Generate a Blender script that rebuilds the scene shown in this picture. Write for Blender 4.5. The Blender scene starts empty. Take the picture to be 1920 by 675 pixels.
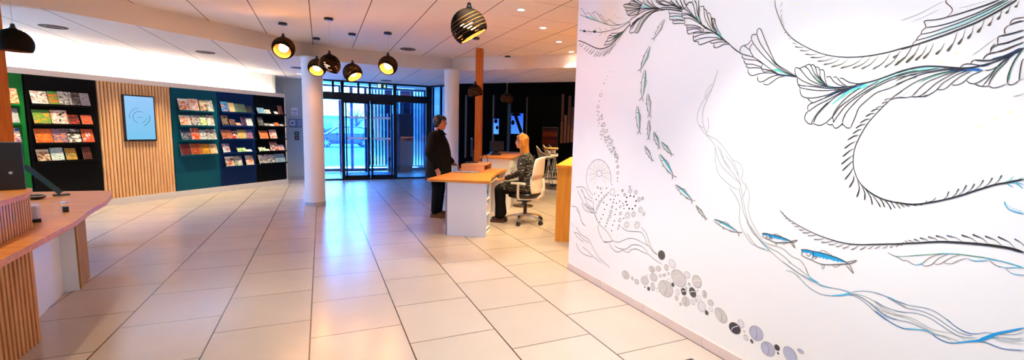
import bpy, bmesh, math, random
from mathutils import Vector, Matrix
C = bpy.context.scene.collection
random.seed(11)
PI = math.pi
HC = 1.5            # camera height

# ------------------------------------------------------------------ materials
def lin(c):
    return tuple((v/12.92 if v <= .04045 else ((v+.055)/1.055)**2.4) for v in c)
def rgb(r, g, b): return lin((r/255, g/255, b/255))
_m = {}
def mat(name, col, rough=.6, metal=0., noise=.06, scale=30., bump=0., coat=0., spec=.5, alpha=None):
    if name in _m: return _m[name]
    m = bpy.data.materials.new(name); m.use_nodes = True; nt = m.node_tree
    p = nt.nodes['Principled BSDF']
    p.inputs['Roughness'].default_value = rough; p.inputs['Metallic'].default_value = metal
    p.inputs['Coat Weight'].default_value = coat; p.inputs['Specular IOR Level'].default_value = spec
    n = nt.nodes.new('ShaderNodeTexNoise'); n.inputs['Scale'].default_value = scale; n.inputs['Detail'].default_value = 3
    tc = nt.nodes.new('ShaderNodeTexCoord'); nt.links.new(tc.outputs['Object'], n.inputs['Vector'])
    r = nt.nodes.new('ShaderNodeMapRange'); r.inputs[3].default_value = 1-noise; r.inputs[4].default_value = 1+noise
    nt.links.new(n.outputs['Fac'], r.inputs[0])
    v = nt.nodes.new('ShaderNodeVectorMath'); v.operation = 'SCALE'; v.inputs[0].default_value = col[:3]
    nt.links.new(r.outputs[0], v.inputs['Scale']); nt.links.new(v.outputs[0], p.inputs['Base Color'])
    if bump:
        b = nt.nodes.new('ShaderNodeBump'); b.inputs['Strength'].default_value = bump; b.inputs['Distance'].default_value = .004
        nt.links.new(n.outputs['Fac'], b.inputs['Height']); nt.links.new(b.outputs[0], p.inputs['Normal'])
    _m[name] = m; return m
def wood(name, c1, c2, rough=.4, axis=(1, 12, 12), scale=3., coat=.1):
    if name in _m: return _m[name]
    m = bpy.data.materials.new(name); m.use_nodes = True; nt = m.node_tree; p = nt.nodes['Principled BSDF']
    tc = nt.nodes.new('ShaderNodeTexCoord'); mp = nt.nodes.new('ShaderNodeMapping'); mp.inputs['Scale'].default_value = axis
    n = nt.nodes.new('ShaderNodeTexNoise'); n.inputs['Scale'].default_value = scale; n.inputs['Detail'].default_value = 6; n.inputs['Distortion'].default_value = .6
    cr = nt.nodes.new('ShaderNodeValToRGB'); cr.color_ramp.elements[0].position = .3; cr.color_ramp.elements[1].position = .7
    cr.color_ramp.elements[0].color = (*c1, 1); cr.color_ramp.elements[1].color = (*c2, 1)
    nt.links.new(tc.outputs['Object'], mp.inputs[0]); nt.links.new(mp.outputs[0], n.inputs['Vector']); nt.links.new(n.outputs['Fac'], cr.inputs[0]); nt.links.new(cr.outputs[0], p.inputs['Base Color'])
    p.inputs['Roughness'].default_value = rough; p.inputs['Coat Weight'].default_value = coat; p.inputs['Specular IOR Level'].default_value = .22
    _m[name] = m; return m
def emit(name, col, s):
    if name in _m: return _m[name]
    m = bpy.data.materials.new(name); m.use_nodes = True; nt = m.node_tree; p = nt.nodes['Principled BSDF']
    p.inputs['Base Color'].default_value = (*col, 1); p.inputs['Emission Color'].default_value = (*col, 1); p.inputs['Emission Strength'].default_value = s
    _m[name] = m; return m
def glass(name, tint=(1, 1, 1), refl=.07):
    if name in _m: return _m[name]
    m = bpy.data.materials.new(name); m.use_nodes = True; nt = m.node_tree
    for n in list(nt.nodes):
        if n.type == 'BSDF_PRINCIPLED': nt.nodes.remove(n)
    o = nt.nodes['Material Output']; t = nt.nodes.new('ShaderNodeBsdfTransparent'); t.inputs[0].default_value = (*tint, 1)
    g = nt.nodes.new('ShaderNodeBsdfGlossy'); g.inputs['Roughness'].default_value = .02
    f = nt.nodes.new('ShaderNodeLayerWeight'); f.inputs['Blend'].default_value = .15
    mr = nt.nodes.new('ShaderNodeMapRange'); mr.inputs[3].default_value = refl; mr.inputs[4].default_value = .8
    nt.links.new(f.outputs['Fresnel'], mr.inputs[0])
    x = nt.nodes.new('ShaderNodeMixShader'); nt.links.new(mr.outputs[0], x.inputs[0]); nt.links.new(t.outputs[0], x.inputs[1]); nt.links.new(g.outputs[0], x.inputs[2])
    nt.links.new(x.outputs[0], o.inputs[0]); _m[name] = m; return m

# ------------------------------------------------------------------ mesh builder
class MB:
    def __init__(s): s.v = []; s.f = []; s.mi = []; s.sm = []
    def add(s, vs, fs, mi=0, smooth=False):
        o = len(s.v); s.v += [tuple(v) for v in vs]; s.f += [tuple(i+o for i in f) for f in fs]; s.mi += [mi]*len(fs); s.sm += [smooth]*len(fs); return s
    def box(s, c, d, rz=0, mi=0, M=None):
        x, y, z = d[0]/2, d[1]/2, d[2]/2; R = Matrix.Rotation(rz, 4, 'Z') if M is None else M
        vs = [R @ Vector(p) + Vector(c) for p in [(-x,-y,-z),(x,-y,-z),(x,y,-z),(-x,y,-z),(-x,-y,z),(x,-y,z),(x,y,z),(-x,y,z)]]
        return s.add(vs, [(3,2,1,0),(4,5,6,7),(0,1,5,4),(1,2,6,5),(2,3,7,6),(3,0,4,7)], mi)
    def prism(s, poly, z0, z1, mi=0, smooth=False):
        n = len(poly); a = sum(poly[i][0]*poly[(i+1) % n][1]-poly[(i+1) % n][0]*poly[i][1] for i in range(n))
        if a < 0: poly = poly[::-1]
        vs = [(p[0], p[1], z0) for p in poly]+[(p[0], p[1], z1) for p in poly]
        s.add(vs, [tuple(range(n))[::-1], tuple(range(n, 2*n))], mi)
        return s.add(vs, [(i, (i+1) % n, n+(i+1) % n, n+i) for i in range(n)], mi, smooth)
    def quadbar(s, p, q, w, z0, z1, mi=0):       # upright wall slab from p to q (xy), thickness w centred
        p = Vector(p); q = Vector(q); d = (q-p).normalized(); n = Vector((-d.y, d.x))*w/2
        return s.prism([tuple(p-n), tuple(q-n), tuple(q+n), tuple(p+n)], z0, z1, mi)
    def cyl(s, p, q, r0, r1=None, n=16, mi=0, cap=True, smooth=True):
        r1 = r0 if r1 is None else r1; p = Vector(p); q = Vector(q); d = (q-p).normalized()
        a = d.orthogonal().normalized(); b = d.cross(a); vs = []
        for P, r in ((p, r0), (q, r1)):
            for i in range(n): t = 2*PI*i/n; vs.append(P+a*math.cos(t)*r+b*math.sin(t)*r)
        s.add(vs, [(i, (i+1) % n, n+(i+1) % n, n+i) for i in range(n)], mi, smooth)
        if cap: s.add(vs, [tuple(range(n))[::-1], tuple(range(n, 2*n))], mi)
        return s
    def tube(s, pts, r, n=10, mi=0):
        pts = [Vector(p) for p in pts]; rr = r if isinstance(r, (list, tuple)) else [r]*len(pts); vs = []; a = None
        for i, P in enumerate(pts):
            d = (pts[min(i+1, len(pts)-1)]-pts[max(i-1, 0)]).normalized()
            if a is None: a = d.orthogonal().normalized()
            else:
                a = (a-d*a.dot(d)); a = a.normalized() if a.length > 1e-6 else d.orthogonal().normalized()
            b = d.cross(a)
            for k in range(n): t = 2*PI*k/n; vs.append(P+(a*math.cos(t)+b*math.sin(t))*rr[i])
        m = len(pts)
        fs = [(i*n+k, i*n+(k+1) % n, (i+1)*n+(k+1) % n, (i+1)*n+k) for i in range(m-1) for k in range(n)]
        s.add(vs, fs, mi, True); return s.add(vs, [tuple(range(n))[::-1], tuple(range((m-1)*n, m*n))], mi)
    def rings(s, rings, mi=0, cap=True, smooth=True):
        n = len(rings[0]); vs = [v for r in rings for v in r]; m = len(rings)
        fs = [(i*n+k, i*n+(k+1) % n, (i+1)*n+(k+1) % n, (i+1)*n+k) for i in range(m-1) for k in range(n)]
        s.add(vs, fs, mi, smooth)
        if cap: s.add(vs, [tuple(range(n))[::-1], tuple(range((m-1)*n, m*n))], mi, smooth)
        return s
    def lathe(s, prof, n=24, M=None, mi=0, closed=False, smooth=True):
        M = M or Matrix.Identity(4); vs = []
        for r, z in prof:
            for k in range(n): t = 2*PI*k/n; vs.append(M @ Vector((r*math.cos(t), r*math.sin(t), z)))
        m = len(prof); R = range(m) if closed else range(m-1)
        return s.add(vs, [(i*n+k, i*n+(k+1) % n, ((i+1) % m)*n+(k+1) % n, ((i+1) % m)*n+k) for i in R for k in range(n)], mi, smooth)
    def ell(s, c, r, n=16, m=10, M=None, mi=0):
        vs = []; fs = []; M = M or Matrix.Identity(3); c = Vector(c)
        for i in range(1, m):
            th = PI*i/m
            for k in range(n):
                t = 2*PI*k/n; vs.append(c+M @ Vector((r[0]*math.sin(th)*math.cos(t), r[1]*math.sin(th)*math.sin(t), r[2]*math.cos(th))))
        top = len(vs); vs.append(c+M @ Vector((0, 0, r[2]))); bot = len(vs); vs.append(c+M @ Vector((0, 0, -r[2])))
        fs = [((i)*n+k, (i+1)*n+k, (i+1)*n+(k+1) % n, i*n+(k+1) % n) for i in range(m-2) for k in range(n)]
        fs += [(top, k, (k+1) % n) for k in range(n)]+[(bot, (m-2)*n+(k+1) % n, (m-2)*n+k) for k in range(n)]
        return s.add(vs, fs, mi, True)
    def limb(s, pts, rad, n=14, mi=0):           # capsule chain
        for i in range(len(pts)-1): s.cyl(pts[i], pts[i+1], rad[i], rad[i+1], n, mi)
        for p, r in zip(pts, rad): s.ell(p, (r, r, r), n, 8, mi=mi)
        return s
    def build(s, name, mats, parent=None, bevel=0., M=None, remesh=0., subd=0, **props):
        me = bpy.data.meshes.new(name); vs = [tuple(M @ Vector(v)) for v in s.v] if M else s.v
        me.from_pydata(vs, [], s.f)
        if not isinstance(mats, (list, tuple)): mats = [mats]
        for m in mats: me.materials.append(m)
        me.polygons.foreach_set('material_index', s.mi); me.polygons.foreach_set('use_smooth', s.sm)
        o = bpy.data.objects.new(name, me); C.objects.link(o)
        if bevel:
            b = o.modifiers.new('bevel', 'BEVEL'); b.width = bevel; b.segments = 2; b.limit_method = 'ANGLE'; b.angle_limit = .7
        if remesh:
            r = o.modifiers.new('remesh', 'REMESH'); r.mode = 'VOXEL'; r.voxel_size = remesh; r.use_smooth_shade = True
            k = o.modifiers.new('smooth', 'SMOOTH'); k.iterations = 3; k.factor = .5
        if subd: o.modifiers.new('sub', 'SUBSURF').levels = subd; o.modifiers['sub'].render_levels = subd
        if parent: o.parent = parent
        for k, v in props.items(): o[k] = v
        return o
def thing(name, label, cat, loc=(0, 0, 0), rz=0, group=None):
    o = bpy.data.objects.new(name, None); C.objects.link(o); o.location = loc; o.rotation_euler = (0, 0, rz); o.empty_display_size = .1
    o['label'] = label; o['category'] = cat
    if group: o['group'] = group
    return o
def tag(o, label, cat, group=None):
    o['label'] = label; o['category'] = cat
    if group: o['group'] = group
    return o
def struct(o): o['kind'] = 'structure'; return o
def copy_tree(o, parent=None):
    c = o.copy(); C.objects.link(c); c.parent = parent
    for ch in [x for x in bpy.data.objects if x.parent == o and x is not c]: copy_tree(ch, c)
    return c
def basis(z, hint=(0, 0, 1)):
    z = Vector(z).normalized(); h = Vector(hint)
    x = h.cross(z) if abs(h.dot(z)) < .95 else Vector((1, 0, 0)).cross(z)
    x.normalize(); y = z.cross(x); return Matrix((x, y, z)).transposed()

# ------------------------------------------------------------------ shared colours
WHITE = mat('white_paint', rgb(240, 238, 236), .5, noise=.02)
WHITEG = mat('white_laminate', rgb(236, 238, 243), .35, noise=.01)
BLACK = mat('black_paint', (.0025, .0028, .003), .9, noise=.1, spec=.04)
BLACKP = mat('black_plastic', (.01, .01, .012), .35)
FRAME = mat('black_door_frame', (.006, .007, .01), .4, spec=.3)
CHROME = mat('chrome', (.75, .75, .76), .18, 1.)
OAK = wood('oak_veneer', rgb(232, 156, 78), rgb(208, 128, 56), .42, coat=0.)
OAKV = wood('oak_slats', rgb(226, 168, 112), rgb(196, 130, 76), .5, axis=(12, 12, 1))
POST = wood('orange_glulam', rgb(206, 112, 40), rgb(186, 92, 26), .45, axis=(12, 12, 1))
HONEY = wood('honey_wood', rgb(244, 165, 62), rgb(228, 142, 44), .4, axis=(8, 8, 1), scale=2)
BEECH = wood('pale_beech', rgb(222, 168, 128), rgb(204, 146, 104), .4)

# ------------------------------------------------------------------ floor
X0, TW, TL = -.1023, .6377, .6771
def math_node(nt, op, a, b=None, c=None):
    n = nt.nodes.new('ShaderNodeMath'); n.operation = op
    for i, v in enumerate((a, b, c)):
        if v is None: continue
        if isinstance(v, (int, float)): n.inputs[i].default_value = v
        else: nt.links.new(v, n.inputs[i])
    return n.outputs[0]
def floor_material():
    m = bpy.data.materials.new('stoneware_tiles'); m.use_nodes = True; nt = m.node_tree; p = nt.nodes['Principled BSDF']
    g = nt.nodes.new('ShaderNodeNewGeometry'); s = nt.nodes.new('ShaderNodeSeparateXYZ'); nt.links.new(g.outputs['Position'], s.inputs[0])
    M = lambda *a: math_node(nt, *a)
    xs = M('DIVIDE', M('SUBTRACT', s.outputs[0], X0), TW); k = M('FLOOR', xs); fx = M('SUBTRACT', xs, k)
    par = M('FLOORED_MODULO', k, 2.)
    sh = M('ADD', M('MULTIPLY', k, .0150), M('MULTIPLY', par, .3386))
    ys = M('DIVIDE', M('SUBTRACT', s.outputs[1], M('ADD', sh, 2.563)), TL); ky = M('FLOOR', ys); fy = M('SUBTRACT', ys, ky)
    ex = M('MULTIPLY', M('MINIMUM', fx, M('SUBTRACT', 1., fx)), TW); ey = M('MULTIPLY', M('MINIMUM', fy, M('SUBTRACT', 1., fy)), TL)
    jx = M('LESS_THAN', ex, .0048); jy = M('LESS_THAN', ey, .0034)
    j = M('MAXIMUM', jx, jy)
    cv = nt.nodes.new('ShaderNodeCombineXYZ'); nt.links.new(k, cv.inputs[0]); nt.links.new(ky, cv.inputs[1])
    wn = nt.nodes.new('ShaderNodeTexWhiteNoise'); wn.noise_dimensions = '2D'; nt.links.new(cv.outputs[0], wn.inputs['Vector'])
    nz = nt.nodes.new('ShaderNodeTexNoise'); nz.inputs['Scale'].default_value = 2.5; nz.inputs['Detail'].default_value = 5; nt.links.new(g.outputs['Position'], nz.inputs['Vector'])
    f = M('ADD', M('MULTIPLY', wn.outputs['Value'], .06), M('MULTIPLY', nz.outputs['Fac'], .14))
    f = M('ADD', f, .86)
    v = nt.nodes.new('ShaderNodeVectorMath'); v.operation = 'SCALE'; v.inputs[0].default_value = rgb(188, 174, 162); nt.links.new(f, v.inputs['Scale'])
    mx = nt.nodes.new('ShaderNodeMix'); mx.data_type = 'RGBA'; nt.links.new(j, mx.inputs['Factor']); nt.links.new(v.outputs[0], mx.inputs['A']); mx.inputs['B'].default_value = (*rgb(70, 50, 38), 1)
    nt.links.new(mx.outputs['Result'], p.inputs['Base Color'])
    p.inputs['Roughness'].default_value = .3; r = M('ADD', M('MULTIPLY', nz.outputs['Fac'], .10), .19); nt.links.new(r, p.inputs['Roughness'])
    p.inputs['Specular IOR Level'].default_value = .55
    return m
FLOOR = floor_material()
struct(MB().prism([(-7.5, -3), (10.5, -3), (10.5, 18.5), (3.36, 18.5), (3.36, 15.3), (-1.6, 15.3), (-1.6, 13.6), (-7.5, 13.6)], -.1, 0).build('floor', FLOOR))

# ------------------------------------------------------------------ ceilings
def ceil_material(name, col, ycross):
    m = bpy.data.materials.new(name); m.use_nodes = True; nt = m.node_tree; p = nt.nodes['Principled BSDF']
    g = nt.nodes.new('ShaderNodeNewGeometry'); s = nt.nodes.new('ShaderNodeSeparateXYZ'); nt.links.new(g.outputs['Position'], s.inputs[0])
    M = lambda *a: math_node(nt, *a)
    xs = M('FLOORED_MODULO', M('ADD', s.outputs[0], 1.47+.685*12), .6855); ex = M('MINIMUM', xs, M('SUBTRACT', .6855, xs)); j = M('LESS_THAN', ex, .006)
    if ycross:
        ys = M('FLOORED_MODULO', M('SUBTRACT', s.outputs[1], 4.70-.69*10), .69); ey = M('MINIMUM', ys, M('SUBTRACT', .69, ys))
        jy = M('MULTIPLY', M('LESS_THAN', ey, .003), M('GREATER_THAN', s.outputs[0], 2.3)); j = M('MAXIMUM', j, jy)
    nz = nt.nodes.new('ShaderNodeTexNoise'); nz.inputs['Scale'].default_value = 60; nt.links.new(g.outputs['Position'], nz.inputs['Vector'])
    f = M('ADD', M('MULTIPLY', nz.outputs['Fac'], .1), .95); v = nt.nodes.new('ShaderNodeVectorMath'); v.operation = 'SCALE'; v.inputs[0].default_value = col; nt.links.new(f, v.inputs['Scale'])
    mx = nt.nodes.new('ShaderNodeMix'); mx.data_type = 'RGBA'; nt.links.new(j, mx.inputs['Factor']); nt.links.new(v.outputs[0], mx.inputs['A']); mx.inputs['B'].default_value = (*rgb(110, 80, 60), 1)
    nt.links.new(mx.outputs['Result'], p.inputs['Base Color']); p.inputs['Roughness'].default_value = .8; return m
CEIL = ceil_material('acoustic_ceiling_tiles', rgb(246, 234, 212), True)
CEILL = ceil_material('acoustic_ceiling_tiles_low', rgb(238, 222, 198), False)
PLAS = mat('ceiling_plaster', rgb(240, 226, 206), .8, noise=.03, scale=60)
edge = [(-4.2, -3), (-4.2, 3.2), (-3.9, 4.9), (-3.5, 6.0), (-2.97, 6.62), (-2.64, 6.86), (-2.12, 7.28), (-1.48, 7.86), (-.78, 8.47), (-.3, 8.98), (-.1, 9.13), (.6, 9.2), (1.3, 9.22), (2.0, 9.25), (2.62, 9.24), (3.3, 8.52), (4.53, 7.27), (5.6, 6.2), (5.6, -3)]
struct(MB().prism(edge, 2.98, 3.08).build('ceiling', CEIL))
outer = [(-7.5, -3), (-7.5, 3.5), (-7.3, 5.6), (-6.3, 6.9), (-5.4, 7.8), (-4.75, 8.75), (-4.1, 9.5), (-3.3, 10.3), (-2.2, 11.3), (-1.5, 12.2), (-1.6, 13.3), (-.2, 13.3), (1.3, 13.3), (2.9, 13.3), (3.6, 12.5), (4.5, 11.6), (6.5, 9.6), (8.4, 7.8), (10.5, -3)]
mb = MB()
for i in range(len(edge)-1):
    mb.prism([edge[i], edge[i+1], outer[i+1], outer[i]], 2.72, 3.08)
struct(mb.build('ceiling', CEILL))
mb = MB()
for i in range(1, len(edge)-2):      # painted bulkhead face between the two levels
    p, q = Vector(edge[i]), Vector(edge[i+1]); mb.quadbar(p, q, .012, 2.715, 2.98)
struct(mb.build('trim_1', PLAS))

# ------------------------------------------------------------------ walls
MX = 2.46
WALLW = mat('mural_wall_paint', rgb(236, 233, 230), .55, noise=.008, scale=8)
struct(MB().box((MX+.1, .5, 1.49), (.2, 7.0, 2.98)).build('wall_right', WALLW))
SKIRT = mat('skirting_tile', rgb(218, 196, 188), .4, noise=.05, scale=5)
mb = MB()
for k in range(12):
    y1 = 4.0-k*.62; y0 = max(-3, y1-.617); mb.box((MX-.005, (y0+y1)/2, .036), (.01, y1-y0, .072))
struct(mb.build('baseboard_right', SKIRT, bevel=.001))
# left display wall (45 degrees): s along, n towards the room
LA = Vector((-4.25, 8.92)); LD = Vector((.711, .703)).normalized(); LN = Vector((LD.y, -LD.x))
LR = math.atan2(LD.y, LD.x)
def lw(s, off=0., z=0.): p = LA+LD*s+LN*off; return Vector((p.x, p.y, z))
def lbox(mb, s0, s1, o0, o1, z0, z1, mi=0):
    return mb.box(lw((s0+s1)/2, (o0+o1)/2, (z0+z1)/2), (s1-s0, abs(o1-o0), z1-z0), LR, mi)
struct(lbox(MB(), -3, 4.9, -.42, -.36, 0, 2.72).build('wall_left', WHITE))
struct(lbox(lbox(MB(), -3, 4.86, -.07, .0, 2.155, 2.245), -3, 4.86, -.36, -.07, 2.155, 2.175).build('trim_2', mat('fascia_paint', rgb(236, 224, 214), .5)))
struct(lbox(MB(), -3, 4.86, -.1, .015, 0, .12).build('baseboard_left', mat('plinth_grey', rgb(214, 212, 216), .45)))
struct(lbox(MB(), 4.835, 4.86, -.36, .005, .12, 2.155).build('trim_3', mat('fascia_paint', (1, 1, 1))))
GREYW = mat('grey_wall_paint', rgb(172, 174, 166), .6, noise=.04, scale=4)
struct(MB().box((-1.2, 13.27, 1.36), (1.6, .12, 2.72)).build('wall_back', GREYW))
struct(MB().box((-1.2, 13.2, .05), (1.6, .02, .1)).build('baseboard_back', mat('skirting_grey', rgb(160, 156, 152), .5)))
struct(MB().quadbar((-1.05, 12.55), (-1.12, 13.22), .05, 0, 2.72).build('wall_back_return', GREYW))
struct(MB().quadbar((10.42, -3), (10.42, 12), .1, 0, 3.0).build('wall_far_right', WHITE))
struct(MB().prism([(8.35, 7.85), (10.5, 8), (10.5, -3)], 2.74, 3.0).build('ceiling', PLAS))
struct(MB().quadbar((-7.2, 6.2), (-7.2, -3), .1, 0, 2.98).build('wall_far_left', WHITE))
struct(MB().quadbar((-7.2, -2.95), (10.3, -2.95), .1, 0, 3.08).build('wall_behind_camera', WHITE))

# ------------------------------------------------------------------ columns and posts
PLASC = mat('column_plaster', rgb(238, 236, 232), .6, noise=.03, scale=40)
def column(x, y, r, lab):
    t = thing('round_column', lab, 'column', (x, y, 0), group='round columns')
    MB().cyl((0, 0, .07), (0, 0, 2.72), r, n=40).build('shaft', PLASC, t)
    MB().cyl((0, 0, 0), (0, 0, .07), r+.008, n=40).build('base_ring', mat('column_base', rgb(176, 180, 190), .4), t)
    MB().cyl((0, 0, 2.705), (0, 0, 2.72), r+.03, n=40).build('collar', PLAS, t)
column(-.12, 8.93, .178, 'round white plaster column nearest the brochure wall')
column(2.55, 9.06, .155, 'round white plaster column behind the standing person in the coat')

# ------------------------------------------------------------------ display wall units
SLATM = wood('dowel_wood', rgb(246, 204, 156), rgb(226, 172, 118), .5, axis=(12, 12, 1))
RK = dict(green=(-1.15, .215), b1=(.235, 1.10), te=(2.255, 3.15), bl=(3.155, 4.005), b2=(4.01, 4.835))
RZ = {'green': [1.689, 1.409, 1.126], 'b1': [1.705, 1.402, 1.106, .825], 'te': [1.713, 1.418, 1.13, .828], 'bl': [1.724, 1.43, 1.143, .846, .54], 'b2': [1.722, 1.435, 1.135, .843, .552]}
RM = {'green': mat('green_panel', rgb(0, 112, 44), .5, spec=.25), 'b1': mat('black_panel', rgb(2, 4, 7), .6, spec=.15), 'te': mat('teal_panel', rgb(0, 78, 100), .45, spec=.25),
      'bl': mat('blue_panel', rgb(0, 38, 90), .45, spec=.25), 'b2': mat('black_panel', (0, 0, 0))}
RN = {'green': 'green brochure display panel at the far left', 'b1': 'black brochure display panel left of the wooden dowel panel', 'te': 'teal brochure display panel right of the wooden dowel panel',
      'bl': 'dark blue brochure display panel between teal and black', 'b2': 'black brochure display panel at the right end of the wall'}
for k, (s0, s1) in RK.items():
    t = thing('brochure_rack', RN[k], 'brochure rack', lw((s0+s1)/2, 0, 0), group='brochure display panels')
    inv = Matrix.Translation(-t.location)
    lbox(MB(), s0, s1-.004, -.05, 0, .12, 2.155).build('back_panel', RM[k], t, M=inv)
    for z in RZ[k]:
        m = MB(); a, b = s0+.03, s1-.05
        if k == 'te': a, b = 2.34, 3.05
        lbox(m, a, b, 0, .1, z-.012, z-.004); lbox(m, a, b, .1, .106, z-.012, z+.018)
        m.build('shelf', RM[k], t, M=inv)
t = thing('dowel_panel', 'wall panel of vertical rounded pale wood dowels behind the screen', 'wall panel', lw(1.68, 0, 0))
inv = Matrix.Translation(-t.location)
lbox(MB(), 1.105, 2.25, -.05, -.02, .12, 2.155).build('backing', mat('dark_wood_backing', rgb(120, 74, 44), .6), t, M=inv)
m = MB(); N = 22
for i in range(N):
    s = 1.105+(2.245-1.105)*(i+.5)/N; c = lw(s, -.015); m.cyl((c.x, c.y, .12), (c.x, c.y, 2.155), .0215, n=12)
m.build('dowels', SLATM, t, M=inv)
# screen
t = thing('information_screen', 'portrait information screen with a pale blue picture on the dowel panel', 'screen', lw(1.69, .03, 1.13), rz=LR-0)
MB().box((0, .035, .42), (.2, .04, .3)).build('bracket', BLACKP, t)
MB().box((0, 0, .41), (.50, .045, .83)).build('housing', BLACKP, t, bevel=.004)
def screen_mat(name, c1, c2, s):
    m = bpy.data.materials.new(name); m.use_nodes = True; nt = m.node_tree; p = nt.nodes['Principled BSDF']
    tc = nt.nodes.new('ShaderNodeTexCoord'); gr = nt.nodes.new('ShaderNodeSeparateXYZ'); nt.links.new(tc.outputs['Generated'], gr.inputs[0])
    mx = nt.nodes.new('ShaderNodeMix'); mx.data_type = 'RGBA'; nt.links.new(gr.outputs[2], mx.inputs['Factor']); mx.inputs['A'].default_value = (*c1, 1); mx.inputs['B'].default_value = (*c2, 1)
    p.inputs['Base Color'].default_value = (0, 0, 0, 1); nt.links.new(mx.outputs['Result'], p.inputs['Emission Color']); p.inputs['Emission Strength'].default_value = s; p.inputs['Roughness'].default_value = .2
    return m
MB().box((0, -.024, .415), (.455, .004, .775)).build('display', screen_mat('blue_screen', rgb(120, 195, 235), rgb(150, 200, 246), .52), t)
m = MB()
def arc(m, cx, cz, r, a0, a1, w, y, mi=0, n=18):
    vs = []
    for i in range(n+1):
        a = math.radians(a0+(a1-a0)*i/n)
        for rr in (r-w/2, r+w/2): vs.append((cx+rr*math.cos(a), y, cz+rr*math.sin(a)))
    m.add(vs, [(2*i, 2*i+1, 2*i+3, 2*i+2) for i in range(n)], mi)
arc(m, -.01, .43, .105, 60, 250, .007, -.0275); arc(m, -.01, .43, .16, 95, 190, .006, -.0275); arc(m, -.01, .43, .16, 290, 375, .008, -.0275); arc(m, -.01, .43, .105, 290, 350, .006, -.0275)
m.box((-.005, -.0275, .43), (.09, .001, .006))
m.build('ring_logo', mat('logo_ink', rgb(20, 90, 130), .5), t)
MB().cyl((-.21, -.024, .018), (-.21, -.026, .018), .008, n=10).build('power_light', mat('indicator_grey', rgb(200, 200, 205), .4), t)

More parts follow.
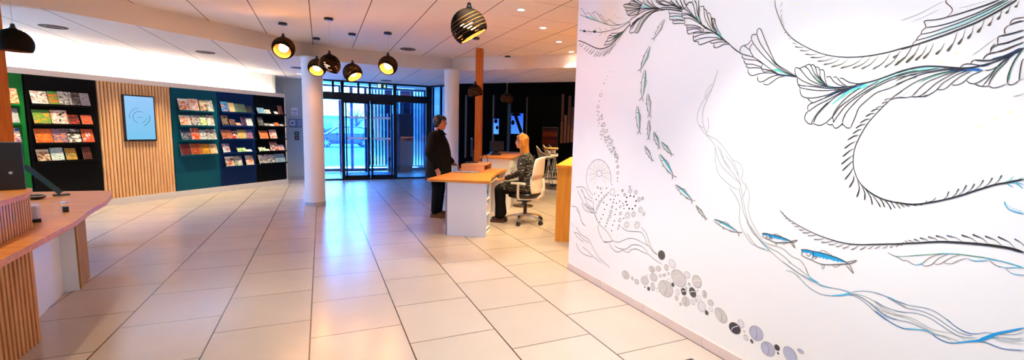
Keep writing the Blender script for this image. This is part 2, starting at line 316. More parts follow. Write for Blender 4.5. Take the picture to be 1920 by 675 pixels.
# ------------------------------------------------------------------ brochures
# panel, shelf row, from, to along the wall, foot height, head height, look
BROCHURES = [
    ('green', 0, -0.065, 0.137, 1.689, 1.929, 'orange and cream recipe-photo'),
    ('green', 1, -0.085, -0.021, 1.409, 1.628, 'grey-green'),
    ('green', 1, -0.02, 0.122, 1.409, 1.632, 'silver-grey framed'),
    ('green', 2, -0.081, 0.12, 1.126, 1.339, 'white, blue and orange'),
    ('b1', 0, 0.268, 0.46, 1.705, 1.912, 'white, brown and orange'),
    ('b1', 0, 0.466, 0.581, 1.705, 1.92, 'green-topped orange'),
    ('b1', 0, 0.583, 0.744, 1.705, 1.927, 'white-bordered charcoal'),
    ('b1', 0, 0.746, 0.852, 1.705, 1.925, 'dark grey landscape'),
    ('b1', 0, 0.855, 0.977, 1.705, 1.924, 'lilac-grey'),
    ('b1', 1, 0.272, 0.471, 1.401, 1.626, 'green and gold'),
    ('b1', 1, 0.475, 0.678, 1.401, 1.63, 'white and orange with a black band'),
    ('b1', 1, 0.686, 0.821, 1.401, 1.566, 'small dark red'),
    ('b1', 1, 0.846, 0.99, 1.401, 1.566, 'small orange-red'),
    ('b1', 2, 0.272, 0.475, 1.106, 1.336, 'orange rooftop-photo'),
    ('b1', 2, 0.478, 0.648, 1.106, 1.339, 'blue-topped amber'),
    ('b1', 2, 0.653, 0.82, 1.106, 1.335, 'black with a white circle'),
    ('b1', 2, 0.833, 0.991, 1.106, 1.337, 'red, orange and white'),
    ('b1', 3, 0.272, 0.423, 0.825, 1.015, 'cream and brown'),
    ('b1', 3, 0.432, 0.59, 0.825, 1.036, 'white with a teal foot'),
    ('b1', 3, 0.608, 0.749, 0.825, 1.025, 'gold and olive'),
    ('b1', 3, 0.825, 0.941, 0.825, 1.039, 'maroon-black'),
    ('te', 0, 2.349, 2.535, 1.713, 1.949, 'white with orange blossoms'),
    ('te', 0, 2.538, 2.732, 1.713, 1.959, 'white with a second ring of orange blossoms'),
    ('te', 0, 2.749, 2.896, 1.713, 1.943, 'cream with brown figure'),
    ('te', 0, 2.901, 3.025, 1.713, 1.954, 'white with black foot'),
    ('te', 1, 2.356, 2.564, 1.418, 1.626, 'white-edged orange'),
    ('te', 1, 2.568, 2.737, 1.418, 1.634, 'white and black with brown disc'),
    ('te', 1, 2.741, 2.875, 1.418, 1.634, 'white and lime green'),
    ('te', 1, 2.88, 3.032, 1.418, 1.647, 'white with brown header'),
    ('te', 2, 2.37, 2.548, 1.13, 1.337, 'navy and grey'),
    ('te', 2, 2.552, 2.712, 1.13, 1.376, 'red, orange and white'),
    ('te', 2, 2.716, 2.859, 1.13, 1.34, 'white and grey striped'),
    ('te', 2, 2.864, 3.064, 1.13, 1.352, 'white with black figures'),
    ('te', 3, 2.338, 2.525, 0.827, 1.052, 'maroon patterned'),
    ('te', 3, 2.531, 2.735, 0.827, 1.059, 'brown and orange'),
    ('te', 3, 2.74, 2.907, 0.827, 1.05, 'golden'),
    ('te', 3, 2.912, 3.066, 0.827, 1.046, 'gold and white'),
    ('bl', 0, 3.197, 3.359, 1.724, 1.949, 'sky-blue and orange'),
    ('bl', 0, 3.365, 3.494, 1.724, 1.935, 'cream and yellow'),
    ('bl', 0, 3.499, 3.748, 1.724, 1.923, 'grey-green'),
    ('bl', 0, 3.754, 3.914, 1.724, 1.894, 'near-black'),
    ('bl', 1, 3.194, 3.338, 1.429, 1.659, 'tan and black'),
    ('bl', 1, 3.379, 3.501, 1.429, 1.576, 'dark brown and cream'),
    ('bl', 1, 3.528, 3.634, 1.429, 1.502, 'small pink'),
    ('bl', 1, 3.64, 3.748, 1.429, 1.637, 'purple'),
    ('bl', 1, 3.757, 3.909, 1.429, 1.615, 'white'),
    ('bl', 2, 3.174, 3.398, 1.143, 1.342, 'brown and peach'),
    ('bl', 2, 3.405, 3.534, 1.143, 1.323, 'black, red and white'),
    ('bl', 2, 3.539, 3.737, 1.143, 1.35, 'yellow and grey'),
    ('bl', 2, 3.743, 3.901, 1.143, 1.36, 'blue and orange'),
    ('bl', 3, 3.185, 3.344, 0.848, 1.048, 'blue and white with orange spots'),
    ('bl', 3, 3.513, 3.725, 0.848, 0.954, 'pale green landscape'),
    ('bl', 3, 3.734, 3.872, 0.848, 0.902, 'small white'),
    ('bl', 4, 3.232, 3.428, 0.537, 0.763, 'white and black with orange foot'),
    ('bl', 4, 3.437, 3.615, 0.537, 0.766, 'white and dark green'),
    ('bl', 4, 3.703, 3.896, 0.537, 0.767, 'white and orange'),
    ('b2', 0, 4.042, 4.233, 1.722, 1.865, 'light blue'),
    ('b2', 0, 4.238, 4.391, 1.722, 1.832, 'white with grey lines'),
    ('b2', 0, 4.495, 4.601, 1.722, 1.797, 'small white'),
    ('b2', 0, 4.608, 4.723, 1.722, 1.946, 'brown and maroon'),
    ('b2', 1, 4.05, 4.189, 1.435, 1.652, 'black and grey'),
    ('b2', 1, 4.213, 4.366, 1.435, 1.505, 'small grey'),
    ('b2', 1, 4.372, 4.479, 1.435, 1.494, 'small white'),
    ('b2', 1, 4.486, 4.616, 1.435, 1.531, 'small orange'),
    ('b2', 1, 4.636, 4.752, 1.435, 1.494, 'small silver-grey'),
    ('b2', 2, 4.076, 4.301, 1.135, 1.336, 'orange and peach'),
    ('b2', 2, 4.343, 4.539, 1.135, 1.358, 'white, orange and red'),
    ('b2', 3, 4.044, 4.231, 0.843, 0.947, 'white and green'),
    ('b2', 3, 4.237, 4.336, 0.843, 0.899, 'small white'),
    ('b2', 3, 4.343, 4.55, 0.843, 1.073, 'brown, white and orange'),
    ('b2', 3, 4.567, 4.738, 0.843, 0.991, 'white and red'),
    ('b2', 4, 4.018, 4.457, 0.551, 0.767, 'white and grey with dark photo'),
    ('b2', 4, 4.465, 4.749, 0.551, 0.77, 'light grey'),
]
NAMED = {'white': (240, 238, 232), 'cream': (236, 220, 186), 'orange': (226, 104, 36), 'brown': (110, 58, 34), 'green': (66, 150, 60), 'charcoal': (46, 50, 52), 'grey': (132, 136, 138), 'lilac': (170, 160, 176),
 'gold': (206, 150, 52), 'golden': (200, 140, 30), 'black': (18, 16, 18), 'red': (206, 50, 34), 'amber': (230, 140, 50), 'blue': (40, 90, 170), 'teal': (60, 160, 160), 'olive': (120, 116, 60), 'maroon': (96, 26, 24), 'navy': (24, 38, 84),
 'lime': (170, 200, 70), 'yellow': (230, 190, 60), 'pink': (236, 160, 150), 'purple': (70, 40, 90), 'tan': (150, 120, 90), 'peach': (240, 150, 110), 'silver': (190, 196, 198), 'sky': (60, 160, 220), 'near': (20, 20, 22), 'light': (150, 200, 214), 'pale': (210, 224, 180), 'dark': (60, 30, 24)}
PAGE = mat('paper_pages', rgb(236, 232, 222), .8)
def cover_mat(desc, seed):
    cols = [NAMED[w] for w in desc.replace(',', ' ').replace('-', ' ').split() if w in NAMED] or [NAMED['grey']]
    if len(cols) == 1: cols = [cols[0], tuple(min(255, int(c*1.12+8)) for c in cols[0]), tuple(int(c*.75) for c in cols[0])]
    if len(cols) == 2: cols = [cols[0], cols[1], tuple(int((a+b)/2) for a, b in zip(*cols))]
    m = bpy.data.materials.new('cover_print'); m.use_nodes = True; nt = m.node_tree; p = nt.nodes['Principled BSDF']
    tc = nt.nodes.new('ShaderNodeTexCoord'); mp = nt.nodes.new('ShaderNodeMapping'); mp.inputs['Location'].default_value = (seed*3.7, 0, seed*1.3); mp.inputs['Scale'].default_value = (1.3, 1, 1.7)
    n = nt.nodes.new('ShaderNodeTexNoise'); n.inputs['Scale'].default_value = 9.; n.inputs['Detail'].default_value = 3.; n.inputs['Distortion'].default_value = .5
    nt.links.new(tc.outputs['Object'], mp.inputs[0]); nt.links.new(mp.outputs[0], n.inputs['Vector'])
    cr = nt.nodes.new('ShaderNodeValToRGB'); e = cr.color_ramp.elements; cr.color_ramp.interpolation = 'LINEAR'
    order = [1, 0, 2, 1] if seed % 2 else [0, 1, 0, 2]
    e[0].position = .38; e[0].color = (*rgb(*cols[order[0]]), 1); e[1].position = .47; e[1].color = (*rgb(*cols[order[1]]), 1)
    a = e.new(.54); a.color = (*rgb(*cols[order[2]]), 1); a = e.new(.62); a.color = (*rgb(*cols[order[3]]), 1)
    nt.links.new(n.outputs['Fac'], cr.inputs[0])
    # title band
    s = nt.nodes.new('ShaderNodeSeparateXYZ'); nt.links.new(tc.outputs['Generated'], s.inputs[0])
    lo, hi = [(.0, .12), (.82, 1.1), (.0, .07), (.66, .8)][seed % 4]
    b = math_node(nt, 'MULTIPLY', math_node(nt, 'GREATER_THAN', s.outputs[2], lo), math_node(nt, 'LESS_THAN', s.outputs[2], hi))
    mx = nt.nodes.new('ShaderNodeMix'); mx.data_type = 'RGBA'; nt.links.new(b, mx.inputs['Factor']); nt.links.new(cr.outputs[0], mx.inputs['A'])
    mx.inputs['B'].default_value = (*rgb(*cols[0]), 1); nt.links.new(mx.outputs['Result'], p.inputs['Base Color']); p.inputs['Roughness'].default_value = .35
    return m
ORD = ['top', 'second', 'third', 'fourth', 'fifth']
RL = {'green': 'green panel', 'b1': 'black panel left of screen', 'te': 'teal panel', 'bl': 'dark blue panel', 'b2': 'black panel at wall end'}
cnt = {}
for i, (k, row, s0, s1, zb, zt, desc) in enumerate(BROCHURES):
    s0 = max(s0, RK[k][0]+.022) if k != 'green' else s0
    s1 = min(s1, RK[k][1]-.022); w = s1-s0-.006; zb = RZ[k][row]-.003; h = zt-zb
    c = lw((s0+s1)/2, 0, zb); off0, off1 = .094, .028; L = math.hypot(h, off0-off1)
    M_ = Matrix.Translation(c) @ Matrix.Rotation(LR, 4, 'Z'); ang = math.atan2(off0-off1, h); T_ = .007
    R_ = Matrix.Rotation(-ang, 4, 'X')
    m = MB(); m.box((0, 0, 0), (w, T_, L))
    m.mi = [0, 0, 1, 0, 0, 0]
    o = m.build('brochure', [PAGE, cover_mat(desc, i)])
    o.matrix_world = M_ @ Matrix.Translation((0, -off0+T_/2+.003, .001)) @ R_ @ Matrix.Translation((0, 0, L/2))
    tag(o, desc+' brochure on '+ORD[row]+' shelf, '+RL[k], 'brochure', 'brochures on the display wall')

# ------------------------------------------------------------------ items on the grey wall
TXT = mat('print_ink', rgb(60, 50, 60), .6)
o = thing('notice_sheet', 'small white notice with dark digits on the grey wall', 'notice', (-.63, 13.198, 1.76))
MB().box((0, 0, .09), (.15, .003, .19)).build('sheet', mat('notice_paper', rgb(226, 216, 222), .7), o)
def text_obj(name, body, size, mt, parent, loc, rot, ext=.0008, bold=False):
    cu = bpy.data.curves.new(name, 'FONT'); cu.body = body; cu.size = size; cu.extrude = ext; cu.align_x = 'CENTER'; cu.align_y = 'CENTER'; cu.materials.append(mt)
    tmp = bpy.data.objects.new(name, cu); C.objects.link(tmp); bpy.context.view_layer.update(); me = bpy.data.meshes.new_from_object(tmp); bpy.data.objects.remove(tmp); t = bpy.data.objects.new(name, me); C.objects.link(t); t.parent = parent; t.location = loc; t.rotation_euler = rot; return t
text_obj('digits', '6B8', .075, TXT, o, (0, -.003, .09), (PI/2, 0, 0))
m = MB(); m.box((0, -.002, .03), (.09, .001, .02)); m.build('fine_print', mat('faded_print', rgb(150, 140, 150), .7), o)
o = thing('control_panel', 'wide grey control panel with small displays on the grey wall', 'control panel', (-.62, 13.195, 1.42))
MB().box((0, 0, .115), (.32, .02, .23)).build('housing', mat('panel_grey', rgb(120, 116, 132), .5), o, bevel=.003)
m = MB(); m.box((-.07, -.011, .12), (.13, .003, .15)); m.box((.1, -.011, .165), (.07, .003, .06)); m.box((.1, -.011, .075), (.07, .003, .06)); m.build('display', mat('panel_pale', rgb(176, 180, 192), .4), o)
m = MB(); m.box((-.07, -.0135, .12), (.04, .002, .05)); m.box((.1, -.0135, .165), (.025, .002, .025)); m.box((.1, -.0135, .075), (.025, .002, .025)); m.box((0, -.0112, .015), (.3, .002, .01)); m.build('symbols', TXT, o)
for z, c, l, q in ((1.205, rgb(40, 120, 90), 'small square green sign below the control panel', 'sign_green'), (1.085, rgb(110, 40, 36), 'small square red sign under the green one', 'sign_red')):
    o = thing('square_sign', l, 'sign', (-.592, 13.198, z), group='small square signs by the entrance')
    MB().box((0, 0, .05), (.11, .006, .1)).build('plate', mat('sign_black', (.01, .01, .01), .4), o, bevel=.004)
    MB().box((0, -.0045, .05), (.07, .003, .045)).build('symbol', mat(q, c, .4), o)
    MB().box((0, -.0065, .05), (.045, .001, .012)).build('lettering', mat('sign_white', rgb(220, 220, 220), .5), o)
# ------------------------------------------------------------------ glazed entrance
GL = glass('door_glass', (.93, .97, 1.)); GLB = glass('outer_glass', (.62, .82, .98), .09)
DY = 12.9
mb = MB()
def vbar(mb, x, w, z0, z1, y=DY, d=.09): mb.box((x, y, (z0+z1)/2), (w, d, z1-z0))
for x, w in ((-.40, .07), (.565, .085), (1.96, .1), (2.9, .09)): vbar(mb, x, w, 0, 2.72)
mb.box((1.25, DY, 2.30), (3.3, .12, .2)); mb.box((1.25, DY, 2.70), (3.38, .1, .05)); mb.box((1.25, DY, .02), (3.3, .09, .04))
for x in (.33, .565, .98, 1.28): vbar(mb, x, .06, 2.38, 2.7)
struct(mb.build('door_1', FRAME, bevel=.002))
mb = MB(); mb.box((1.25, DY, 2.54), (3.2, .008, .3)); struct(mb.build('window_1', GL))
mb = MB(); mb.box((.08, DY, 1.12), (.9, .008, 2.16)); struct(mb.build('window_2', GL))
mb = MB(); mb.box((2.43, DY, 1.12), (.84, .008, 2.16)); struct(mb.build('window_3', GL))
STR = mat('frosted_stripe', rgb(225, 240, 250), .5)
for i, (x0, x1) in enumerate(((.61, 1.27), (1.285, 1.91))):
    e = struct(MB().box(((x0+x1)/2-(.29 if i == 0 else -.27), DY+.03, 1.12), (.04, .05, 2.14)).box(((x0+x1)/2+(.29 if i == 0 else -.27), DY+.03, 1.12), (.05, .05, 2.14)).box(((x0+x1)/2, DY+.03, .08), (x1-x0, .05, .09)).box(((x0+x1)/2, DY+.03, 2.16), (x1-x0, .05, .08)).build('door_%d' % (i+2), FRAME))
    MB().box(((x0+x1)/2, DY+.03, 1.12), (x1-x0-.06, .008, 2.0)).build('pane', GL, e)
    for z in (1.74, 1.16): MB().box(((x0+x1)/2, DY+.022, z), (x1-x0-.1, .003, .055)).build('safety_stripe', STR, e)
# outer leaf of the lobby
OY = 15.2
mb = MB()
for x, w in ((-1.55, .1), (.585, .08), (1.37, .09), (2.86, .06), (3.32, .08)): vbar(mb, x, w, 0, 2.76, OY, .08)
mb.box((.9, OY, .06), (4.9, .08, .1)); mb.box((.9, OY, 2.42), (4.9, .1, .1)); mb.box((.9, OY, 2.76), (4.9, .1, .06))
for x in (.93,): vbar(mb, x, .1, 2.42, 2.76, OY, .06)
struct(mb.build('door_4', mat('outer_frame', rgb(18, 40, 84), .4)))
for n_, x0, x1 in ((4, -1.5, .54), (5, .63, 1.32), (6, 1.42, 2.82), (7, 2.9, 3.28)):
    struct(MB().box(((x0+x1)/2, OY, 1.24), (x1-x0, .008, 2.26)).build('window_%d' % n_, GLB))
e = struct(MB().box((.93, OY-.09, 1.2), (.09, .03, 2.2)).build('door_5', mat('blue_glass_edge', rgb(40, 110, 200), .25)))
struct(MB().box((1.1, 14.05, 2.86), (5.2, 2.6, .1)).build('ceiling', PLAS))
struct(MB().box((3.42, 14.05, 1.4), (.08, 2.3, 2.8)).build('wall_lobby', mat('lobby_wall', rgb(210, 216, 224), .5)))
struct(MB().box((-1.62, 14.25, 1.4), (.1, 2.0, 2.8)).build('wall_lobby', mat('lobby_wall', (1, 1, 1))))
# dark cabinet in the lobby
t = thing('lobby_cabinet', 'dark blue-black cabinet standing in the glass entrance lobby', 'cabinet', (2.4, 14.85, 0))
CB = mat('dark_cabinet', rgb(14, 22, 36), .3)
MB().box((0, 0, .98), (.78, .34, 1.9)).build('body', CB, t, bevel=.005)
MB().box((-.19, -.175, .98), (.36, .012, 1.8)).build('door', mat('dark_cabinet_door', rgb(12, 30, 66), .25), t); MB().box((.19, -.175, .98), (.36, .012, 1.8)).build('door', CB, t)
MB().box((0, 0, .02), (.74, .3, .04)).build('plinth', BLACKP, t)
# door mat with spiral
t = thing('entrance_mat', 'dark blue round-patterned mat on the lobby floor behind the sliding doors', 'door mat', (1.35, 14.0, 0))
MB().box((0, 0, .006), (1.5, 1.1, .012)).build('mat', mat('mat_blue', rgb(40, 70, 120), .9), t, bevel=.003)
m = MB()
for r in (.12, .22, .32, .42, .5):
    vs = []
    for k in range(33):
        a = 2*PI*k/32
        for rr in (r, r+.035): vs.append((rr*math.cos(a), rr*math.sin(a), .0135))
    m.add(vs, [(2*i, 2*i+1, 2*i+3, 2*i+2) for i in range(32)])
m.build('ring_pattern', mat('mat_light', rgb(150, 190, 230), .9), t)
# timber louvre screen outside
LV = mat('louvre_dark', rgb(10, 16, 34), .5); LVL = mat('louvre_light', rgb(242, 246, 250), .6)
t = thing('louvre_screen', 'tall screen of upright white slats outside the entrance', 'screen', (2.4, 15.75, 0))
m = MB(); m2 = MB()
for k in range(18):
    x = -.80+k*.105
    if -.35 < x < -.08 or .2 < x < .5: continue
    m.box((x, 0, 1.45), (.045, .08, 2.6))
m.build('slats', LVL, t)
for z in (.12, .72, 1.5, 2.2, 2.78): m2.box((.15, .06, z), (2.1, .03, .05))
m2.build('rails', LV, t)
MB().box((.15, .16, 1.5), (2.05, .03, 2.7)).build('backing', mat('louvre_back', rgb(6, 12, 34), .7, spec=.1), t)
# exit sign
t = thing('exit_sign', 'green emergency exit sign with running figure and arrow above the sliding doors', 'sign', (1.6, 12.78, 2.62))
SG = emit('sign_green_lit', rgb(20, 120, 80), .6); SW = emit('sign_white_lit', rgb(215, 240, 225), .8)
MB().box((0, 0, 0), (.27, .03, .125)).build('sign_board', mat('sign_green', rgb(12, 96, 66), .4), t, bevel=.003)
m = MB(); y = -.0165
m.box((-.075, y, 0), (.075, .002, .095)); m.build('door_symbol', SW, t)
m = MB(); y = -.018
m.cyl((-.068, y+.0005, .03), (-.068, y-.001, .03), .009, n=10); m.box((-.073, y, .004), (.016, .001, .038)); m.box((-.082, y, -.022), (.024, .001, .008)); m.box((-.066, y, -.027), (.008, .001, .026)); m.box((-.06, y, .012), (.028, .001, .007)); m.build('running_figure', mat('sign_green', (0, 0, 0)), t)
m = MB(); m.box((.065, -.0165, .014), (.018, .002, .05)); m.add([(.03, -.0175, -.005), (.10, -.0175, -.005), (.065, -.0175, -.045)], [(0, 1, 2)]); m.build('arrow', SW, t)
for x in (-.1, .1): MB().cyl((x, 0, .06), (x, 0, .10), .004, n=8).build('bracket', BLACKP, t)

# splayed window bay right of the entrance
mb = MB(); p, q = Vector((2.96, 12.88)), Vector((3.53, 11.77)); d = (q-p).normalized()
for s, w in ((.03, .08), (.16, .02), (.50, .05), (1.2, .06)): c = p+d*s; mb.box((c.x, c.y, 1.36), (.06, w, 2.72), math.atan2(d.y, d.x)-PI/2)
c = (p+q)/2
for z, h in ((.06, .12), (2.70, .06)): mb.box((c.x, c.y, z), (.06, 1.24, h), math.atan2(d.y, d.x)-PI/2)
struct(mb.build('window_8', FRAME)); struct(MB().quadbar(p, q, .006, .1, 2.7).build('window_9', GL))
struct(MB().quadbar((2.93, 12.95), (2.99, 12.84), .06, 0, 2.72).build('trim_4', mat('grey_post', rgb(150, 156, 165), .5)))

# ------------------------------------------------------------------ dark partition on the right
def rl(x): return (x, 15.3-x)
mb = MB(); mb.quadbar(rl(3.53), rl(4.95), .08, 0, 2.72); mb.quadbar(rl(4.95), rl(5.57), .08, 2.35, 2.72); mb.quadbar(rl(5.57), rl(7.6), .08, 0, 2.72)
struct(mb.build('wall_right_back', BLACK))
BRN = mat('brown_trim', rgb(66, 42, 24), .5); DGN = mat('dark_green_trim', rgb(20, 30, 28), .4)
RA = math.radians(-45)
def rbox(mb, x0, x1, off, th, z0, z1): x = (x0+x1)/2; mb.box((x-off*.7071, 15.3-x-off*.7071, (z0+z1)/2), ((x1-x0)*1.4142, th, z1-z0), RA)
for x, w, z0, z1, mt in ((3.70, .02, .7, 2.41, BRN), (4.28, .016, .7, 2.41, BRN), (4.60, .03, .85, 2.35, DGN), (4.95, .012, 0, 2.35, BRN)):
    m = MB(); rbox(m, x-w, x+w, .05, .02, z0, z1); struct(m.build('trim_5', mt))
# two emissive blue panels, glow standing in for window-like patches of sky
for i, (x0, x1, z0, z1, lab) in enumerate(((4.30, 4.405, 1.38, 1.78, 'narrow glowing blue panel, stand-in for sky, on the dark partition'), (4.655, 4.89, 1.40, 1.93, 'larger glowing blue panel with dark diagonal bar, stand-in for sky, on the dark partition'))):
    t = thing('blue_glow_panel', lab, 'screen', group='glowing blue panels on the dark partition'); cx = (x0+x1)/2; t.location = (cx-.05, 15.3-cx-.05, (z0+z1)/2); t.rotation_euler = (0, 0, RA)
    w = (x1-x0)*1.414; h = z1-z0
    MB().box((0, 0, 0), (w+.02, .03, h+.02)).build('housing', BLACKP, t)  # backing of the sky stand-in
    MB().box((0, -.017, 0), (w, .003, h)).build('display', screen_mat('sky_glow_blue_%d' % i, rgb(70, 140, 250), rgb(30, 80, 240), .6), t)  # glowing face of the sky stand-in
    m = MB()
    if i: m.add([(-w*.25, -.0195, h*.35), (-w*.05, -.0195, h*.45), (w*.5, -.0195, -h*.38), (w*.28, -.0195, -h*.5)], [(0, 1, 2, 3)]); m.ell((-w*.35, -.0195, h*.05), (w*.14, .001, h*.12)); m.ell((-w*.1, -.0195, h*.44), (w*.4, .001, h*.08))
    else: m.ell((-.01, -.0195, .14), (.05, .001, .06)); m.ell((.03, -.0195, -.03), (.04, .001, .05))
    m.build('dark_silhouette', BLACK, t)
# wood acoustic slats of unequal length
t = thing('wood_strip_relief', 'upright brown wood strips of unequal length on the black wall above the wooden counter', 'wall panel', (0, 0, 0))
for i in range(9):
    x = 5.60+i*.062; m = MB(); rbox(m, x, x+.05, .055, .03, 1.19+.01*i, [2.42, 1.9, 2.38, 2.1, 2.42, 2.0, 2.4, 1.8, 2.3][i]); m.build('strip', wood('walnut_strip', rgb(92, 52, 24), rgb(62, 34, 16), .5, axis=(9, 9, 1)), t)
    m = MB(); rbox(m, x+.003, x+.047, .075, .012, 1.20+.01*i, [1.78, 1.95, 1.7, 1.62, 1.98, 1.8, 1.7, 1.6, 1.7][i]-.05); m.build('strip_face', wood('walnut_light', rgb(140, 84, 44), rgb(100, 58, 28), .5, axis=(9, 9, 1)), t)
# deeper room beyond the opening
struct(MB().quadbar((3.6, 18.4), (14.2, 7.8), .1, 0, 3.0).build('wall_far_back', mat('far_black', (.004, .005, .006), .8)))
struct(MB().quadbar((3.47, 11.95), (3.47, 18.5), .06, 0, 3.0).build('wall_far_side', BLACK))
struct(MB().prism([(3.5, 12.0), (8.4, 7.1), (10.5, 7.1), (10.5, 11.6), (3.5, 18.6)], 2.73, 2.83).build('ceiling', BLACK))
t = thing('sunset_poster', 'upright framed sunset picture in orange and black behind the bar stools', 'poster', (7.72, 14.16, .82), RA)
MB().box((0, 0, .4), (.6, .03, .84)).build('frame', mat('poster_frame', rgb(150, 130, 110), .5), t)
pm = bpy.data.materials.new('sunset_print'); pm.use_nodes = True; nt = pm.node_tree; tc = nt.nodes.new('ShaderNodeTexCoord'); sx = nt.nodes.new('ShaderNodeSeparateXYZ'); nt.links.new(tc.outputs['Generated'], sx.inputs[0])
cr = nt.nodes.new('ShaderNodeValToRGB'); e = cr.color_ramp.elements; e[0].position = 0; e[0].color = (*rgb(150, 50, 8), 1); e[1].position = 1; e[1].color = (*rgb(60, 40, 40), 1)
for pz, cc in ((.38, (200, 66, 10)), (.52, (120, 30, 8)), (.7, (255, 110, 20)), (.85, (130, 60, 40))): a = e.new(pz); a.color = (*rgb(*cc), 1)
nt.links.new(sx.outputs[2], cr.inputs[0]); nt.links.new(cr.outputs[0], nt.nodes['Principled BSDF'].inputs['Base Color'])
MB().box((0, -.017, .4), (.55, .004, .78)).build('picture', pm, t)
for x in (-.2, .2): MB().box((x, .02, -.41), (.03, .03, .82)).build('leg', BLACKP, t)

# ------------------------------------------------------------------ bar stools and high table
SHELL = mat('stool_shell', rgb(232, 212, 190), .45); LEGW = mat('stool_leg', rgb(225, 220, 212), .35, .3)
def bar_stool(lab, x, y, rz):
    t = thing('bar_stool', lab, 'bar stool', (x, y, 0), rz, 'bar stools around the high table')
    m = MB(); rs = []
    for z, r, sx_ in ((.70, .04, 0), (.715, .15, 0), (.735, .19, 0), (.76, .205, 0)): rs.append([(r*math.cos(a)*1.05, r*math.sin(a), z) for a in [2*PI*k/20 for k in range(20)]])
    m.rings(rs)
    # back shell
    vs = []; n = 11
    for j in range(7):
        zz = .74+.055*j; wid = 1.15-.1*j if j > 3 else 1.15
        for i in range(n):
            a = PI+(-wid+2*wid*i/(n-1)); r = .205+.012*j; vs.append((r*math.cos(a)*1.05-.0, r*math.sin(a), zz-.035*abs(i-5)/5*(j/6)*2))
    f = [(j*n+i, j*n+i+1, (j+1)*n+i+1, (j+1)*n+i) for j in range(6) for i in range(n-1)]
    m.add(vs, f, 0, True); o = m.build('seat_shell', SHELL, t); s_ = o.modifiers.new('solid', 'SOLIDIFY'); s_.thickness = .014
    for a in (PI/4, 3*PI/4, 5*PI/4, 7*PI/4): MB().cyl((.12*math.cos(a), .12*math.sin(a), .71), (.24*math.cos(a), .24*math.sin(a), 0), .014, .011, 10).build('leg', LEGW, t)
    m = MB(); m.tube([(.2*math.cos(a), .2*math.sin(a), .26) for a in [PI/4+PI/2*k for k in range(5)]], .008, 8); m.build('footrest', CHROME, t)
    return t
bar_stool('pale shell bar stool nearest the office chair, left end of the high table', 5.85, 10.93, -.25)
bar_stool('pale shell bar stool behind the nearest one at the high table', 6.5, 11.75, -.3)
bar_stool('pale shell bar stool farthest back beside the dark wall edge', 7.1, 12.5, -.3)
t = thing('high_table', 'high round wooden table beside the pale bar stools', 'table', (6.02, 10.42, 0))
MB().cyl((0, 0, .99), (0, 0, 1.03), .42, n=40).build('tabletop', OAK, t, bevel=.004)
MB().cyl((0, 0, .02), (0, 0, .99), .035, n=16).build('pedestal', BLACKP, t); MB().cyl((0, 0, 0), (0, 0, .02), .25, n=32).build('base', BLACKP, t)

# ------------------------------------------------------------------ wooden counter right
uu = Vector((.8, -.6)); vv = Vector((.6, .8)); c0 = Vector((2.905, 5.095))
t = thing('wooden_counter', 'honey-coloured wooden counter standing at the end of the mural wall', 'counter', (c0.x, c0.y, 0))
def q2(a, b): p = uu*a+vv*b; return (p.x, p.y)
MB().prism([q2(0, 0), q2(.8, 0), q2(.8, 2.0), q2(0, 2.0)], 0, 1.01).build('body', HONEY, t, bevel=.002)
MB().prism([q2(-.02, -.02), q2(.82, -.02), q2(.82, 2.02), q2(-.02, 2.02)], 1.01, 1.045).build('counter_top', HONEY, t, bevel=.002)
MB().prism([q2(.36, -.004), q2(.364, -.004), q2(.364, 0), q2(.36, 0)], .02, 1.0).build('panel_joint', BRN, t)

# ------------------------------------------------------------------ consultation desk (O corner, a left, b back)
O = Vector((2.09, 5.58)); DU = Vector((-.86, .51)).normalized(); DV = Vector((.51, .86)).normalized()
def dk(a, b, z=0.): p = O+DU*a+DV*b; return Vector((p.x, p.y, z))
DR = math.atan2(-DU.y, -DU.x)       # local +x = -a (screen right), local +y = b
t = thing('consultation_desk', 'white desk with wooden top where the two people talk', 'desk', dk(0, 0), DR)
# local coordinates: x = -a, y = b
top = [(.03, -.02), (-.2, -.03), (-.5, -.03), (-.84, -.02), (-.87, .03), (-.84, .4), (-.80, .9), (-.80, 1.4), (-.83, 1.98), (0.0, 1.98), (-.04, 1.5), (-.05, 1.0), (-.03, .5), (.02, .1)]
MB().prism(top, .757, .79).build('desk_top', OAK, t, bevel=.003)
MB().box((-.29, .012, .378), (.56, .024, .756)).build('end_panel', WHITEG, t, bevel=.002)
MB().box((-.585, .02, .378), (.02, .03, .756)).build('edge_strip', mat('aluminium_edge', rgb(150, 150, 160), .35, .6), t)
MB().box((-.02, .16, .03), (.02, .27, .04)).box((-.02, .16, .74), (.02, .27, .03)).box((-.3, .3, .378), (.56, .018, .75)).build('pedestal_frame', WHITEG, t)
for z in (.1, .3, .52): MB().box((-.28, .16, z), (.53, .26, .015)).build('shelf', WHITEG, t)
MB().box((-.02, .305, .378), (.02, .02, .756)).build('pedestal_post', WHITEG, t)
MB().box((-.27, 1.96, .378), (.5, .024, .756)).build('end_panel', WHITEG, t)
MB().box((-.555, 1.05, .5), (.018, 1.78, .5)).build('modesty_panel', mat('desk_grey', rgb(200, 206, 220), .5), t)
MB().box((-.22, .85, .70), (.34, .8, .018)).build('keyboard_tray', mat('tray_grey', rgb(205, 198, 190), .45), t)
MB().box((-.06, 1.3, .715), (.02, .06, .06)).box((-.06, .42, .715), (.02, .06, .06)).build('tray_rail', BLACKP, t)
def ditem(name, lab, cat, a, b, z, rz=0.): p = dk(a, b, z); return thing(name, lab, cat, p, DR+rz)
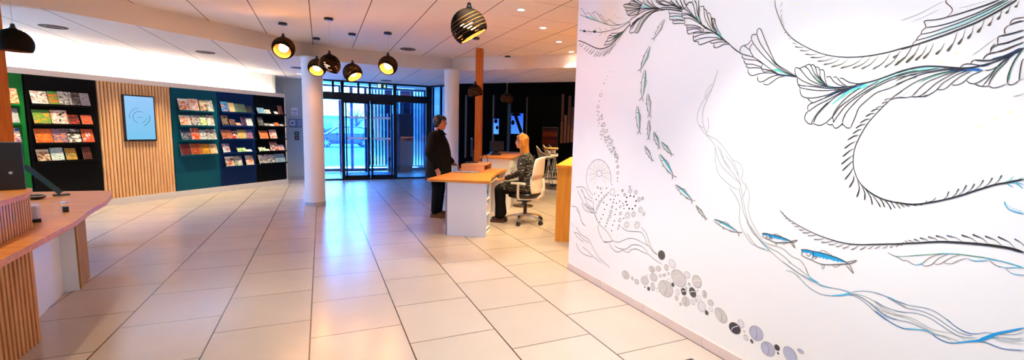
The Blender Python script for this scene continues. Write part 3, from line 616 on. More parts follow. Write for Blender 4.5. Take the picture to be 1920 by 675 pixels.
# items in the open pedestal
for i, (z, c, lab) in enumerate(((.54, rgb(96, 150, 230), 'blue-wrapped box on the upper shelf in the end of the desk'), (.315, rgb(190, 200, 215), 'pale grey packet on the middle shelf in the end of the desk'), (.115, rgb(150, 180, 220), 'light blue packet on the bottom shelf in the end of the desk'))):
    t = ditem('storage_box', lab, 'box', .09, .16, z-.007); MB().box((0, 0, .07), (.12, .2, .14)).build('box_body', mat('shelf_item_%d' % i, c, .5), t, bevel=.006); MB().box((.0615, 0, .08), (.002, .1, .05)).build('label', BLACKP if i == 0 else mat('label_pink', rgb(200, 150, 140), .6), t)
# riser
t = ditem('monitor_riser', 'pale wooden open-sided riser box on the desk under the monitor', 'riser', .455, 1.5, .79, 0)
BX = MB(); BX.box((0, 0, .118), (.40, .70, .018)); BX.box((-.191, 0, .055), (.018, .70, .11)); BX.box((0, -.341, .055), (.38, .018, .11)); BX.box((0, .341, .055), (.38, .018, .11)); BX.box((0, 0, .006), (.38, .66, .008))
BX.build('riser_box', BEECH, t, bevel=.0015)
# monitor edge-on
t = ditem('monitor', 'black flat monitor seen edge-on on the wooden riser', 'monitor', .56, 1.56, .917, math.radians(-76))
MB().cyl((0, 0, 0), (0, 0, .012), .11, n=32).build('foot', BLACKP, t); MB().box((0, .02, .11), (.05, .02, .2)).build('stand', BLACKP, t)
MB().box((0, -.01, .27), (.50, .028, .31)).build('housing', BLACKP, t, bevel=.004); MB().box((0, -.025, .27), (.47, .003, .28)).build('display', mat('screen_off', (.004, .004, .006), .1), t)
m = MB(); m.tube([dk(.42, 1.72, .92), dk(.43, 1.80, 1.0), dk(.41, 1.86, 1.045), dk(.37, 1.86, 1.04), dk(.34, 1.84, .98), dk(.33, 1.8, .922)], .007, 8)
tag(m.build('cable', BLACKP), 'black cable looping up behind the wooden riser', 'cable')
rnd_ = random.Random(4)
for i in range(9):
    m = MB(); rz_ = rnd_.uniform(0, PI); d_ = Vector((math.cos(rz_), math.sin(rz_), 0)); m.ell((0, 0, .014), (.017, .014, .014), 12, 8, M=Matrix.Rotation(rz_, 3, 'Z'))
    for q in (-1, 1): m.cyl(d_*q*.014+Vector((0, 0, .014)), d_*q*.032+Vector((0, 0, .012)), .004, .011, 10)
    o = m.build('wrapped_sweet', mat('sweet_wrapper', rgb(150, 185, 240), .35)); o.location = dk(.715-.042*i+rnd_.uniform(-.008, .008), 1.02+rnd_.uniform(-.035, .05), .7905)
    tag(o, 'pale blue wrapped sweet lying on the desk in front of the riser', 'sweet', 'wrapped sweets on the desk')
t = ditem('acrylic_stand', 'small clear blue acrylic card stand at the left of the riser', 'card stand', .74, 1.1, .79)
MB().box((0, 0, .05), (.075, .006, .10)).build('card_plate', mat('acrylic_blue', rgb(150, 190, 245), .15), t); MB().box((0, 0, .003), (.075, .05, .006)).build('foot', mat('acrylic_blue', (0, 0, 0)), t)
# second, higher unit
t = thing('high_desk_unit', 'taller white unit with wooden top behind the monitor riser', 'counter', dk(0, 2.12), DR)
MB().box((-.235, 1.1, .48), (.53, 2.2, .96)).build('cabinet_body', WHITEG, t, bevel=.002)
MB().prism([(.05, -.02), (-.53, -.02), (-.53, 2.22), (.16, 2.22), (.10, 1.2)], .96, .99).build('counter_top', OAK, t, bevel=.002)
MB().box((.034, .35, .70), (.012, .5, .012)).build('drawer_gap', BLACKP, t); MB().box((.036, .33, .86), (.01, .6, .17)).build('drawer', WHITE, t, bevel=.002)
MB().box((.036, .33, .58), (.01, .6, .22)).build('drawer', WHITE, t, bevel=.002)
t = ditem('desk_phone', 'black desk telephone on the taller white unit', 'telephone', .36, 2.8, .99, .4)
MB().box((0, 0, .02), (.2, .2, .035)).build('base', BLACKP, t, bevel=.005); MB().box((-.06, 0, .05), (.05, .2, .03)).build('handset', BLACKP, t, bevel=.01); MB().box((.04, .06, .06), (.1, .01, .06), ).build('display', BLACKP, t)
t = ditem('low_monitor', 'low black monitor lying behind the wooden post', 'monitor', .42, 3.4, .99, .2)
MB().box((0, 0, .16), (.3, .03, .2)).build('housing', BLACKP, t, bevel=.003); MB().box((0, 0, .03), (.05, .05, .06)).build('stand', BLACKP, t); MB().box((0, 0, .004), (.16, .12, .008)).build('foot', BLACKP, t)
# posts
p = dk(.60, 2.28); o = MB().box((0, 0, 1.49), (.125, .125, 2.978)).build('wood_post', POST, bevel=.004); o.location = (p.x, p.y, 0); o.rotation_euler = (0, 0, DR); tag(o, 'orange-brown wooden post rising to the ceiling behind the desk', 'post')
o = MB().box((0, 0, 1.358), (.26, .26, 2.714)).build('wood_post', POST, bevel=.004); o.location = (-3.30, 6.62, 0); o.rotation_euler = (0, 0, -.45); tag(o, 'orange wooden post at the left edge beside the reception counter', 'post')
# disc-base stool behind the office chair
t = thing('disc_stool', 'black low-back stool on a dark round disc base behind the office chair', 'stool', (3.66, 7.74, 0), DR)
MB().lathe([(0, 0), (.2, 0), (.2, .012), (.05, .03), (0, .03)], 32).build('disc_base', mat('bronze_disc', rgb(96, 70, 46), .3, .6), t)
MB().cyl((0, 0, .03), (0, 0, .6), .022, n=14).build('pole', BLACKP, t); MB().lathe([(0, .6), (.17, .6), (.18, .63), (.17, .66), (0, .67)], 28).build('seat', BLACKP, t)
MB().box((.19, 0, .95), (.03, .26, .13)).build('backrest', BLACKP, t, bevel=.012); MB().box((.185, 0, .77), (.015, .05, .25)).build('back_bracket', BLACKP, t)

# ------------------------------------------------------------------ reception counter (left)
t = thing('reception_counter', 'curved wooden reception counter with slatted base at the left', 'reception counter', (-1.9, 3.6, 0))
inv = Matrix.Translation((1.9, -3.6, 0))
topo = [(-1.42, -.5), (-1.45, 1.0), (-1.5, 2.2), (-1.545, 2.9), (-1.60, 3.3), (-1.635, 3.65), (-1.70, 4.23), (-1.81, 4.79), (-1.87, 5.25), (-1.97, 5.65), (-2.07, 5.97), (-2.2, 6.03), (-2.75, 6.06), (-3.2, 6.08), (-3.05, 4.8), (-2.8, 3.0), (-2.7, -.5)]
MB().prism(topo, .70, .74).build('worktop', OAK, t, bevel=.004, M=inv)
body = [(-1.62, -.5), (-1.66, 1.2), (-1.72, 2.4), (-1.78, 3.41), (-1.79, 3.83)]
def slat_wall(poly, z0, z1, pitch, w, dep, mt, back, name):
    # upright slats along a polyline, standing on the +x side
    L = [0]
    for i in range(len(poly)-1): L.append(L[-1]+(Vector(poly[i+1])-Vector(poly[i])).length)
    m = MB(); b = MB(); n = int(L[-1]/pitch)
    for k in range(n):
        s = L[-1]-(k+.5)*pitch; i = max(j for j in range(len(L)-1) if L[j] <= s+1e-9); P = Vector(poly[i]); Q = Vector(poly[i+1]); d = (Q-P).normalized(); c = P+d*(s-L[i]); nn = Vector((d.y, -d.x))
        c = c+nn*dep/2; m.box((c.x, c.y, (z0+z1)/2), (w, dep, z1-z0), math.atan2(d.y, d.x))
    for i in range(len(poly)-1): b.quadbar(poly[i], poly[i+1], .03, z0, z1)
    m.build(name, mt, t, M=inv, bevel=.002); b.build(name+'_backing', back, t, M=inv)
BK = mat('slat_backing', rgb(120, 72, 42), .7)
slat_wall(body, 0, .70, .043, .026, .025, OAKV, BK, 'front_slats')
MB().box((-1.86, 3.85, .35), (.16, .03, .70)).build('end_return', OAKV, t, M=inv)
MB().quadbar((-1.93, 3.87), (-2.09, 4.88), .03, 0, .70).build('white_panel', WHITEG, t, M=inv)
MB().quadbar((-2.09, 4.895), (-1.99, 4.935), .03, 0, .70).build('white_panel', WHITEG, t, M=inv)
MB().prism([(-1.985, 4.95), (-2.05, 5.29), (-2.4, 5.27), (-2.4, 5.0)], 0, .70).build('end_block', wood('end_block_wood', rgb(190, 142, 76), rgb(164, 116, 58), .7, axis=(8, 8, 1)), t, M=inv)
up = [(-1.66, -.5), (-1.68, 1.5), (-1.73, 2.8), (-1.79, 3.54), (-1.835, 3.85), (-1.87, 4.05), (-1.93, 4.17)]
slat_wall(up, .741, .965, .04, .024, .018, OAKV, BK, 'upper_slats')
MB().prism([(-1.60, -.5), (-1.64, 1.5), (-1.71, 2.9), (-1.765, 3.5), (-1.80, 3.9), (-1.91, 4.22), (-2.03, 4.26), (-2.08, 4.0), (-2.02, 3.2), (-1.95, 1.5), (-1.93, -.5)], .965, 1.0).build('upper_ledge', OAK, t, bevel=.004, M=inv)
t = thing('card_terminal', 'upright black box with a small silver dot on the reception ledge', 'terminal', (-1.985, 4.16, 1.0), math.radians(25))
MB().box((0, 0, .165), (.13, .09, .33)).build('body', BLACKP, t, bevel=.006); MB().cyl((0, -.044, .12), (0, -.049, .12), .010, n=12).build('silver_dot', CHROME, t)
t = thing('leaning_strip', 'slanted greenish clear strip standing on the reception worktop', 'sign holder', (-2.38, 5.72, .74), math.radians(24))
Ms = Matrix.Rotation(math.radians(-38), 4, 'Y')
m = MB(); m.box((0, 0, .185), (.045, .008, .36)); o = m.build('plate', mat('teal_acrylic', rgb(44, 84, 92), .2), t); o.matrix_local = Matrix.Translation((.0, 0, .02)) @ Ms
MB().box((0, 0, .008), (.12, .07, .016)).build('foot', mat('teal_acrylic', (0, 0, 0)), t)
t = thing('small_device', 'small black and silver gadget on the reception worktop', 'device', (-1.93, 4.68, .74))
MB().cyl((0, 0, 0), (0, 0, .045), .02, n=16).build('body', BLACKP, t); MB().tube([(0, 0, .045), (-.02, 0, .06), (-.03, .01, .075), (.02, .01, .082)], .006, 8).build('silver_arm', CHROME, t)
t = thing('tissue_box', 'pale translucent box beside the slatted block on the worktop', 'box', (-1.99, 4.32, .74), .3)
MB().box((0, 0, .06), (.11, .13, .12)).build('box_body', mat('pale_box', rgb(206, 190, 190), .4), t, bevel=.01); MB().box((.02, -.07, .012), (.1, .03, .024)).build('dark_foot', BLACKP, t)
t = thing('tape_dispenser', 'black rounded gadget with shiny rim at the back of the worktop', 'device', (-2.47, 5.5, .74), .2)
MB().ell((0, 0, .025), (.07, .05, .025)).build('body', BLACKP, t); MB().tube([(.07*math.cos(a), .05*math.sin(a), .03) for a in [2*PI*k/20 for k in range(21)]], .004, 6).build('rim', CHROME, t)
# low dark table, right foreground
t = thing('low_table', 'dark low table whose corner shows at the bottom by the mural', 'table', (1.28, 1.15, 0))
DWD = mat('dark_table_top', rgb(44, 30, 44), .35)
MB().box((0, 0, .385), (.62, .62, .02)).build('tabletop', wood('dark_rim', rgb(70, 40, 26), rgb(50, 28, 18), .4), t, bevel=.003); MB().box((0, 0, .397), (.59, .59, .004)).build('inlay', DWD, t)
for sx_ in (-1, 1):
    for sy_ in (-1, 1): MB().box((sx_*.27, sy_*.27, .187), (.04, .04, .375)).build('leg', wood('dark_rim', (0, 0, 0), (0, 0, 0)), t)
t.location = (1.665-.31, 1.51-.31, 0)

# ------------------------------------------------------------------ ceiling fittings
DGR = mat('dark_grille', rgb(60, 40, 30), .6)
for i, (x, y, lab) in enumerate(((-3.245, 7.99, 'at the far left of the low ceiling'), (-1.82, 9.36, 'in the low ceiling above the wooden dowel panel'), (-.42, 10.69, 'in the low ceiling left of the round column'), (1.63, 12.17, 'in the low ceiling in front of the entrance doors'))):
    t = thing('round_ceiling_vent', 'round dark-rimmed ceiling vent '+lab, 'ceiling vent', (x, y, 2.72), group='round ceiling vents')
    MB().lathe([(.145, 0), (.145, -.006), (.105, -.008), (.105, 0)], 32, closed=True).build('rim', DGR, t); MB().lathe([(0, -.004), (.05, -.0045), (.09, -.004)], 32).build('cone', mat('vent_tan', rgb(150, 116, 90), .6), t)
    MB().lathe([(.055, -.006), (.055, -.009), (.063, -.009), (.063, -.006)], 32, closed=True).build('inner_ring', DGR, t)
t = thing('round_ceiling_vent', 'round dark-rimmed ceiling vent in the upper ceiling near the big pendant', 'ceiling vent', (1.56, 8.62, 2.98), group='round ceiling vents')
MB().lathe([(.145, 0), (.145, -.006), (.105, -.008), (.105, 0)], 32, closed=True).build('rim', DGR, t); MB().lathe([(0, -.004), (.05, -.0045), (.09, -.004)], 32).build('cone', mat('vent_tan', rgb(150, 116, 90), .6), t)
MB().lathe([(.055, -.006), (.055, -.009), (.063, -.009), (.063, -.006)], 32, closed=True).build('inner_ring', DGR, t)
SLOTE = emit('slot_light', (1, .95, .88), 2.)
for i, (x, y) in enumerate(((-3.9, 8.55), (-3.28, 9.35), (-2.55, 10.08), (-1.83, 10.78), (-1.11, 11.45), (-.40, 11.95))):
    t = thing('slot_light', ['first', 'second', 'third', 'fourth', 'fifth', 'sixth'][i]+' small rectangular light from the left in the low ceiling along the display wall', 'ceiling light', (x, y, 2.72), LR, 'slot lights along the display wall')
    MB().box((0, 0, -.002), (.26, .07, .004)).build('frame', WHITE, t); MB().box((0, 0, -.005), (.22, .04, .003)).build('diffuser', SLOTE, t)
SPOT = emit('spot_lens', (1, .93, .82), 25.)
def spot_light(name, loc, e, col, size, blend, rot=(0, 0, 0), rad=.04, parent=None):
    l = bpy.data.lights.new(name, 'SPOT'); l.energy = e; l.color = col; l.spot_size = math.radians(size); l.spot_blend = blend; l.shadow_soft_size = rad
    o = bpy.data.objects.new(name, l); C.objects.link(o); o.location = loc; o.rotation_euler = rot; o.parent = parent; return o
for i, (x, y) in enumerate(((2.306, 5.09), (2.985, 5.80), (3.673, 6.545), (4.333, 7.24))):
    t = thing('downlight', ['nearest', 'second nearest', 'third nearest', 'farthest'][i]+' of the small bright recessed downlights above the desk area', 'ceiling light', (x, y, 2.98), group='recessed downlights')
    MB().lathe([(.055, 0), (.055, -.004), (.042, -.006), (.042, 0)], 28, closed=True).build('rim', WHITE, t); MB().lathe([(0, -.003), (.041, -.003)], 28).build('lens', SPOT, t)
    spot_light('downlight_lamp', (0, 0, -.02), 95 if i < 3 else 100, (1, .76, .42), 92, .7, parent=t)

# ------------------------------------------------------------------ pendant lamps
CARD = mat('laminated_cardboard', rgb(30, 19, 10), .8, spec=.1, noise=.25, scale=120); CARDI = mat('cardboard_inner', rgb(190, 92, 30), .8, noise=.15, scale=80)
BULB = emit('warm_bulb', (1, .62, .26), 26.); CORD = mat('pale_cord', rgb(225, 214, 205), .6)
def make_shade(name, r, axis, parent, slits):
    m = MB(); N = 40; t0, t1 = -r*.985, r*.52; B = basis(axis).to_4x4(); th = (t1-t0)/N
    for i in range(N):
        a, b = t0+th*i, t0+th*(i+1); mid = (a+b)/2; R = math.sqrt(max(r*r-mid*mid, (r*.12)**2)); inn = max(R-.02, .002); g = slits and mid > -.25*r and i % 4 == 1
        if mid < -.8*r: inn = .004
        if g:
            for k in range(5):
                an = 2*PI*k/5+i*.9; w = .62 if i % 8 == 1 else .95; n = 5
                for q in range(n):
                    a0 = an+w*q/n; a1 = an+w*(q+1)/n; vs = []
                    for zz in (a, b):
                        for rr, aa in ((inn, a0), (R, a0), (R, a1), (inn, a1)): vs.append(B @ Vector((rr*math.cos(aa), rr*math.sin(aa), zz)))
                    m.add(vs, [(0, 1, 2, 3), (7, 6, 5, 4), (0, 4, 5, 1), (1, 5, 6, 2), (2, 6, 7, 3), (3, 7, 4, 0)], 0)
            continue
        n = 36; j = .0012*(i % 2); vs = []
        for k in range(n):
            t_ = 2*PI*k/n
            for rr, zz in ((R-j, a), (R-j, b-th*.06), (inn, b-th*.06), (inn, a)): vs.append(B @ Vector((rr*math.cos(t_), rr*math.sin(t_), zz)))
        for c_, mi in ((0, 2 if slits and i % 5 == 2 and mid > -.65*r else 0), (1, 0), (2, 1), (3, 0)):
            m.add(vs, [(4*k+c_, 4*((k+1) % n)+c_, 4*((k+1) % n)+(c_+1) % 4, 4*k+(c_+1) % 4) for k in range(n)], mi)
    return m.build(name, [CARD, CARDI, mat('cardboard_brown', rgb(128, 78, 32), .7, noise=.25, scale=60, spec=.1)], parent)
fw = Vector((.4, .909, 0)).normalized(); rt = Vector((.916, -.4, 0)).normalized()
def pendant(lab, x, y, z, r, cz, ax, on, slits=True):
    t = thing('pendant_lamp', lab, 'pendant lamp', (x, y, z), group='globe pendant lamps')
    axis = (-fw*ax[0]+rt*ax[1]+Vector((0, 0, -ax[2]))).normalized()
    make_shade('lamp_shade', r, axis, t, slits)
    MB().lathe([(0, r+.05), (.016, r+.05), (.02, r+.02), (.035, r-.004), (.0, r-.004)], 20).build('cap', BLACKP, t)
    MB().cyl((0, 0, r+.05), (0, 0, cz-z-.03), .0025, n=6).build('cord', CORD, t)
    MB().lathe([(0, cz-z), (.06, cz-z), (.06, cz-z-.028), (0, cz-z-.028)], 28).build('ceiling_rose', BLACKP, t)
    c = axis*(-r*.08); MB().ell(c, (.068, .068, .068), 16, 10).build('bulb', BULB if on else mat('bulb_off', rgb(90, 80, 70), .3), t)
    if on:
        l = bpy.data.lights.new('lamp_light', 'POINT'); l.energy = on*1.6; l.color = (1, .42, .12); l.shadow_soft_size = .034; lo = bpy.data.objects.new('lamp_light', l); C.objects.link(lo); lo.parent = t; lo.location = axis*(r*.42)
pendant('globe pendant at the left of the cluster, glowing opening turned to the viewer', -.475, 7.442, 2.62, .158, 2.98, (.75, .12, .66), 7)
pendant('globe pendant partly hidden behind a darker globe left of the column', -.031, 8.387, 2.48, .15, 2.98, (.6, .12, .75), 7)
pendant('dark globe pendant hanging in front of the white column', .137, 6.782, 2.342, .147, 2.98, (-.12, -.38, .9), 4)
pendant('globe pendant with striped light slits, lowest in the middle of the cluster', .501, 7.695, 2.356, .152, 2.98, (.2, .5, .8), 7)
pendant('globe pendant at the right of the cluster above the entrance doors', 1.009, 7.311, 2.469, .15, 2.98, (.62, -.12, .72), 7)
pendant('largest-looking nearest globe pendant hanging over the middle of the room', 1.243, 3.87, 2.405, .162, 2.98, (-.12, .5, .85), 5)
pendant('small dark globe pendant against the black wall by the wooden post', 2.354, 6.95, 2.10, .125, 2.98, (-.1, .2, .9), 0)
pendant('small dark globe pendant against the black wall above the seated person', 3.499, 8.317, 2.12, .13, 2.98, (-.2, -.1, .9), 0)
pendant('black globe pendant at the far left near the ceiling', -2.92, 6.4, 2.27, .15, 2.98, (0, 0, 1), 0, False)
# ------------------------------------------------------------------ office chair
CW = mat('chair_white', rgb(232, 230, 226), .45); MESHW = mat('chair_mesh', rgb(226, 222, 214), .8, bump=.3, scale=300)
chp = dk(-.43, 1.12)
FR = math.atan2(DU.y, DU.x)          # facing the desk (towards +a)
t = thing('office_chair', 'white office chair on a five-star chrome base under the seated person', 'office chair', chp, FR-math.radians(20))
m = MB(); pr = []
for (z, sx_, sy_) in ((.425, .19, .19), (.44, .235, .235), (.475, .245, .245), (.495, .235, .235), (.50, .19, .19)):
    pr.append([(.02+sx_*(abs(math.cos(a))**.7)*math.copysign(1, math.cos(a)), sy_*(abs(math.sin(a))**.7)*math.copysign(1, math.sin(a)), z-.02*max(0, math.cos(a))) for a in [2*PI*k/32 for k in range(32)]])
m.rings(pr); m.build('seat', BLACKP, t)
m = MB(); m.rings([[(.02+q*math.cos(a), q*math.sin(a), z) for a in [2*PI*k/28 for k in range(28)]] for z, q in ((.385, .1), (.395, .19), (.42, .235), (.428, .2))]); m.build('seat_pan', CW, t)
vs = []; nz, ny = 15, 13
for j in range(nz):
    v = j/(nz-1); z = .50+.56*v; w = .215*(1-.55*max(0, v-.55)**2*2)*(.86+.14*math.sin(min(1, v*3)*PI/2)); x = -.235-.05*v-.035*math.sin(v*PI)*(-1 if v < .5 else -.2)
    for i in range(ny):
        u_ = -1+2*i/(ny-1); vs.append((x+.05*u_*u_, w*u_, z+.03*(1-u_*u_)*v))
m = MB(); m.add(vs, [(j*ny+i, j*ny+i+1, (j+1)*ny+i+1, (j+1)*ny+i) for j in range(nz-1) for i in range(ny-1)], 0, True)
o = m.build('backrest', MESHW, t); s_ = o.modifiers.new('solid', 'SOLIDIFY'); s_.thickness = .03; s_.offset = 0; b_ = o.modifiers.new('sub', 'SUBSURF'); b_.levels = 1; b_.render_levels = 1
MB().tube([(-.05, 0, .40), (-.22, 0, .41), (-.30, 0, .48), (-.315, 0, .62), (-.30, 0, .75)], [.028, .03, .028, .024, .02], 12).build('back_frame', CW, t)
for sy_ in (-1, 1):
    m = MB(); m.tube([(.0, sy_*.17, .41), (.0, sy_*.26, .42), (.0, sy_*.285, .47), (.0, sy_*.285, .655)], [.02, .022, .022, .02], 12)
    e = m.build('armrest', CW, t); MB().prism([(-.12, sy_*.255), (.12, sy_*.255), (.13, sy_*.285), (.12, sy_*.315), (-.12, sy_*.315)], .655, .685).build('arm_pad', CW, e, bevel=.01)
MB().cyl((0, 0, .12), (0, 0, .30), .03, n=18).cyl((0, 0, .30), (0, 0, .40), .022, n=18).box((.02, 0, .37), (.2, .14, .04)).build('gas_column', BLACKP, t)
for k in range(5):
    a = math.radians(-DR*57.3*0+18)+2*PI*k/5+math.radians(6)
    m = MB(); d = Vector((math.cos(a), math.sin(a), 0))
    m.tube([d*.02+Vector((0, 0, .135)), d*.16+Vector((0, 0, .118)), d*.31+Vector((0, 0, .082))], [.024, .019, .014], 10); e = m.build('base_arm', CHROME, t)
    c = MB(); q = Vector((-d.y, d.x, 0)); w0 = d*.315+Vector((0, 0, .032))
    c.cyl(w0-q*.026, w0-q*.006, .032, n=18).cyl(w0+q*.006, w0+q*.026, .032, n=18).cyl(w0-q*.01, w0+q*.01, .014).ell(w0+Vector((0, 0, .02)), (.03, .03, .028), 12, 8).cyl(w0, w0+Vector((0, 0, .05)), .008)
    c.build('caster', BLACKP, e)

# ------------------------------------------------------------------ people
SKIN = mat('skin', rgb(214, 132, 96), .5, noise=.05); SKIN2 = mat('skin_warm', rgb(226, 146, 100), .5, noise=.05)
EYEW = mat('eye_white', rgb(225, 220, 215), .2); EYED = mat('eye_dark', (.02, .012, .01), .2); LIP = mat('lip', rgb(170, 80, 70), .5)
def V(*a): return Vector(a)
def head(m, c, k=1.):
    m.ell(c+V(-.012, 0, .03)*k, (.094*k, .076*k, .092*k), 24, 16); m.ell(c+V(.022, 0, -.03)*k, (.066*k, .062*k, .085*k), 20, 14)
    m.ell(c+V(.055, 0, -.085)*k, (.030*k, .034*k, .026*k), 14, 10); m.ell(c+V(.03, 0, -.065)*k, (.055*k, .055*k, .035*k), 16, 10)
    m.ell(c+V(.07, 0, .03)*k, (.018*k, .05*k, .014*k), 14, 8)
    m.limb([c+V(.078, 0, .012)*k, c+V(.098, 0, -.022)*k], [.009*k, .0135*k], 10); m.ell(c+V(.09, 0, -.026)*k, (.014*k, .018*k, .011*k), 10, 8)
    for s in (-1, 1):
        m.ell(c+V(.055, s*.04, -.03)*k, (.026*k, .02*k, .022*k), 10, 8); m.ell(c+V(-.008, s*.077, -.005)*k, (.022*k, .011*k, .032*k), 12, 8)
    m.ell(c+V(.082, 0, -.052)*k, (.012*k, .024*k, .007*k), 10, 6); m.ell(c+V(.080, 0, -.062)*k, (.012*k, .022*k, .007*k), 10, 6)
def face_parts(t, c, k=1.):
    for s in (-1, 1):
        e = MB().ell(c+V(.0765, s*.031, .006)*k, (.011*k, .0125*k, .009*k), 12, 8).build('eye', EYEW, t); MB().ell(c+V(.0855, s*.031, .006)*k, (.004*k, .0055*k, .0055*k), 10, 6).build('iris', EYED, e)
    MB().ell(c+V(.0925, 0, -.054)*k, (.004*k, .018*k, .003*k), 10, 6).ell(c+V(.0915, 0, -.061)*k, (.004*k, .016*k, .003*k), 10, 6).build('lips', LIP, t)
def glasses(t, c, k=1.):
    m = MB()
    for s in (-1, 1):
        m.tube([c+V(.098, s*.033+.024*math.cos(a), .006+.019*math.sin(a))*k for a in [2*PI*q/16 for q in range(17)]], .0022*k, 6)
        m.tube([c+V(.098, s*.056, .01)*k, c+V(.05, s*.078, .012)*k, c+V(-.005, s*.084, .012)*k, c+V(-.02, s*.083, -.004)*k], .002*k, 6)
    m.tube([c+V(.099, -.01, .009)*k, c+V(.102, 0, .012)*k, c+V(.099, .01, .009)*k], .002*k, 6); m.build('glasses', BLACKP, t)
def hand(m, w, d, n, side, curl=.5):
    # w wrist, d pointing direction, n palm normal, side +1 puts the thumb on cross(d,n)
    d = d.normalized(); n = (n-d*n.dot(d)).normalized(); q = d.cross(n)*side
    m.limb([w-d*.02, w+d*.03], [.026, .024], 10)
    for i in range(5):
        m.limb([w+d*.015+q*(.02-.010*i)*1, w+d*.085+q*(.034-.017*i)], [.014, .0125], 8)
    for i, L in enumerate((.068, .078, .072, .056)):
        b = w+d*.085+q*(.032-.0205*i); r = .0088-.0006*i; dirs = d.copy(); pts = [b]; up = n
        for sgm, f in ((L*.45, curl*.5), (L*.32, curl*.9), (L*.25, curl*.9)):
            ax = d.cross(n); dirs = (Matrix.Rotation(-f, 3, ax) @ dirs) if True else dirs
            pts.append(pts[-1]+dirs*sgm)
        m.limb(pts, [r, r*.95, r*.88, r*.78], 8)
    b = w+d*.025+q*.03; m.limb([b, b+(d*.6+q*.7+n*.15).normalized()*.035, b+(d*.6+q*.7+n*.15).normalized()*.035+(d*.9+q*.25+n*.25).normalized()*.045], [.014, .0105, .0085], 8)
def ring(c, rx, ry, n=28, sq=1.):
    return [(c[0]+rx*math.copysign(abs(math.cos(a))**sq, math.cos(a)), c[1]+ry*math.copysign(abs(math.sin(a))**sq, math.sin(a)), c[2]) for a in [2*PI*k/n for k in range(n)]]

# standing person ------------------------------------------------------------
pz = thing('person', 'person with short dark hair and glasses standing in a long black coat at the desk', 'person', (1.80, 7.22, 0), math.atan2(-.52, .85))
hc = V(.04, 0, 1.582)
m = MB(); head(m, hc)
m.limb([V(-.01, 0, 1.40), V(.012, 0, 1.50)], [.062, .056]); m.limb([V(-.02, 0, 1.36), V(-.01, 0, 1.42)], [.085, .06])
m.rings([ring((0, 0, z), rx, ry) for z, rx, ry in ((.86, .10, .15), (.95, .14, .17), (1.08, .14, .16), (1.22, .13, .17), (1.34, .10, .17), (1.40, .06, .10))])
for s in (-1, 1):
    m.limb([V(0, s*.09, .90), V(.015, s*.10, .48), V(-.02, s*.105, .08)], [.088, .055, .036]); m.limb([V(-.03, s*.105, .04), V(.13, s*.125, .03)], [.036, .026])
AR = [V(-.02, -.185, 1.36), V(-.06, -.265, 1.09), V(.06, -.255, .85)]; ALf = [V(-.01, .185, 1.36), V(-.01, .265, 1.10), V(.20, .22, .90)]
m.limb(AR, [.05, .04, .027]); m.limb(ALf, [.05, .04, .027])
hand(m, AR[2], V(.35, .05, -.93), V(.2, .95, 0), -1, .5); hand(m, ALf[2], V(.75, -.3, -.55), V(-.2, -.9, -.3), 1, .6)
m.build('body', SKIN, pz, remesh=.006)
face_parts(pz, hc); glasses(pz, hc)
COAT = mat('black_coat', rgb(13, 14, 14), .8, noise=.3, scale=60, bump=.1, spec=.2)
m = MB(); m.rings([ring((x, 0, z), rx, ry, 32) for z, x, rx, ry in ((.62, .01, .20, .25), (.64, .01, .215, .262), (.80, .015, .215, .258), (.95, .02, .21, .245), (1.10, .02, .195, .23), (1.22, .01, .178, .225), (1.32, -.005, .15, .215), (1.385, -.015, .12, .175), (1.43, -.01, .09, .115), (1.46, .0, .078, .085))])
for A_ in (AR, ALf):
    a0 = A_[0]; e_ = A_[1]; w_ = A_[2]; m.limb([a0+V(0, 0, .0), (a0+e_)/2, e_, w_+(e_-w_)*.12], [.085, .082, .072, .056], 18)
m.build('coat', COAT, pz, remesh=.010)
m = MB()
for s in (-1, 1): m.add([V(.055, s*.02, 1.475), V(.02, s*.085, 1.49), V(.06, s*.115, 1.43), V(.125, s*.075, 1.385), V(.11, s*.02, 1.40)], [(0, 1, 2, 3, 4)])
o = m.build('collar', COAT, pz); s_ = o.modifiers.new('solid', 'SOLIDIFY'); s_.thickness = .012
TR = mat('black_trousers', rgb(10, 11, 14), .85, spec=.2)
m = MB()
for s in (-1, 1): m.limb([V(0, s*.09, .80), V(.02, s*.10, .48), V(-.01, s*.105, .15), V(-.01, s*.105, .10)], [.105, .085, .068, .066], 18)
m.build('trousers', TR, pz, remesh=.010)
for s in (-1, 1):
    m = MB(); m.limb([V(-.055, s*.107, .045), V(.03, s*.112, .045), V(.11, s*.12, .036), V(.155, s*.125, .030)], [.044, .043, .038, .030], 14); m.box((.045, s*.117, .008), (.27, .085, .016))
    m.build('shoe', mat('bronze_shoe', rgb(120, 84, 44), .3, .5), pz, remesh=.007)
HAIRD = mat('dark_hair', rgb(14, 11, 12), .55, noise=.4, scale=80)
m = MB(); m.ell(hc+V(-.028, 0, .042), (.098, .09, .098), 20, 14); m.ell(hc+V(-.05, 0, -.02), (.065, .085, .07), 16, 10); m.ell(hc+V(.045, 0, .085), (.045, .062, .032), 14, 8)
for s in (-1, 1): m.ell(hc+V(-.012, s*.078, .02), (.045, .022, .055), 12, 8); m.limb([hc+V(.075, s*.045, .085), hc+V(.08, s*.062, .04)], [.016, .010], 8)
for i in range(7): a = -.9+.3*i; m.limb([hc+V(-.02, .03*math.sin(a), .125), hc+V(.07*math.cos(a), .075*math.sin(a), .10)], [.02, .014], 8)
m.build('hair', HAIRD, pz, remesh=.007)
for s in (-1,): MB().ell(hc+V(-.006, s*.093, -.038), (.005, .004, .006), 8, 6).build('earring', CHROME, pz)

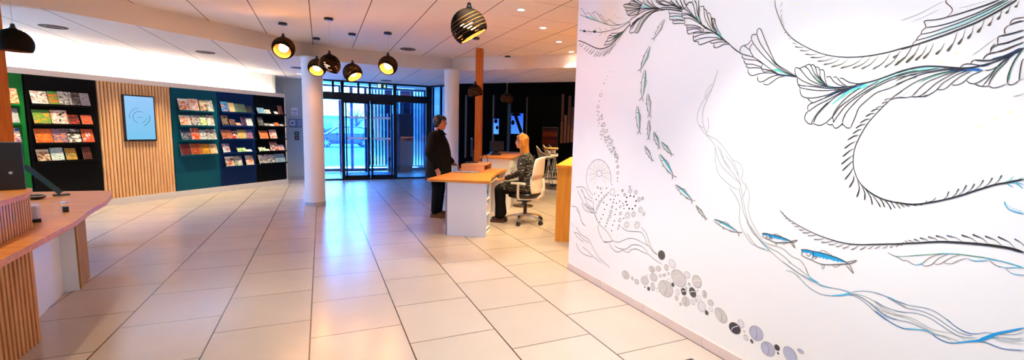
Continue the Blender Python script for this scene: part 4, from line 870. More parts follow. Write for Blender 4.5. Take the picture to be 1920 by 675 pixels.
# seated person --------------------------------------------------------------
sp = chp+Vector((0, 0, 0)); wz = thing('person', 'seated person with long blonde hair and glasses in a black blouse with white leaf pattern', 'person', sp, FR)
hc = V(.085, 0, 1.315)
m = MB(); head(m, hc, .97)
m.limb([V(.02, 0, 1.13), V(.06, 0, 1.24)], [.052, .047])
m.rings([ring((x, 0, z), rx, ry) for z, x, rx, ry in ((.52, -.04, .12, .17), (.62, -.04, .12, .165), (.75, -.02, .11, .14), (.90, 0, .115, .15), (1.02, .01, .11, .16), (1.10, .01, .08, .13), (1.14, .01, .05, .07))])
for s in (-1, 1):
    m.limb([V(-.02, s*.09, .575), V(.42, s*.10, .545), V(.40, s*.09, .10)], [.085, .058, .036]); m.limb([V(.385, s*.09, .045), V(.53, s*.10, .03)], [.034, .024])
AR = [V(0, -.165, 1.08), V(.06, -.225, .82), V(.30, -.16, .70)]; ALf = [V(0, .165, 1.08), V(.08, .225, .83), V(.33, .13, .72)]
m.limb(AR, [.045, .036, .024]); m.limb(ALf, [.045, .036, .024])
hand(m, AR[2], V(.9, .25, -.25), V(0, .1, -1), 1, .35); hand(m, ALf[2], V(.9, -.25, -.25), V(0, -.1, -1), -1, .35)
m.build('body', SKIN2, wz, remesh=.006)
face_parts(wz, hc, .97); glasses(wz, hc, .97)
bm_ = bpy.data.materials.new('leaf_print_blouse'); bm_.use_nodes = True; nt = bm_.node_tree; p = nt.nodes['Principled BSDF']; tc = nt.nodes.new('ShaderNodeTexCoord')
wv = nt.nodes.new('ShaderNodeTexWave'); wv.wave_type = 'RINGS'; wv.inputs['Scale'].default_value = 7; wv.inputs['Distortion'].default_value = 9; wv.inputs['Detail'].default_value = 2; wv.inputs['Detail Scale'].default_value = 2.2
nt.links.new(tc.outputs['Object'], wv.inputs['Vector']); nn = nt.nodes.new('ShaderNodeTexNoise'); nn.inputs['Scale'].default_value = 11; nt.links.new(tc.outputs['Object'], nn.inputs['Vector'])
f = math_node(nt, 'MULTIPLY', math_node(nt, 'GREATER_THAN', wv.outputs['Fac'], .945), math_node(nt, 'GREATER_THAN', nn.outputs['Fac'], .47))
mx = nt.nodes.new('ShaderNodeMix'); mx.data_type = 'RGBA'; nt.links.new(f, mx.inputs['Factor']); mx.inputs['A'].default_value = (.008, .008, .008, 1); mx.inputs['B'].default_value = (*rgb(160, 152, 138), 1)
nt.links.new(mx.outputs['Result'], p.inputs['Base Color']); p.inputs['Roughness'].default_value = .8
m = MB(); m.rings([ring((x, 0, z), rx, ry, 32) for z, x, rx, ry in ((.505, -.02, .16, .20), (.56, -.03, .165, .205), (.66, -.03, .15, .19), (.78, -.015, .135, .165), (.92, .01, .145, .17), (1.02, .01, .13, .175), (1.09, .005, .10, .155), (1.135, .01, .07, .10), (1.155, .015, .06, .065))])
for s in (-1, 1): m.limb([V(-.02, s*.09, .585), V(.16, s*.10, .58), V(.33, s*.10, .575)], [.105, .095, .085], 18)
for A_ in (AR, ALf): m.limb([A_[0], (A_[0]+A_[1])/2, A_[1], A_[2]+(A_[1]-A_[2])*.15], [.066, .062, .056, .042], 16)
m.build('blouse', bm_, wz, remesh=.009)
m = MB()
for s in (-1, 1): m.limb([V(.1, s*.095, .56), V(.42, s*.10, .54), V(.41, s*.092, .30), V(.40, s*.09, .13)], [.085, .078, .074, .085], 18)
m.build('trousers', TR, wz, remesh=.010)
for s in (-1, 1):
    m = MB(); m.limb([V(.365, s*.09, .045), V(.44, s*.095, .042), V(.50, s*.10, .034), V(.55, s*.102, .026)], [.038, .038, .034, .024], 14); m.box((.45, s*.097, .007), (.25, .07, .014)); m.build('shoe', mat('brown_shoe', rgb(84, 48, 34), .5), wz, remesh=.006)
HAIRB = wood('blonde_hair', rgb(214, 140, 52), rgb(104, 62, 28), .6, axis=(40, 40, 3), scale=2.)
m = MB(); m.ell(hc+V(-.02, 0, .04), (.098, .088, .09), 20, 14); m.ell(hc+V(.035, 0, .075), (.052, .07, .034), 14, 8)
m.rings([ring((hc.x+x, 0, hc.z+z), rx, ry, 24) for z, x, rx, ry in ((.06, -.05, .07, .085), (-.04, -.06, .055, .09), (-.14, -.075, .05, .10), (-.24, -.085, .05, .105), (-.33, -.095, .038, .09), (-.38, -.10, .02, .06))])
for s in (-1, 1):
    m.limb([hc+V(.03, s*.06, .09), hc+V(.02, s*.086, .02), hc+V(-.0, s*.088, -.09), hc+V(-.02, s*.095, -.2), hc+V(-.04, s*.10, -.28)], [.02, .024, .026, .028, .016], 10)
    m.limb([hc+V(-.03, s*.08, .03), hc+V(-.04, s*.095, -.1), hc+V(-.06, s*.10, -.3)], [.03, .032, .02], 10)
for i in range(6): a = -1+.4*i; m.limb([hc+V(-.01, .02*a, .125), hc+V(.062, .06*a, .075)], [.02, .013], 8)
m.build('hair', HAIRB, wz, remesh=.007)

# added figure outside, standing in for a reflection in the sliding doors ---------------------------------
ps = thing('person', 'added dark figure outside, stand-in for a reflection in the glass sliding doors', 'person', (2.2, 22.6, 0), -PI/2)
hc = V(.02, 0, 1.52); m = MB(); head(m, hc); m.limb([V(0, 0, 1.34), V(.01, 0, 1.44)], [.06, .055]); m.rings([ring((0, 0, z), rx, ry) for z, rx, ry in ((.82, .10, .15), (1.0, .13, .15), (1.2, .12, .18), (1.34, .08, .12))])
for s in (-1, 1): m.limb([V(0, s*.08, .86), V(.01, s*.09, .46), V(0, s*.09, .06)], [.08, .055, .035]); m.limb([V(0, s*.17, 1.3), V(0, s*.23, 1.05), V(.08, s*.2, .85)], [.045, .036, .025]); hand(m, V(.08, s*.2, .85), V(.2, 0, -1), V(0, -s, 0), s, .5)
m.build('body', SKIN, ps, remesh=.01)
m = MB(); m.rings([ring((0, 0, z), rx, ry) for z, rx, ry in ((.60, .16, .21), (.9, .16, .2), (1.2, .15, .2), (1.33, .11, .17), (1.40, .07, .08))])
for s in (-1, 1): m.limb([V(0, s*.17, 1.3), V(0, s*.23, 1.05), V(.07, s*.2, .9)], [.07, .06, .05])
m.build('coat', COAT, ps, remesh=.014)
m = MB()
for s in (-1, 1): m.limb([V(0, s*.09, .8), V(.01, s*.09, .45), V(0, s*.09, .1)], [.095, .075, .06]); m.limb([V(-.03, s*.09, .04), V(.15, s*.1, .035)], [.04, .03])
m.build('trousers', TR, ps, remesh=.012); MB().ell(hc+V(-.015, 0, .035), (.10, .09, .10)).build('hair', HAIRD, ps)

# ------------------------------------------------------------------ outside
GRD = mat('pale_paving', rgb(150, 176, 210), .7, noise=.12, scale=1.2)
struct(MB().box((0, 68, -.06), (160, 99, .1)).build('ground', GRD))
m = MB()
for i in range(14): m.box((-4+.0*i, 17.5+1.3*i, -.006), (26, .05, .006))
struct(m.build('paving_joint', mat('joint_blue', rgb(120, 150, 190), .8)))
def car():
    t = thing('parked_car', 'blue compact car parked outside beyond the glass doors', 'car', (1.55, 33.2, 0), math.radians(4))
    P = mat('car_paint', rgb(10, 26, 80), .3, coat=.4); G_ = mat('car_glass', rgb(150, 180, 205), .1, coat=.3); W = mat('wheel_alloy', rgb(190, 205, 220), .3, .6)
    prof = [(-2.05, .35), (-2.08, .62), (-1.95, .80), (-1.2, .95), (-.60, 1.36), (.0, 1.46), (.9, 1.45), (1.55, 1.32), (1.88, .98), (1.98, .75), (1.98, .38), (1.75, .25), (-1.85, .22)]
    m = MB(); rs = []
    for y, k in ((-.80, .93), (-.86, 1), (0, 1.02), (.86, 1), (.80, .93)):
        rs.append([(x*(.99 if abs(y) > .82 and k < 1 else 1), (y if z < .95 else y*.82), .3+(z-.3)*k) for x, z in prof])
    m.rings(rs, smooth=False); m.build('car_body', P, t, bevel=.05)
    for ys in (-1, 1):
        m = MB(); y = ys*.80
        m.add([(-1.05, y, .97), (-.55, y*.93, 1.30), (.12, y*.91, 1.385), (.12, y, .97)], [(0, 1, 2, 3)]); m.add([(.2, y, .97), (.2, y*.91, 1.385), (.95, y*.91, 1.37), (1.35, y*.93, 1.24), (1.5, y, .98)], [(0, 1, 2, 3, 4)])
        for v_ in range(len(m.v)): m.v[v_] = (m.v[v_][0], m.v[v_][1]+ys*.05, m.v[v_][2])
        m.build('side_window', G_, t)
        for x in (-1.28, 1.27):
            e = MB().cyl((x, ys*.70, .33), (x, ys*.88, .33), .33, n=28).build('wheel', BLACKP, t)
            m = MB().cyl((x, ys*.885, .33), (x, ys*.89, .33), .07, n=16)
            for k in range(7): a = 2*PI*k/7; m.box((x+.13*math.cos(a), ys*.888, .33+.13*math.sin(a)), (.22, .01, .05), M=Matrix.Rotation(-a, 4, 'Y'))
            m.build('hub_cap', W, e)
        MB().box((-1.96, ys*.62, .68), (.14, .3, .12)).build('headlight', W, t, bevel=.02); MB().box((1.93, ys*.66, .85), (.1, .22, .2)).build('tail_light', mat('tail_red', rgb(150, 20, 30), .3), t, bevel=.02)
        MB().box((-.55, ys*.95, .98), (.1, .14, .1)).build('mirror', P, t, bevel=.02)
car()
def leafy(name, lab, cat, blobs, col, seed, n, sz):
    rnd = random.Random(seed); m = MB()
    for _ in range(n):
        c, r = rnd.choice(blobs); th = rnd.uniform(0, 2*PI); ph = math.acos(rnd.uniform(-1, 1)); k = rnd.uniform(.75, 1.05)
        p = Vector((c[0]+r[0]*k*math.sin(ph)*math.cos(th), c[1]+r[1]*k*math.sin(ph)*math.sin(th), max(.02, c[2]+r[2]*k*math.cos(ph))))
        a = Vector((rnd.uniform(-1, 1), rnd.uniform(-1, 1), rnd.uniform(-1, 1))).normalized()*sz; b = a.orthogonal().normalized()*sz*.6
        m.add([p-a, p-b, p+a, p+b], [(0, 1, 2, 3)])
    for c, r in blobs: m.ell(c, (r[0]*.8, r[1]*.8, r[2]*.8), 12, 8)
    o = m.build(name, col); tag(o, lab, cat); return o
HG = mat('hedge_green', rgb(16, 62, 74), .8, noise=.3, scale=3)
leafy('hedge', 'dark green hedge beyond the car outside', 'hedge', [((-1.5+1.4*i, 45, .55), (1.0, .8, .75)) for i in range(3)], HG, 2, 1500, .10)
leafy('hedge', 'low dark hedge further right beyond the car outside', 'hedge', [((3.6+1.4*i, 46, .45), (1.0, .8, .6)) for i in range(2)], HG, 4, 900, .10)
t = thing('bare_tree', 'dark bare-branched tree outside beyond the parked car', 'tree', (3.0, 42, 0)); rnd = random.Random(7)
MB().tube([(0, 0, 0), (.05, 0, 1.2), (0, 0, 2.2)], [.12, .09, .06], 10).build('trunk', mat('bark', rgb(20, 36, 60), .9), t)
m = MB()
for i in range(46):
    z = rnd.uniform(1.3, 2.8); a = rnd.uniform(0, 2*PI); L = rnd.uniform(.5, 1.3); p = Vector((0, 0, min(z, 2.2))); pts = [p]
    for k in range(4): p = p+Vector((math.cos(a+rnd.uniform(-.5, .5))*L/4, math.sin(a)*L/4, rnd.uniform(.02, .4))); pts.append(p)
    m.tube(pts, [.03, .022, .016, .012, .006], 5)
m.build('branches', mat('bark', (0, 0, 0)), t)
t = thing('white_building', 'long low white building far outside beyond the car', 'building', (-2, 58, 0))
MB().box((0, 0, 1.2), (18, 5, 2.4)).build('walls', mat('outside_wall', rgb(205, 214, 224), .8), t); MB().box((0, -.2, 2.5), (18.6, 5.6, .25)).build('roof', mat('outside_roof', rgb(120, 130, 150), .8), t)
for i in range(5): MB().box((-7+3.2*i, -2.52, 1.3), (1.4, .05, 1.0)).build('window', mat('car_glass', (0, 0, 0)), t)

# ------------------------------------------------------------------ mural (paint on the right wall)
# strokes and shapes in wall millimetres: s stroke, f fill, F/O filled/open ellipse
MURAL={
'garland':"""s g 4.9 4.1 3962 2685 3876 2650 3763 2601 3656 2562 3539 2514 3428 2473 3375 2462 3299 2451 3226 2449 3167 2455
s g 4.4 4.3 3963 2742 3939 2741 3922 2728 3895 2697 3861 2668
s g 4.3 4.1 3854 2671 3823 2674 3783 2655 3750 2627 3671 2567
s g 4.2 4.1 3759 2645 3737 2653 3722 2649 3697 2611 3627 2556
s g 4.2 4 3722 2649 3715 2658 3686 2653 3655 2630 3586 2567 3497 2497
s g 4.1 3.9 3631 2601 3617 2611 3588 2599 3543 2554 3470 2490
s g 4 3.8 3506 2526 3480 2531 3446 2525 3404 2497 3337 2463 3262 2448
s g 4.3 4.2 3862 2677 3844 2643 3779 2608
f tl 0 0 3892 2654 3765 2626 3672 2577 3569 2532 3483 2494 3428 2474 3539 2514 3656 2562 3779 2608
s k 4.4 3.7 3963 2533 3880 2510 3784 2485 3692 2466 3575 2441 3464 2430 3360 2425 3272 2429 3201 2440 3155 2453
F dk 5.3 0 3868.9 2506.7 -27.4 -5.2 -1.0 -12.0
F dk 5.1 0 3685.3 2467.7 -28.4 -5.4 -1.1 -13.2
s k 6.4 2.1 3802 2517 3784 2485
s k 6.4 2.1 3832 2464 3808 2485
s k 6.3 2.1 3769 2449 3722 2469
s k 6.2 2.1 3669 2498 3649 2471
s k 6.1 2 3614 2485 3562 2451
s k 6.1 2 3604 2414 3547 2434
s k 6 2 3504 2463 3499 2443
s k 6 2 3514 2410 3491 2429
s k 5.9 1.9 3420 2452 3386 2432
s k 5.8 1.9 3384 2447 3347 2427
s k 5.7 1.9 3320 2408 3309 2429
s k 6.6 7.3 3975 2430 3921 2416 3822 2378 3727 2337 3635 2302 3562 2285 3493 2284 3413 2295 3351 2323 3290 2350 3220 2389 3175 2413 3141 2425
s k 2.2 7.7 3920 2407 3932 2394 3954 2374
s k 2.2 7.6 3862 2385 3883 2374 3922 2358
s k 2.1 7.5 3805 2360 3823 2344 3857 2322
s k 2.1 7.5 3750 2341 3774 2324 3821 2300
s k 2.1 7.4 3696 2320 3723 2302 3775 2275
s k 2.1 7.4 3643 2303 3676 2286 3740 2260
s k 2 7.3 3598 2291 3625 2266 3678 2229
s k 2 7.2 3555 2283 3583 2258 3636 2222
s k 2 7.1 3513 2281 3539 2254 3589 2216
s k 2 7.1 3479 2282 3496 2252 3528 2208
s k 2 7 3452 2284 3470 2254 3503 2208
s k 2 7 3419 2284 3437 2260 3470 2225
s k 2 6.9 3393 2288 3407 2260 3434 2220
s k 1.9 6.8 3375 2300 3383 2278 3399 2246
s k 1.9 3.9 3356 2307 3358 2290 3363 2266
s k 1.9 3.9 3338 2321 3337 2303 3337 2276
s k 1.9 3.8 3307 2330 3306 2317 3304 2296
s k 1.9 3.8 3284 2345 3283 2334 3281 2316
s k 1.9 3.8 3272 2358 3269 2346 3264 2327
s k 1.9 3.8 3249 2372 3248 2363 3247 2350
s k 5 4.7 3515 2303 3491 2339 3465 2350 3460 2373 3441 2386 3414 2386 3409 2398 3357 2390 3280 2380 3238 2385
s k 5 4.8 3509 2310 3415 2310 3352 2334 3292 2365
s k 5 4.7 3491 2339 3417 2334 3353 2346 3280 2374
s k 4.9 4.7 3462 2365 3393 2361 3329 2368 3268 2384
s k 4.9 4.7 3441 2386 3368 2370 3317 2374 3256 2383
f tg 0 0 3417 2334 3354 2365 3244 2386 3176 2417 3244 2379 3315 2347
s k 5 4.6 3156 2456 3134 2470 3067 2480 3003 2494 2909 2493 2788 2471
s k 5.1 5 3161 2454 3147 2426 3139 2395 3148 2368 3141 2352 3112 2348 3084 2352
s k 5 4.7 3139 2395 3118 2420 3064 2437 2980 2468 2887 2478
s k 5 4.7 3084 2352 3058 2380 3019 2428 2958 2463 2867 2478
s k 5 4.5 3084 2352 3066 2340 3038 2336 3018 2354 2994 2388 2954 2421 2876 2458 2778 2459 2730 2450
s k 4.9 4.6 3050 2342 3014 2378 2985 2414 2936 2444 2856 2467 2798 2468
s k 5 4.6 3126 2378 3074 2425 3020 2446 2927 2470 2827 2475
s k 4.9 4.8 3068 2488 3024 2492 2961 2495
f ol 0 0 3136 2395 3119 2434 3065 2455 3000 2462 3063 2434 3106 2410
f gr 0 0 3078 2351 3038 2404 2978 2450 2887 2478 2798 2468 2895 2452 2965 2423 3014 2378 3044 2340
s k 5.5 5.6 3147 2623 3169 2611 3156 2599 3234 2612 3251 2609 3240 2592 3219 2580
s k 5.6 5.4 3219 2580 3221 2562 3204 2548 3196 2523 3178 2510 3148 2497 3079 2491 3062 2490
s k 5.5 5.3 3156 2599 3098 2581 3041 2558 3007 2543
s k 5.6 5.3 3219 2580 3142 2560 3072 2541 3017 2532
s k 5.6 5.3 3234 2612 3191 2602 3120 2573 3023 2542
s k 5.6 5.3 3204 2548 3128 2538 3072 2532 3022 2528
s k 5.5 5.3 3178 2510 3127 2518 3071 2522 3022 2523
s k 5.5 5.3 3147 2623 3088 2594 3008 2550
s k 5.4 5.3 3078 2610 3032 2581 3003 2556
s k 5.4 5.3 3124 2621 3054 2577 3013 2550
s k 5.4 5.3 3062 2490 3043 2513 3022 2528 3014 2552 2997 2570
s k 5.3 5 2997 2570 2965 2547 2911 2514 2848 2487 2798 2472
s k 5.3 5.2 2997 2570 2991 2577 2979 2581
s k 5.2 5 2947 2577 2913 2541 2859 2498 2808 2475
s k 5.3 5 3019 2527 2963 2516 2858 2488 2798 2471
s k 5.4 5.1 3052 2497 3026 2510 2962 2509 2858 2486
s k 5.1 5 2895 2564 2882 2534 2839 2496 2779 2469
f tg 0 0 3176 2555 3096 2561 3018 2539 3027 2520 3048 2511 3127 2522
f tl 0 0 3011 2527 3008 2550 2976 2550 2911 2512 2808 2475 2910 2501
s k 6.3 5.9 2788 2471 2750 2472 2684 2455 2620 2435 2557 2410
s k 6.3 5.9 2788 2463 2711 2449 2646 2428 2592 2412 2556 2398
s k 6.3 5.9 2824 2546 2782 2509 2724 2483 2667 2467 2621 2448 2558 2414
s k 6.3 6.1 2844 2551 2817 2521 2762 2492 2686 2469
s k 6.3 6 2803 2527 2755 2522 2706 2497 2659 2473 2612 2449
s k 6.1 5.9 2680 2506 2622 2457 2558 2419
s k 6 5.9 2626 2496 2596 2457 2550 2417
s k 5.9 5.9 2581 2485 2556 2442 2536 2412
s k 5.9 5.8 2547 2476 2525 2440 2512 2422
s k 5.8 5.7 2517 2423 2502 2444 2470 2442
s k 6.1 6.1 2670 2501 2688 2492
s k 5.7 5.7 2454 2447 2470 2442
f tg 0 0 2723 2480 2650 2470 2549 2415 2553 2409 2621 2443 2667 2464
f gr 0 0 2989 2580 2947 2573 2859 2501 2798 2474 2620 2437 2558 2411 2592 2412 2711 2449 2778 2461 2858 2488 2921 2516
f gr 0 0 3239 2610 3147 2620 3020 2560 3022 2526 3068 2491 3172 2511 3211 2556
s k 4.5 3.5 2692 2437 2688 2416 2678 2409 2678 2385 2680 2372 2665 2360 2642 2356 2641 2342 2635 2327 2599 2321 2564 2315 2528 2306
s k 4.5 3.5 2688 2413 2633 2402 2588 2388 2552 2373
s k 4.5 3.5 2678 2385 2631 2381 2587 2371 2551 2360
s k 4.5 3.5 2674 2363 2620 2355 2567 2342 2527 2327
s k 4.4 3.5 2642 2348 2584 2339 2530 2325
f tl 0 0 2667 2386 2614 2383 2552 2365 2546 2350 2604 2369 2666 2376
s k 4.7 3.9 2555 2386 2555 2404 2535 2413 2515 2420
s k 5 3.9 2776 2455 2719 2449 2663 2434 2599 2411 2555 2395
s k 4.7 3.9 2555 2386 2552 2364 2537 2345 2520 2338 2523 2311 2516 2291
s k 4.7 3.7 2515 2423 2501 2443 2476 2443 2459 2430 2440 2396 2419 2337 2391 2296 2359 2262
s k 4.6 3.7 2441 2450 2418 2408 2410 2365 2390 2319 2362 2269
s k 4.5 3.7 2405 2440 2399 2392 2398 2350 2381 2305 2358 2268
s k 4.7 3.7 2515 2420 2470 2373 2417 2316 2358 2262
s k 4.7 3.7 2540 2414 2495 2384 2459 2346 2400 2300 2358 2262
s k 4.7 3.8 2553 2380 2502 2371 2459 2340 2399 2297
s k 4.7 3.7 2537 2345 2474 2331 2423 2302 2382 2276 2333 2240
s k 4.7 3.7 2516 2291 2461 2281 2412 2267 2380 2251 2351 2232
s k 4.7 3.8 2548 2366 2501 2362 2458 2337
s k 4.7 3.7 2498 2282 2493 2256 2485 2230 2472 2220 2440 2222 2408 2223 2377 2220 2337 2205
s k 4.7 3.7 2493 2268 2444 2263 2395 2250 2355 2234
s k 4.7 3.7 2491 2250 2450 2251 2394 2240 2346 2216
s k 4.5 3.7 2337 2205 2340 2224 2351 2234
f tg 0 0 2478 2371 2418 2325 2358 2265 2382 2281 2433 2319 2476 2353
f tl 0 0 2419 2337 2392 2299 2358 2263 2376 2301 2395 2332
s k 3.7 3.6 2393 2392 2358 2387 2351 2372 2340 2314 2304 2254 2263 2206
s k 3.7 3.6 2351 2369 2328 2352 2318 2321 2290 2263 2249 2203
s k 3.7 3.6 2315 2329 2298 2328 2283 2296 2267 2241 2225 2182
s k 3.6 3.6 2280 2292 2264 2285 2248 2274 2242 2247 2220 2203 2188 2161
s k 3.7 3.7 2392 2390 2390 2360 2386 2318 2358 2265
s k 3.6 3.6 2267 2280 2252 2275 2259 2234
s k 3.6 3.6 2279 2295 2259 2239 2219 2186
s k 6.7 2.7 2358 2262 2317 2234 2270 2204 2225 2179 2187 2146 2150 2118 2114 2088 2071 2050 2030 2022 1981 1998
s k 4.2 4.1 2430 2217 2430 2190 2422 2164 2406 2156 2378 2157
s k 4.2 3.9 2427 2189 2367 2196 2299 2194 2240 2181 2180 2145
s k 4.2 3.9 2422 2164 2364 2169 2304 2167 2237 2154 2165 2131
s k 4.1 3.9 2382 2154 2376 2136 2360 2127 2322 2130 2279 2137 2221 2138 2150 2120
s k 4.2 4 2436 2221 2384 2212 2314 2203 2254 2188
s k 4 3.9 2279 2137 2262 2120 2234 2119 2191 2119 2135 2104
s k 4 3.8 2242 2116 2242 2096 2230 2087 2209 2085 2175 2094 2148 2098 2117 2089
s k 4.1 4 2340 2238 2286 2213 2240 2190
f tq 0 0 2248 2192 2211 2179 2166 2137 2187 2144 2223 2161
f tg 0 0 2194 2148 2128 2103 2149 2109 2186 2135
f tl 0 0 2287 2228 2256 2207 2189 2164 2225 2176 2263 2200""",
'fan':"""s k 3.5 3.4 2108 2083 2072 2053 2032 2023 2019 2014
s k 3.4 3.3 2028 2022 2034 2041 2028 2057 2009 2065 1983 2046 1962 2028
s k 3.4 3.3 2009 2065 1978 2069 1957 2092
s k 3.3 3.3 1957 2092 1960 2109 1948 2122 1921 2112
s k 3.3 3 1921 2112 1925 2132 1914 2150 1899 2142 1885 2115 1849 2045 1807 1968 1775 1922 1717 1881 1649 1836
s k 3.3 3 1921 2112 1894 2058 1836 1985 1774 1916 1710 1867 1649 1835
s k 3.3 3 1957 2092 1931 2054 1873 1990 1803 1926 1730 1873 1649 1835
s k 3.3 3.3 1943 2066 1961 2053 1960 2026 1931 1982
s k 3.3 3.1 1931 1982 1891 1956 1836 1914 1762 1860
s k 3.4 3.3 2019 2014 1971 1997 1927 1981
s k 3.4 3.2 2015 2010 2011 1989 1968 1973 1906 1958 1864 1933
s k 3.4 3.2 1998 1977 1994 1960 1978 1947 1934 1940 1869 1914
s k 3.4 3.2 1981 1944 1976 1929 1956 1921 1910 1917 1868 1908
s k 3.3 3.1 1963 1918 1963 1898 1944 1876 1920 1871 1891 1877 1840 1878 1762 1867
s k 3.2 3.2 1864 1933 1873 1918 1867 1898 1847 1879
s k 3.2 3.1 1855 1883 1812 1885 1762 1860
s k 3.2 3.1 1868 1904 1827 1893 1770 1873
s k 3.3 3.1 1893 1864 1891 1844 1879 1829 1850 1830 1823 1844 1782 1856 1734 1854
s k 3.2 3 1841 1810 1819 1807 1792 1822 1760 1841 1714 1848 1649 1835
s k 3.2 3.2 1849 1820 1844 1810 1833 1807
s db 9.4 6.6 1783 1869 1741 1855 1688 1845 1646 1834
f tq 0 0 1813 1891 1771 1880 1701 1851 1649 1836 1716 1862 1772 1896
f tg 0 0 1821 1970 1789 1927 1760 1904 1788 1920 1812 1949""",
'leaf':"""s k 3.6 3.4 1646 1834 1661 1855 1664 1882 1658 1888 1637 1879 1615 1854 1579 1815 1532 1788 1476 1770
s k 3.6 3.4 1637 1882 1612 1888 1591 1873 1561 1832 1527 1797 1476 1770
s k 3.5 3.4 1612 1890 1587 1898 1573 1881 1553 1844 1515 1803 1482 1772
s k 3.5 3.4 1577 1891 1564 1892 1550 1872 1537 1836 1502 1795
s k 3.5 3.4 1557 1879 1535 1874 1525 1847 1522 1822 1496 1788
s k 3.4 3.4 1526 1860 1512 1859 1503 1845 1498 1813 1483 1781
s k 3.4 3.3 1493 1819 1472 1820 1456 1797 1430 1776 1395 1762
s k 3.3 3.3 1457 1812 1443 1816 1427 1798 1408 1778 1385 1764
s k 3.3 3.1 1425 1806 1411 1805 1381 1784 1348 1773 1306 1771 1266 1777
s k 3.6 3.1 1646 1834 1610 1808 1556 1784 1494 1770 1434 1760 1379 1761 1326 1767 1276 1775
s k 3.6 3.3 1646 1834 1642 1801 1621 1786 1556 1775 1475 1759 1406 1756
s k 3.6 3.2 1638 1794 1627 1777 1593 1765 1528 1752 1456 1748 1394 1751 1346 1759
s k 3.6 3.3 1625 1770 1620 1744 1605 1724 1575 1715 1531 1715 1478 1725 1433 1741 1389 1750
s k 3.5 3.4 1578 1714 1560 1695 1541 1688 1511 1702
s k 3.5 3.5 1538 1691 1565 1680 1573 1661 1565 1644
s k 3.5 3.2 1538 1690 1499 1705 1454 1724 1410 1742 1368 1757
s k 3.5 3.5 1565 1644 1579 1628 1582 1602 1568 1583 1551 1572 1532 1575
s k 3.5 3.2 1564 1641 1526 1672 1469 1700 1420 1728 1357 1756
s k 3.5 3.4 1532 1575 1510 1567 1491 1567 1474 1576 1466 1582
s k 3.5 3.2 1532 1575 1521 1614 1483 1664 1430 1716 1367 1748
s k 3.4 3.1 1466 1582 1437 1613 1407 1661 1352 1706 1303 1743 1247 1778
s k 3.4 3.4 1466 1582 1456 1570 1441 1568 1436 1573
s k 3.4 3.3 1436 1573 1425 1554 1413 1551 1397 1564 1387 1573
s k 3.3 2.9 1432 1582 1409 1624 1380 1666 1336 1705 1283 1742 1227 1776 1156 1802 1104 1810
s k 3.3 3.2 1387 1573 1372 1558 1357 1552 1347 1555
s k 3.3 2.9 1388 1576 1381 1618 1348 1670 1301 1720 1244 1756 1181 1783 1103 1794
s k 3.2 2.9 1347 1555 1331 1611 1320 1652 1292 1685 1251 1722 1195 1741 1135 1773 1101 1782
s k 3.2 3.3 1324 1751 1374 1713 1414 1667 1437 1619 1430 1579
s k 3.5 3.4 1545 1576 1516 1633 1468 1688
s k 5.3 6.2 1347 1769 1301 1773 1257 1782 1206 1799 1157 1815 1106 1823
s db 4.3 13.3 1488 1712 1432 1735 1378 1749 1336 1757
s bl 5.6 18.4 1438 1686 1407 1712 1376 1737 1345 1746 1306 1768
s tq 5.6 18.1 1449 1675 1407 1709 1366 1739 1324 1751 1276 1772
s db 2.9 8.1 1527 1797 1495 1781 1470 1768 1417 1759 1379 1761
s tg 2.9 8.4 1563 1845 1534 1811 1495 1779 1458 1766
s db 2.9 5.6 1523 1828 1512 1806 1482 1775
s tl 15.7 12 1300 1765 1251 1773 1192 1795 1139 1808 1105 1813
F k 2.7 0 1388.2 1571.5 -3.9 0.0 -0.6 -5.4
F k 2.8 0 1430.8 1583.2 -3.4 -0.0 -0.5 -4.4
s k 6.5 4.5 1184 1806 1148 1816 1114 1823 1074 1824 1031 1818 983 1808 953 1802 924 1801 901 1805 869 1812 843 1822 819 1833 805 1844
s k 3 2.8 1182 1790 1140 1800 1095 1806 1059 1808 1030 1812
s k 3 2.7 1180 1770 1139 1790 1094 1798 1055 1801 1014 1805 977 1803
s k 3 2.7 1178 1754 1133 1774 1084 1792 1038 1798 995 1801 952 1800
s k 3 2.7 1173 1704 1140 1734 1101 1761 1065 1776 1028 1788 982 1795 943 1797
s k 2.9 2.7 1111 1696 1087 1730 1060 1757 1026 1772 993 1785 952 1796
s k 2.9 2.7 1084 1694 1059 1716 1033 1746 998 1771 969 1788 937 1794
s k 2.8 2.6 1067 1696 1051 1699 1027 1718 1013 1741 990 1761 962 1780 928 1791
s k 2.8 2.6 1027 1721 1011 1718 996 1723 977 1746 952 1771 922 1787
s k 2.7 2.6 979 1737 966 1734 949 1739 936 1752 920 1771 888 1785
s k 3 2.8 1172 1693 1150 1694 1132 1691 1115 1695 1100 1693 1084 1695 1067 1692 1054 1697
s k 2.7 2.5 934 1750 922 1738 908 1735 897 1740 877 1756 860 1776 846 1800 828 1820
s k 2.6 2.6 908 1735 893 1725 873 1721 865 1723
s k 2.6 2.5 865 1723 862 1743 849 1775 833 1799 818 1824
s k 2.6 2.5 865 1723 853 1714 842 1714 830 1718 815 1726
s k 2.5 2.4 812 1726 815 1750 811 1782 802 1820 788 1850 784 1860
s k 2.5 2.5 812 1726 802 1721 792 1726 783 1736
s k 2.5 2.4 783 1736 784 1772 783 1807 779 1817
s k 2.5 2.4 783 1736 771 1742
s k 2.6 2.5 883 1786 866 1786 851 1794 837 1808 818 1829
s k 2.7 2.6 959 1806 951 1816 937 1818 916 1813 896 1806
s k 2.6 2.6 928 1818 925 1827 918 1831
s k 2.6 2.4 893 1830 887 1843 878 1849 860 1852 834 1861 810 1871 788 1878
s k 2.6 2.5 882 1724 868 1751 855 1779
s k 2.5 2.6 864 1887 873 1874 874 1854
s k 4.4 5.3 918 1831 898 1826 876 1823 857 1826 832 1833 805 1844 784 1858
s k 2.1 5.4 870 1873 855 1882 824 1884
s bl 6.8 13 994 1795 964 1797 929 1796 894 1787
s bl 6.7 6.5 951 1790 923 1792 888 1786
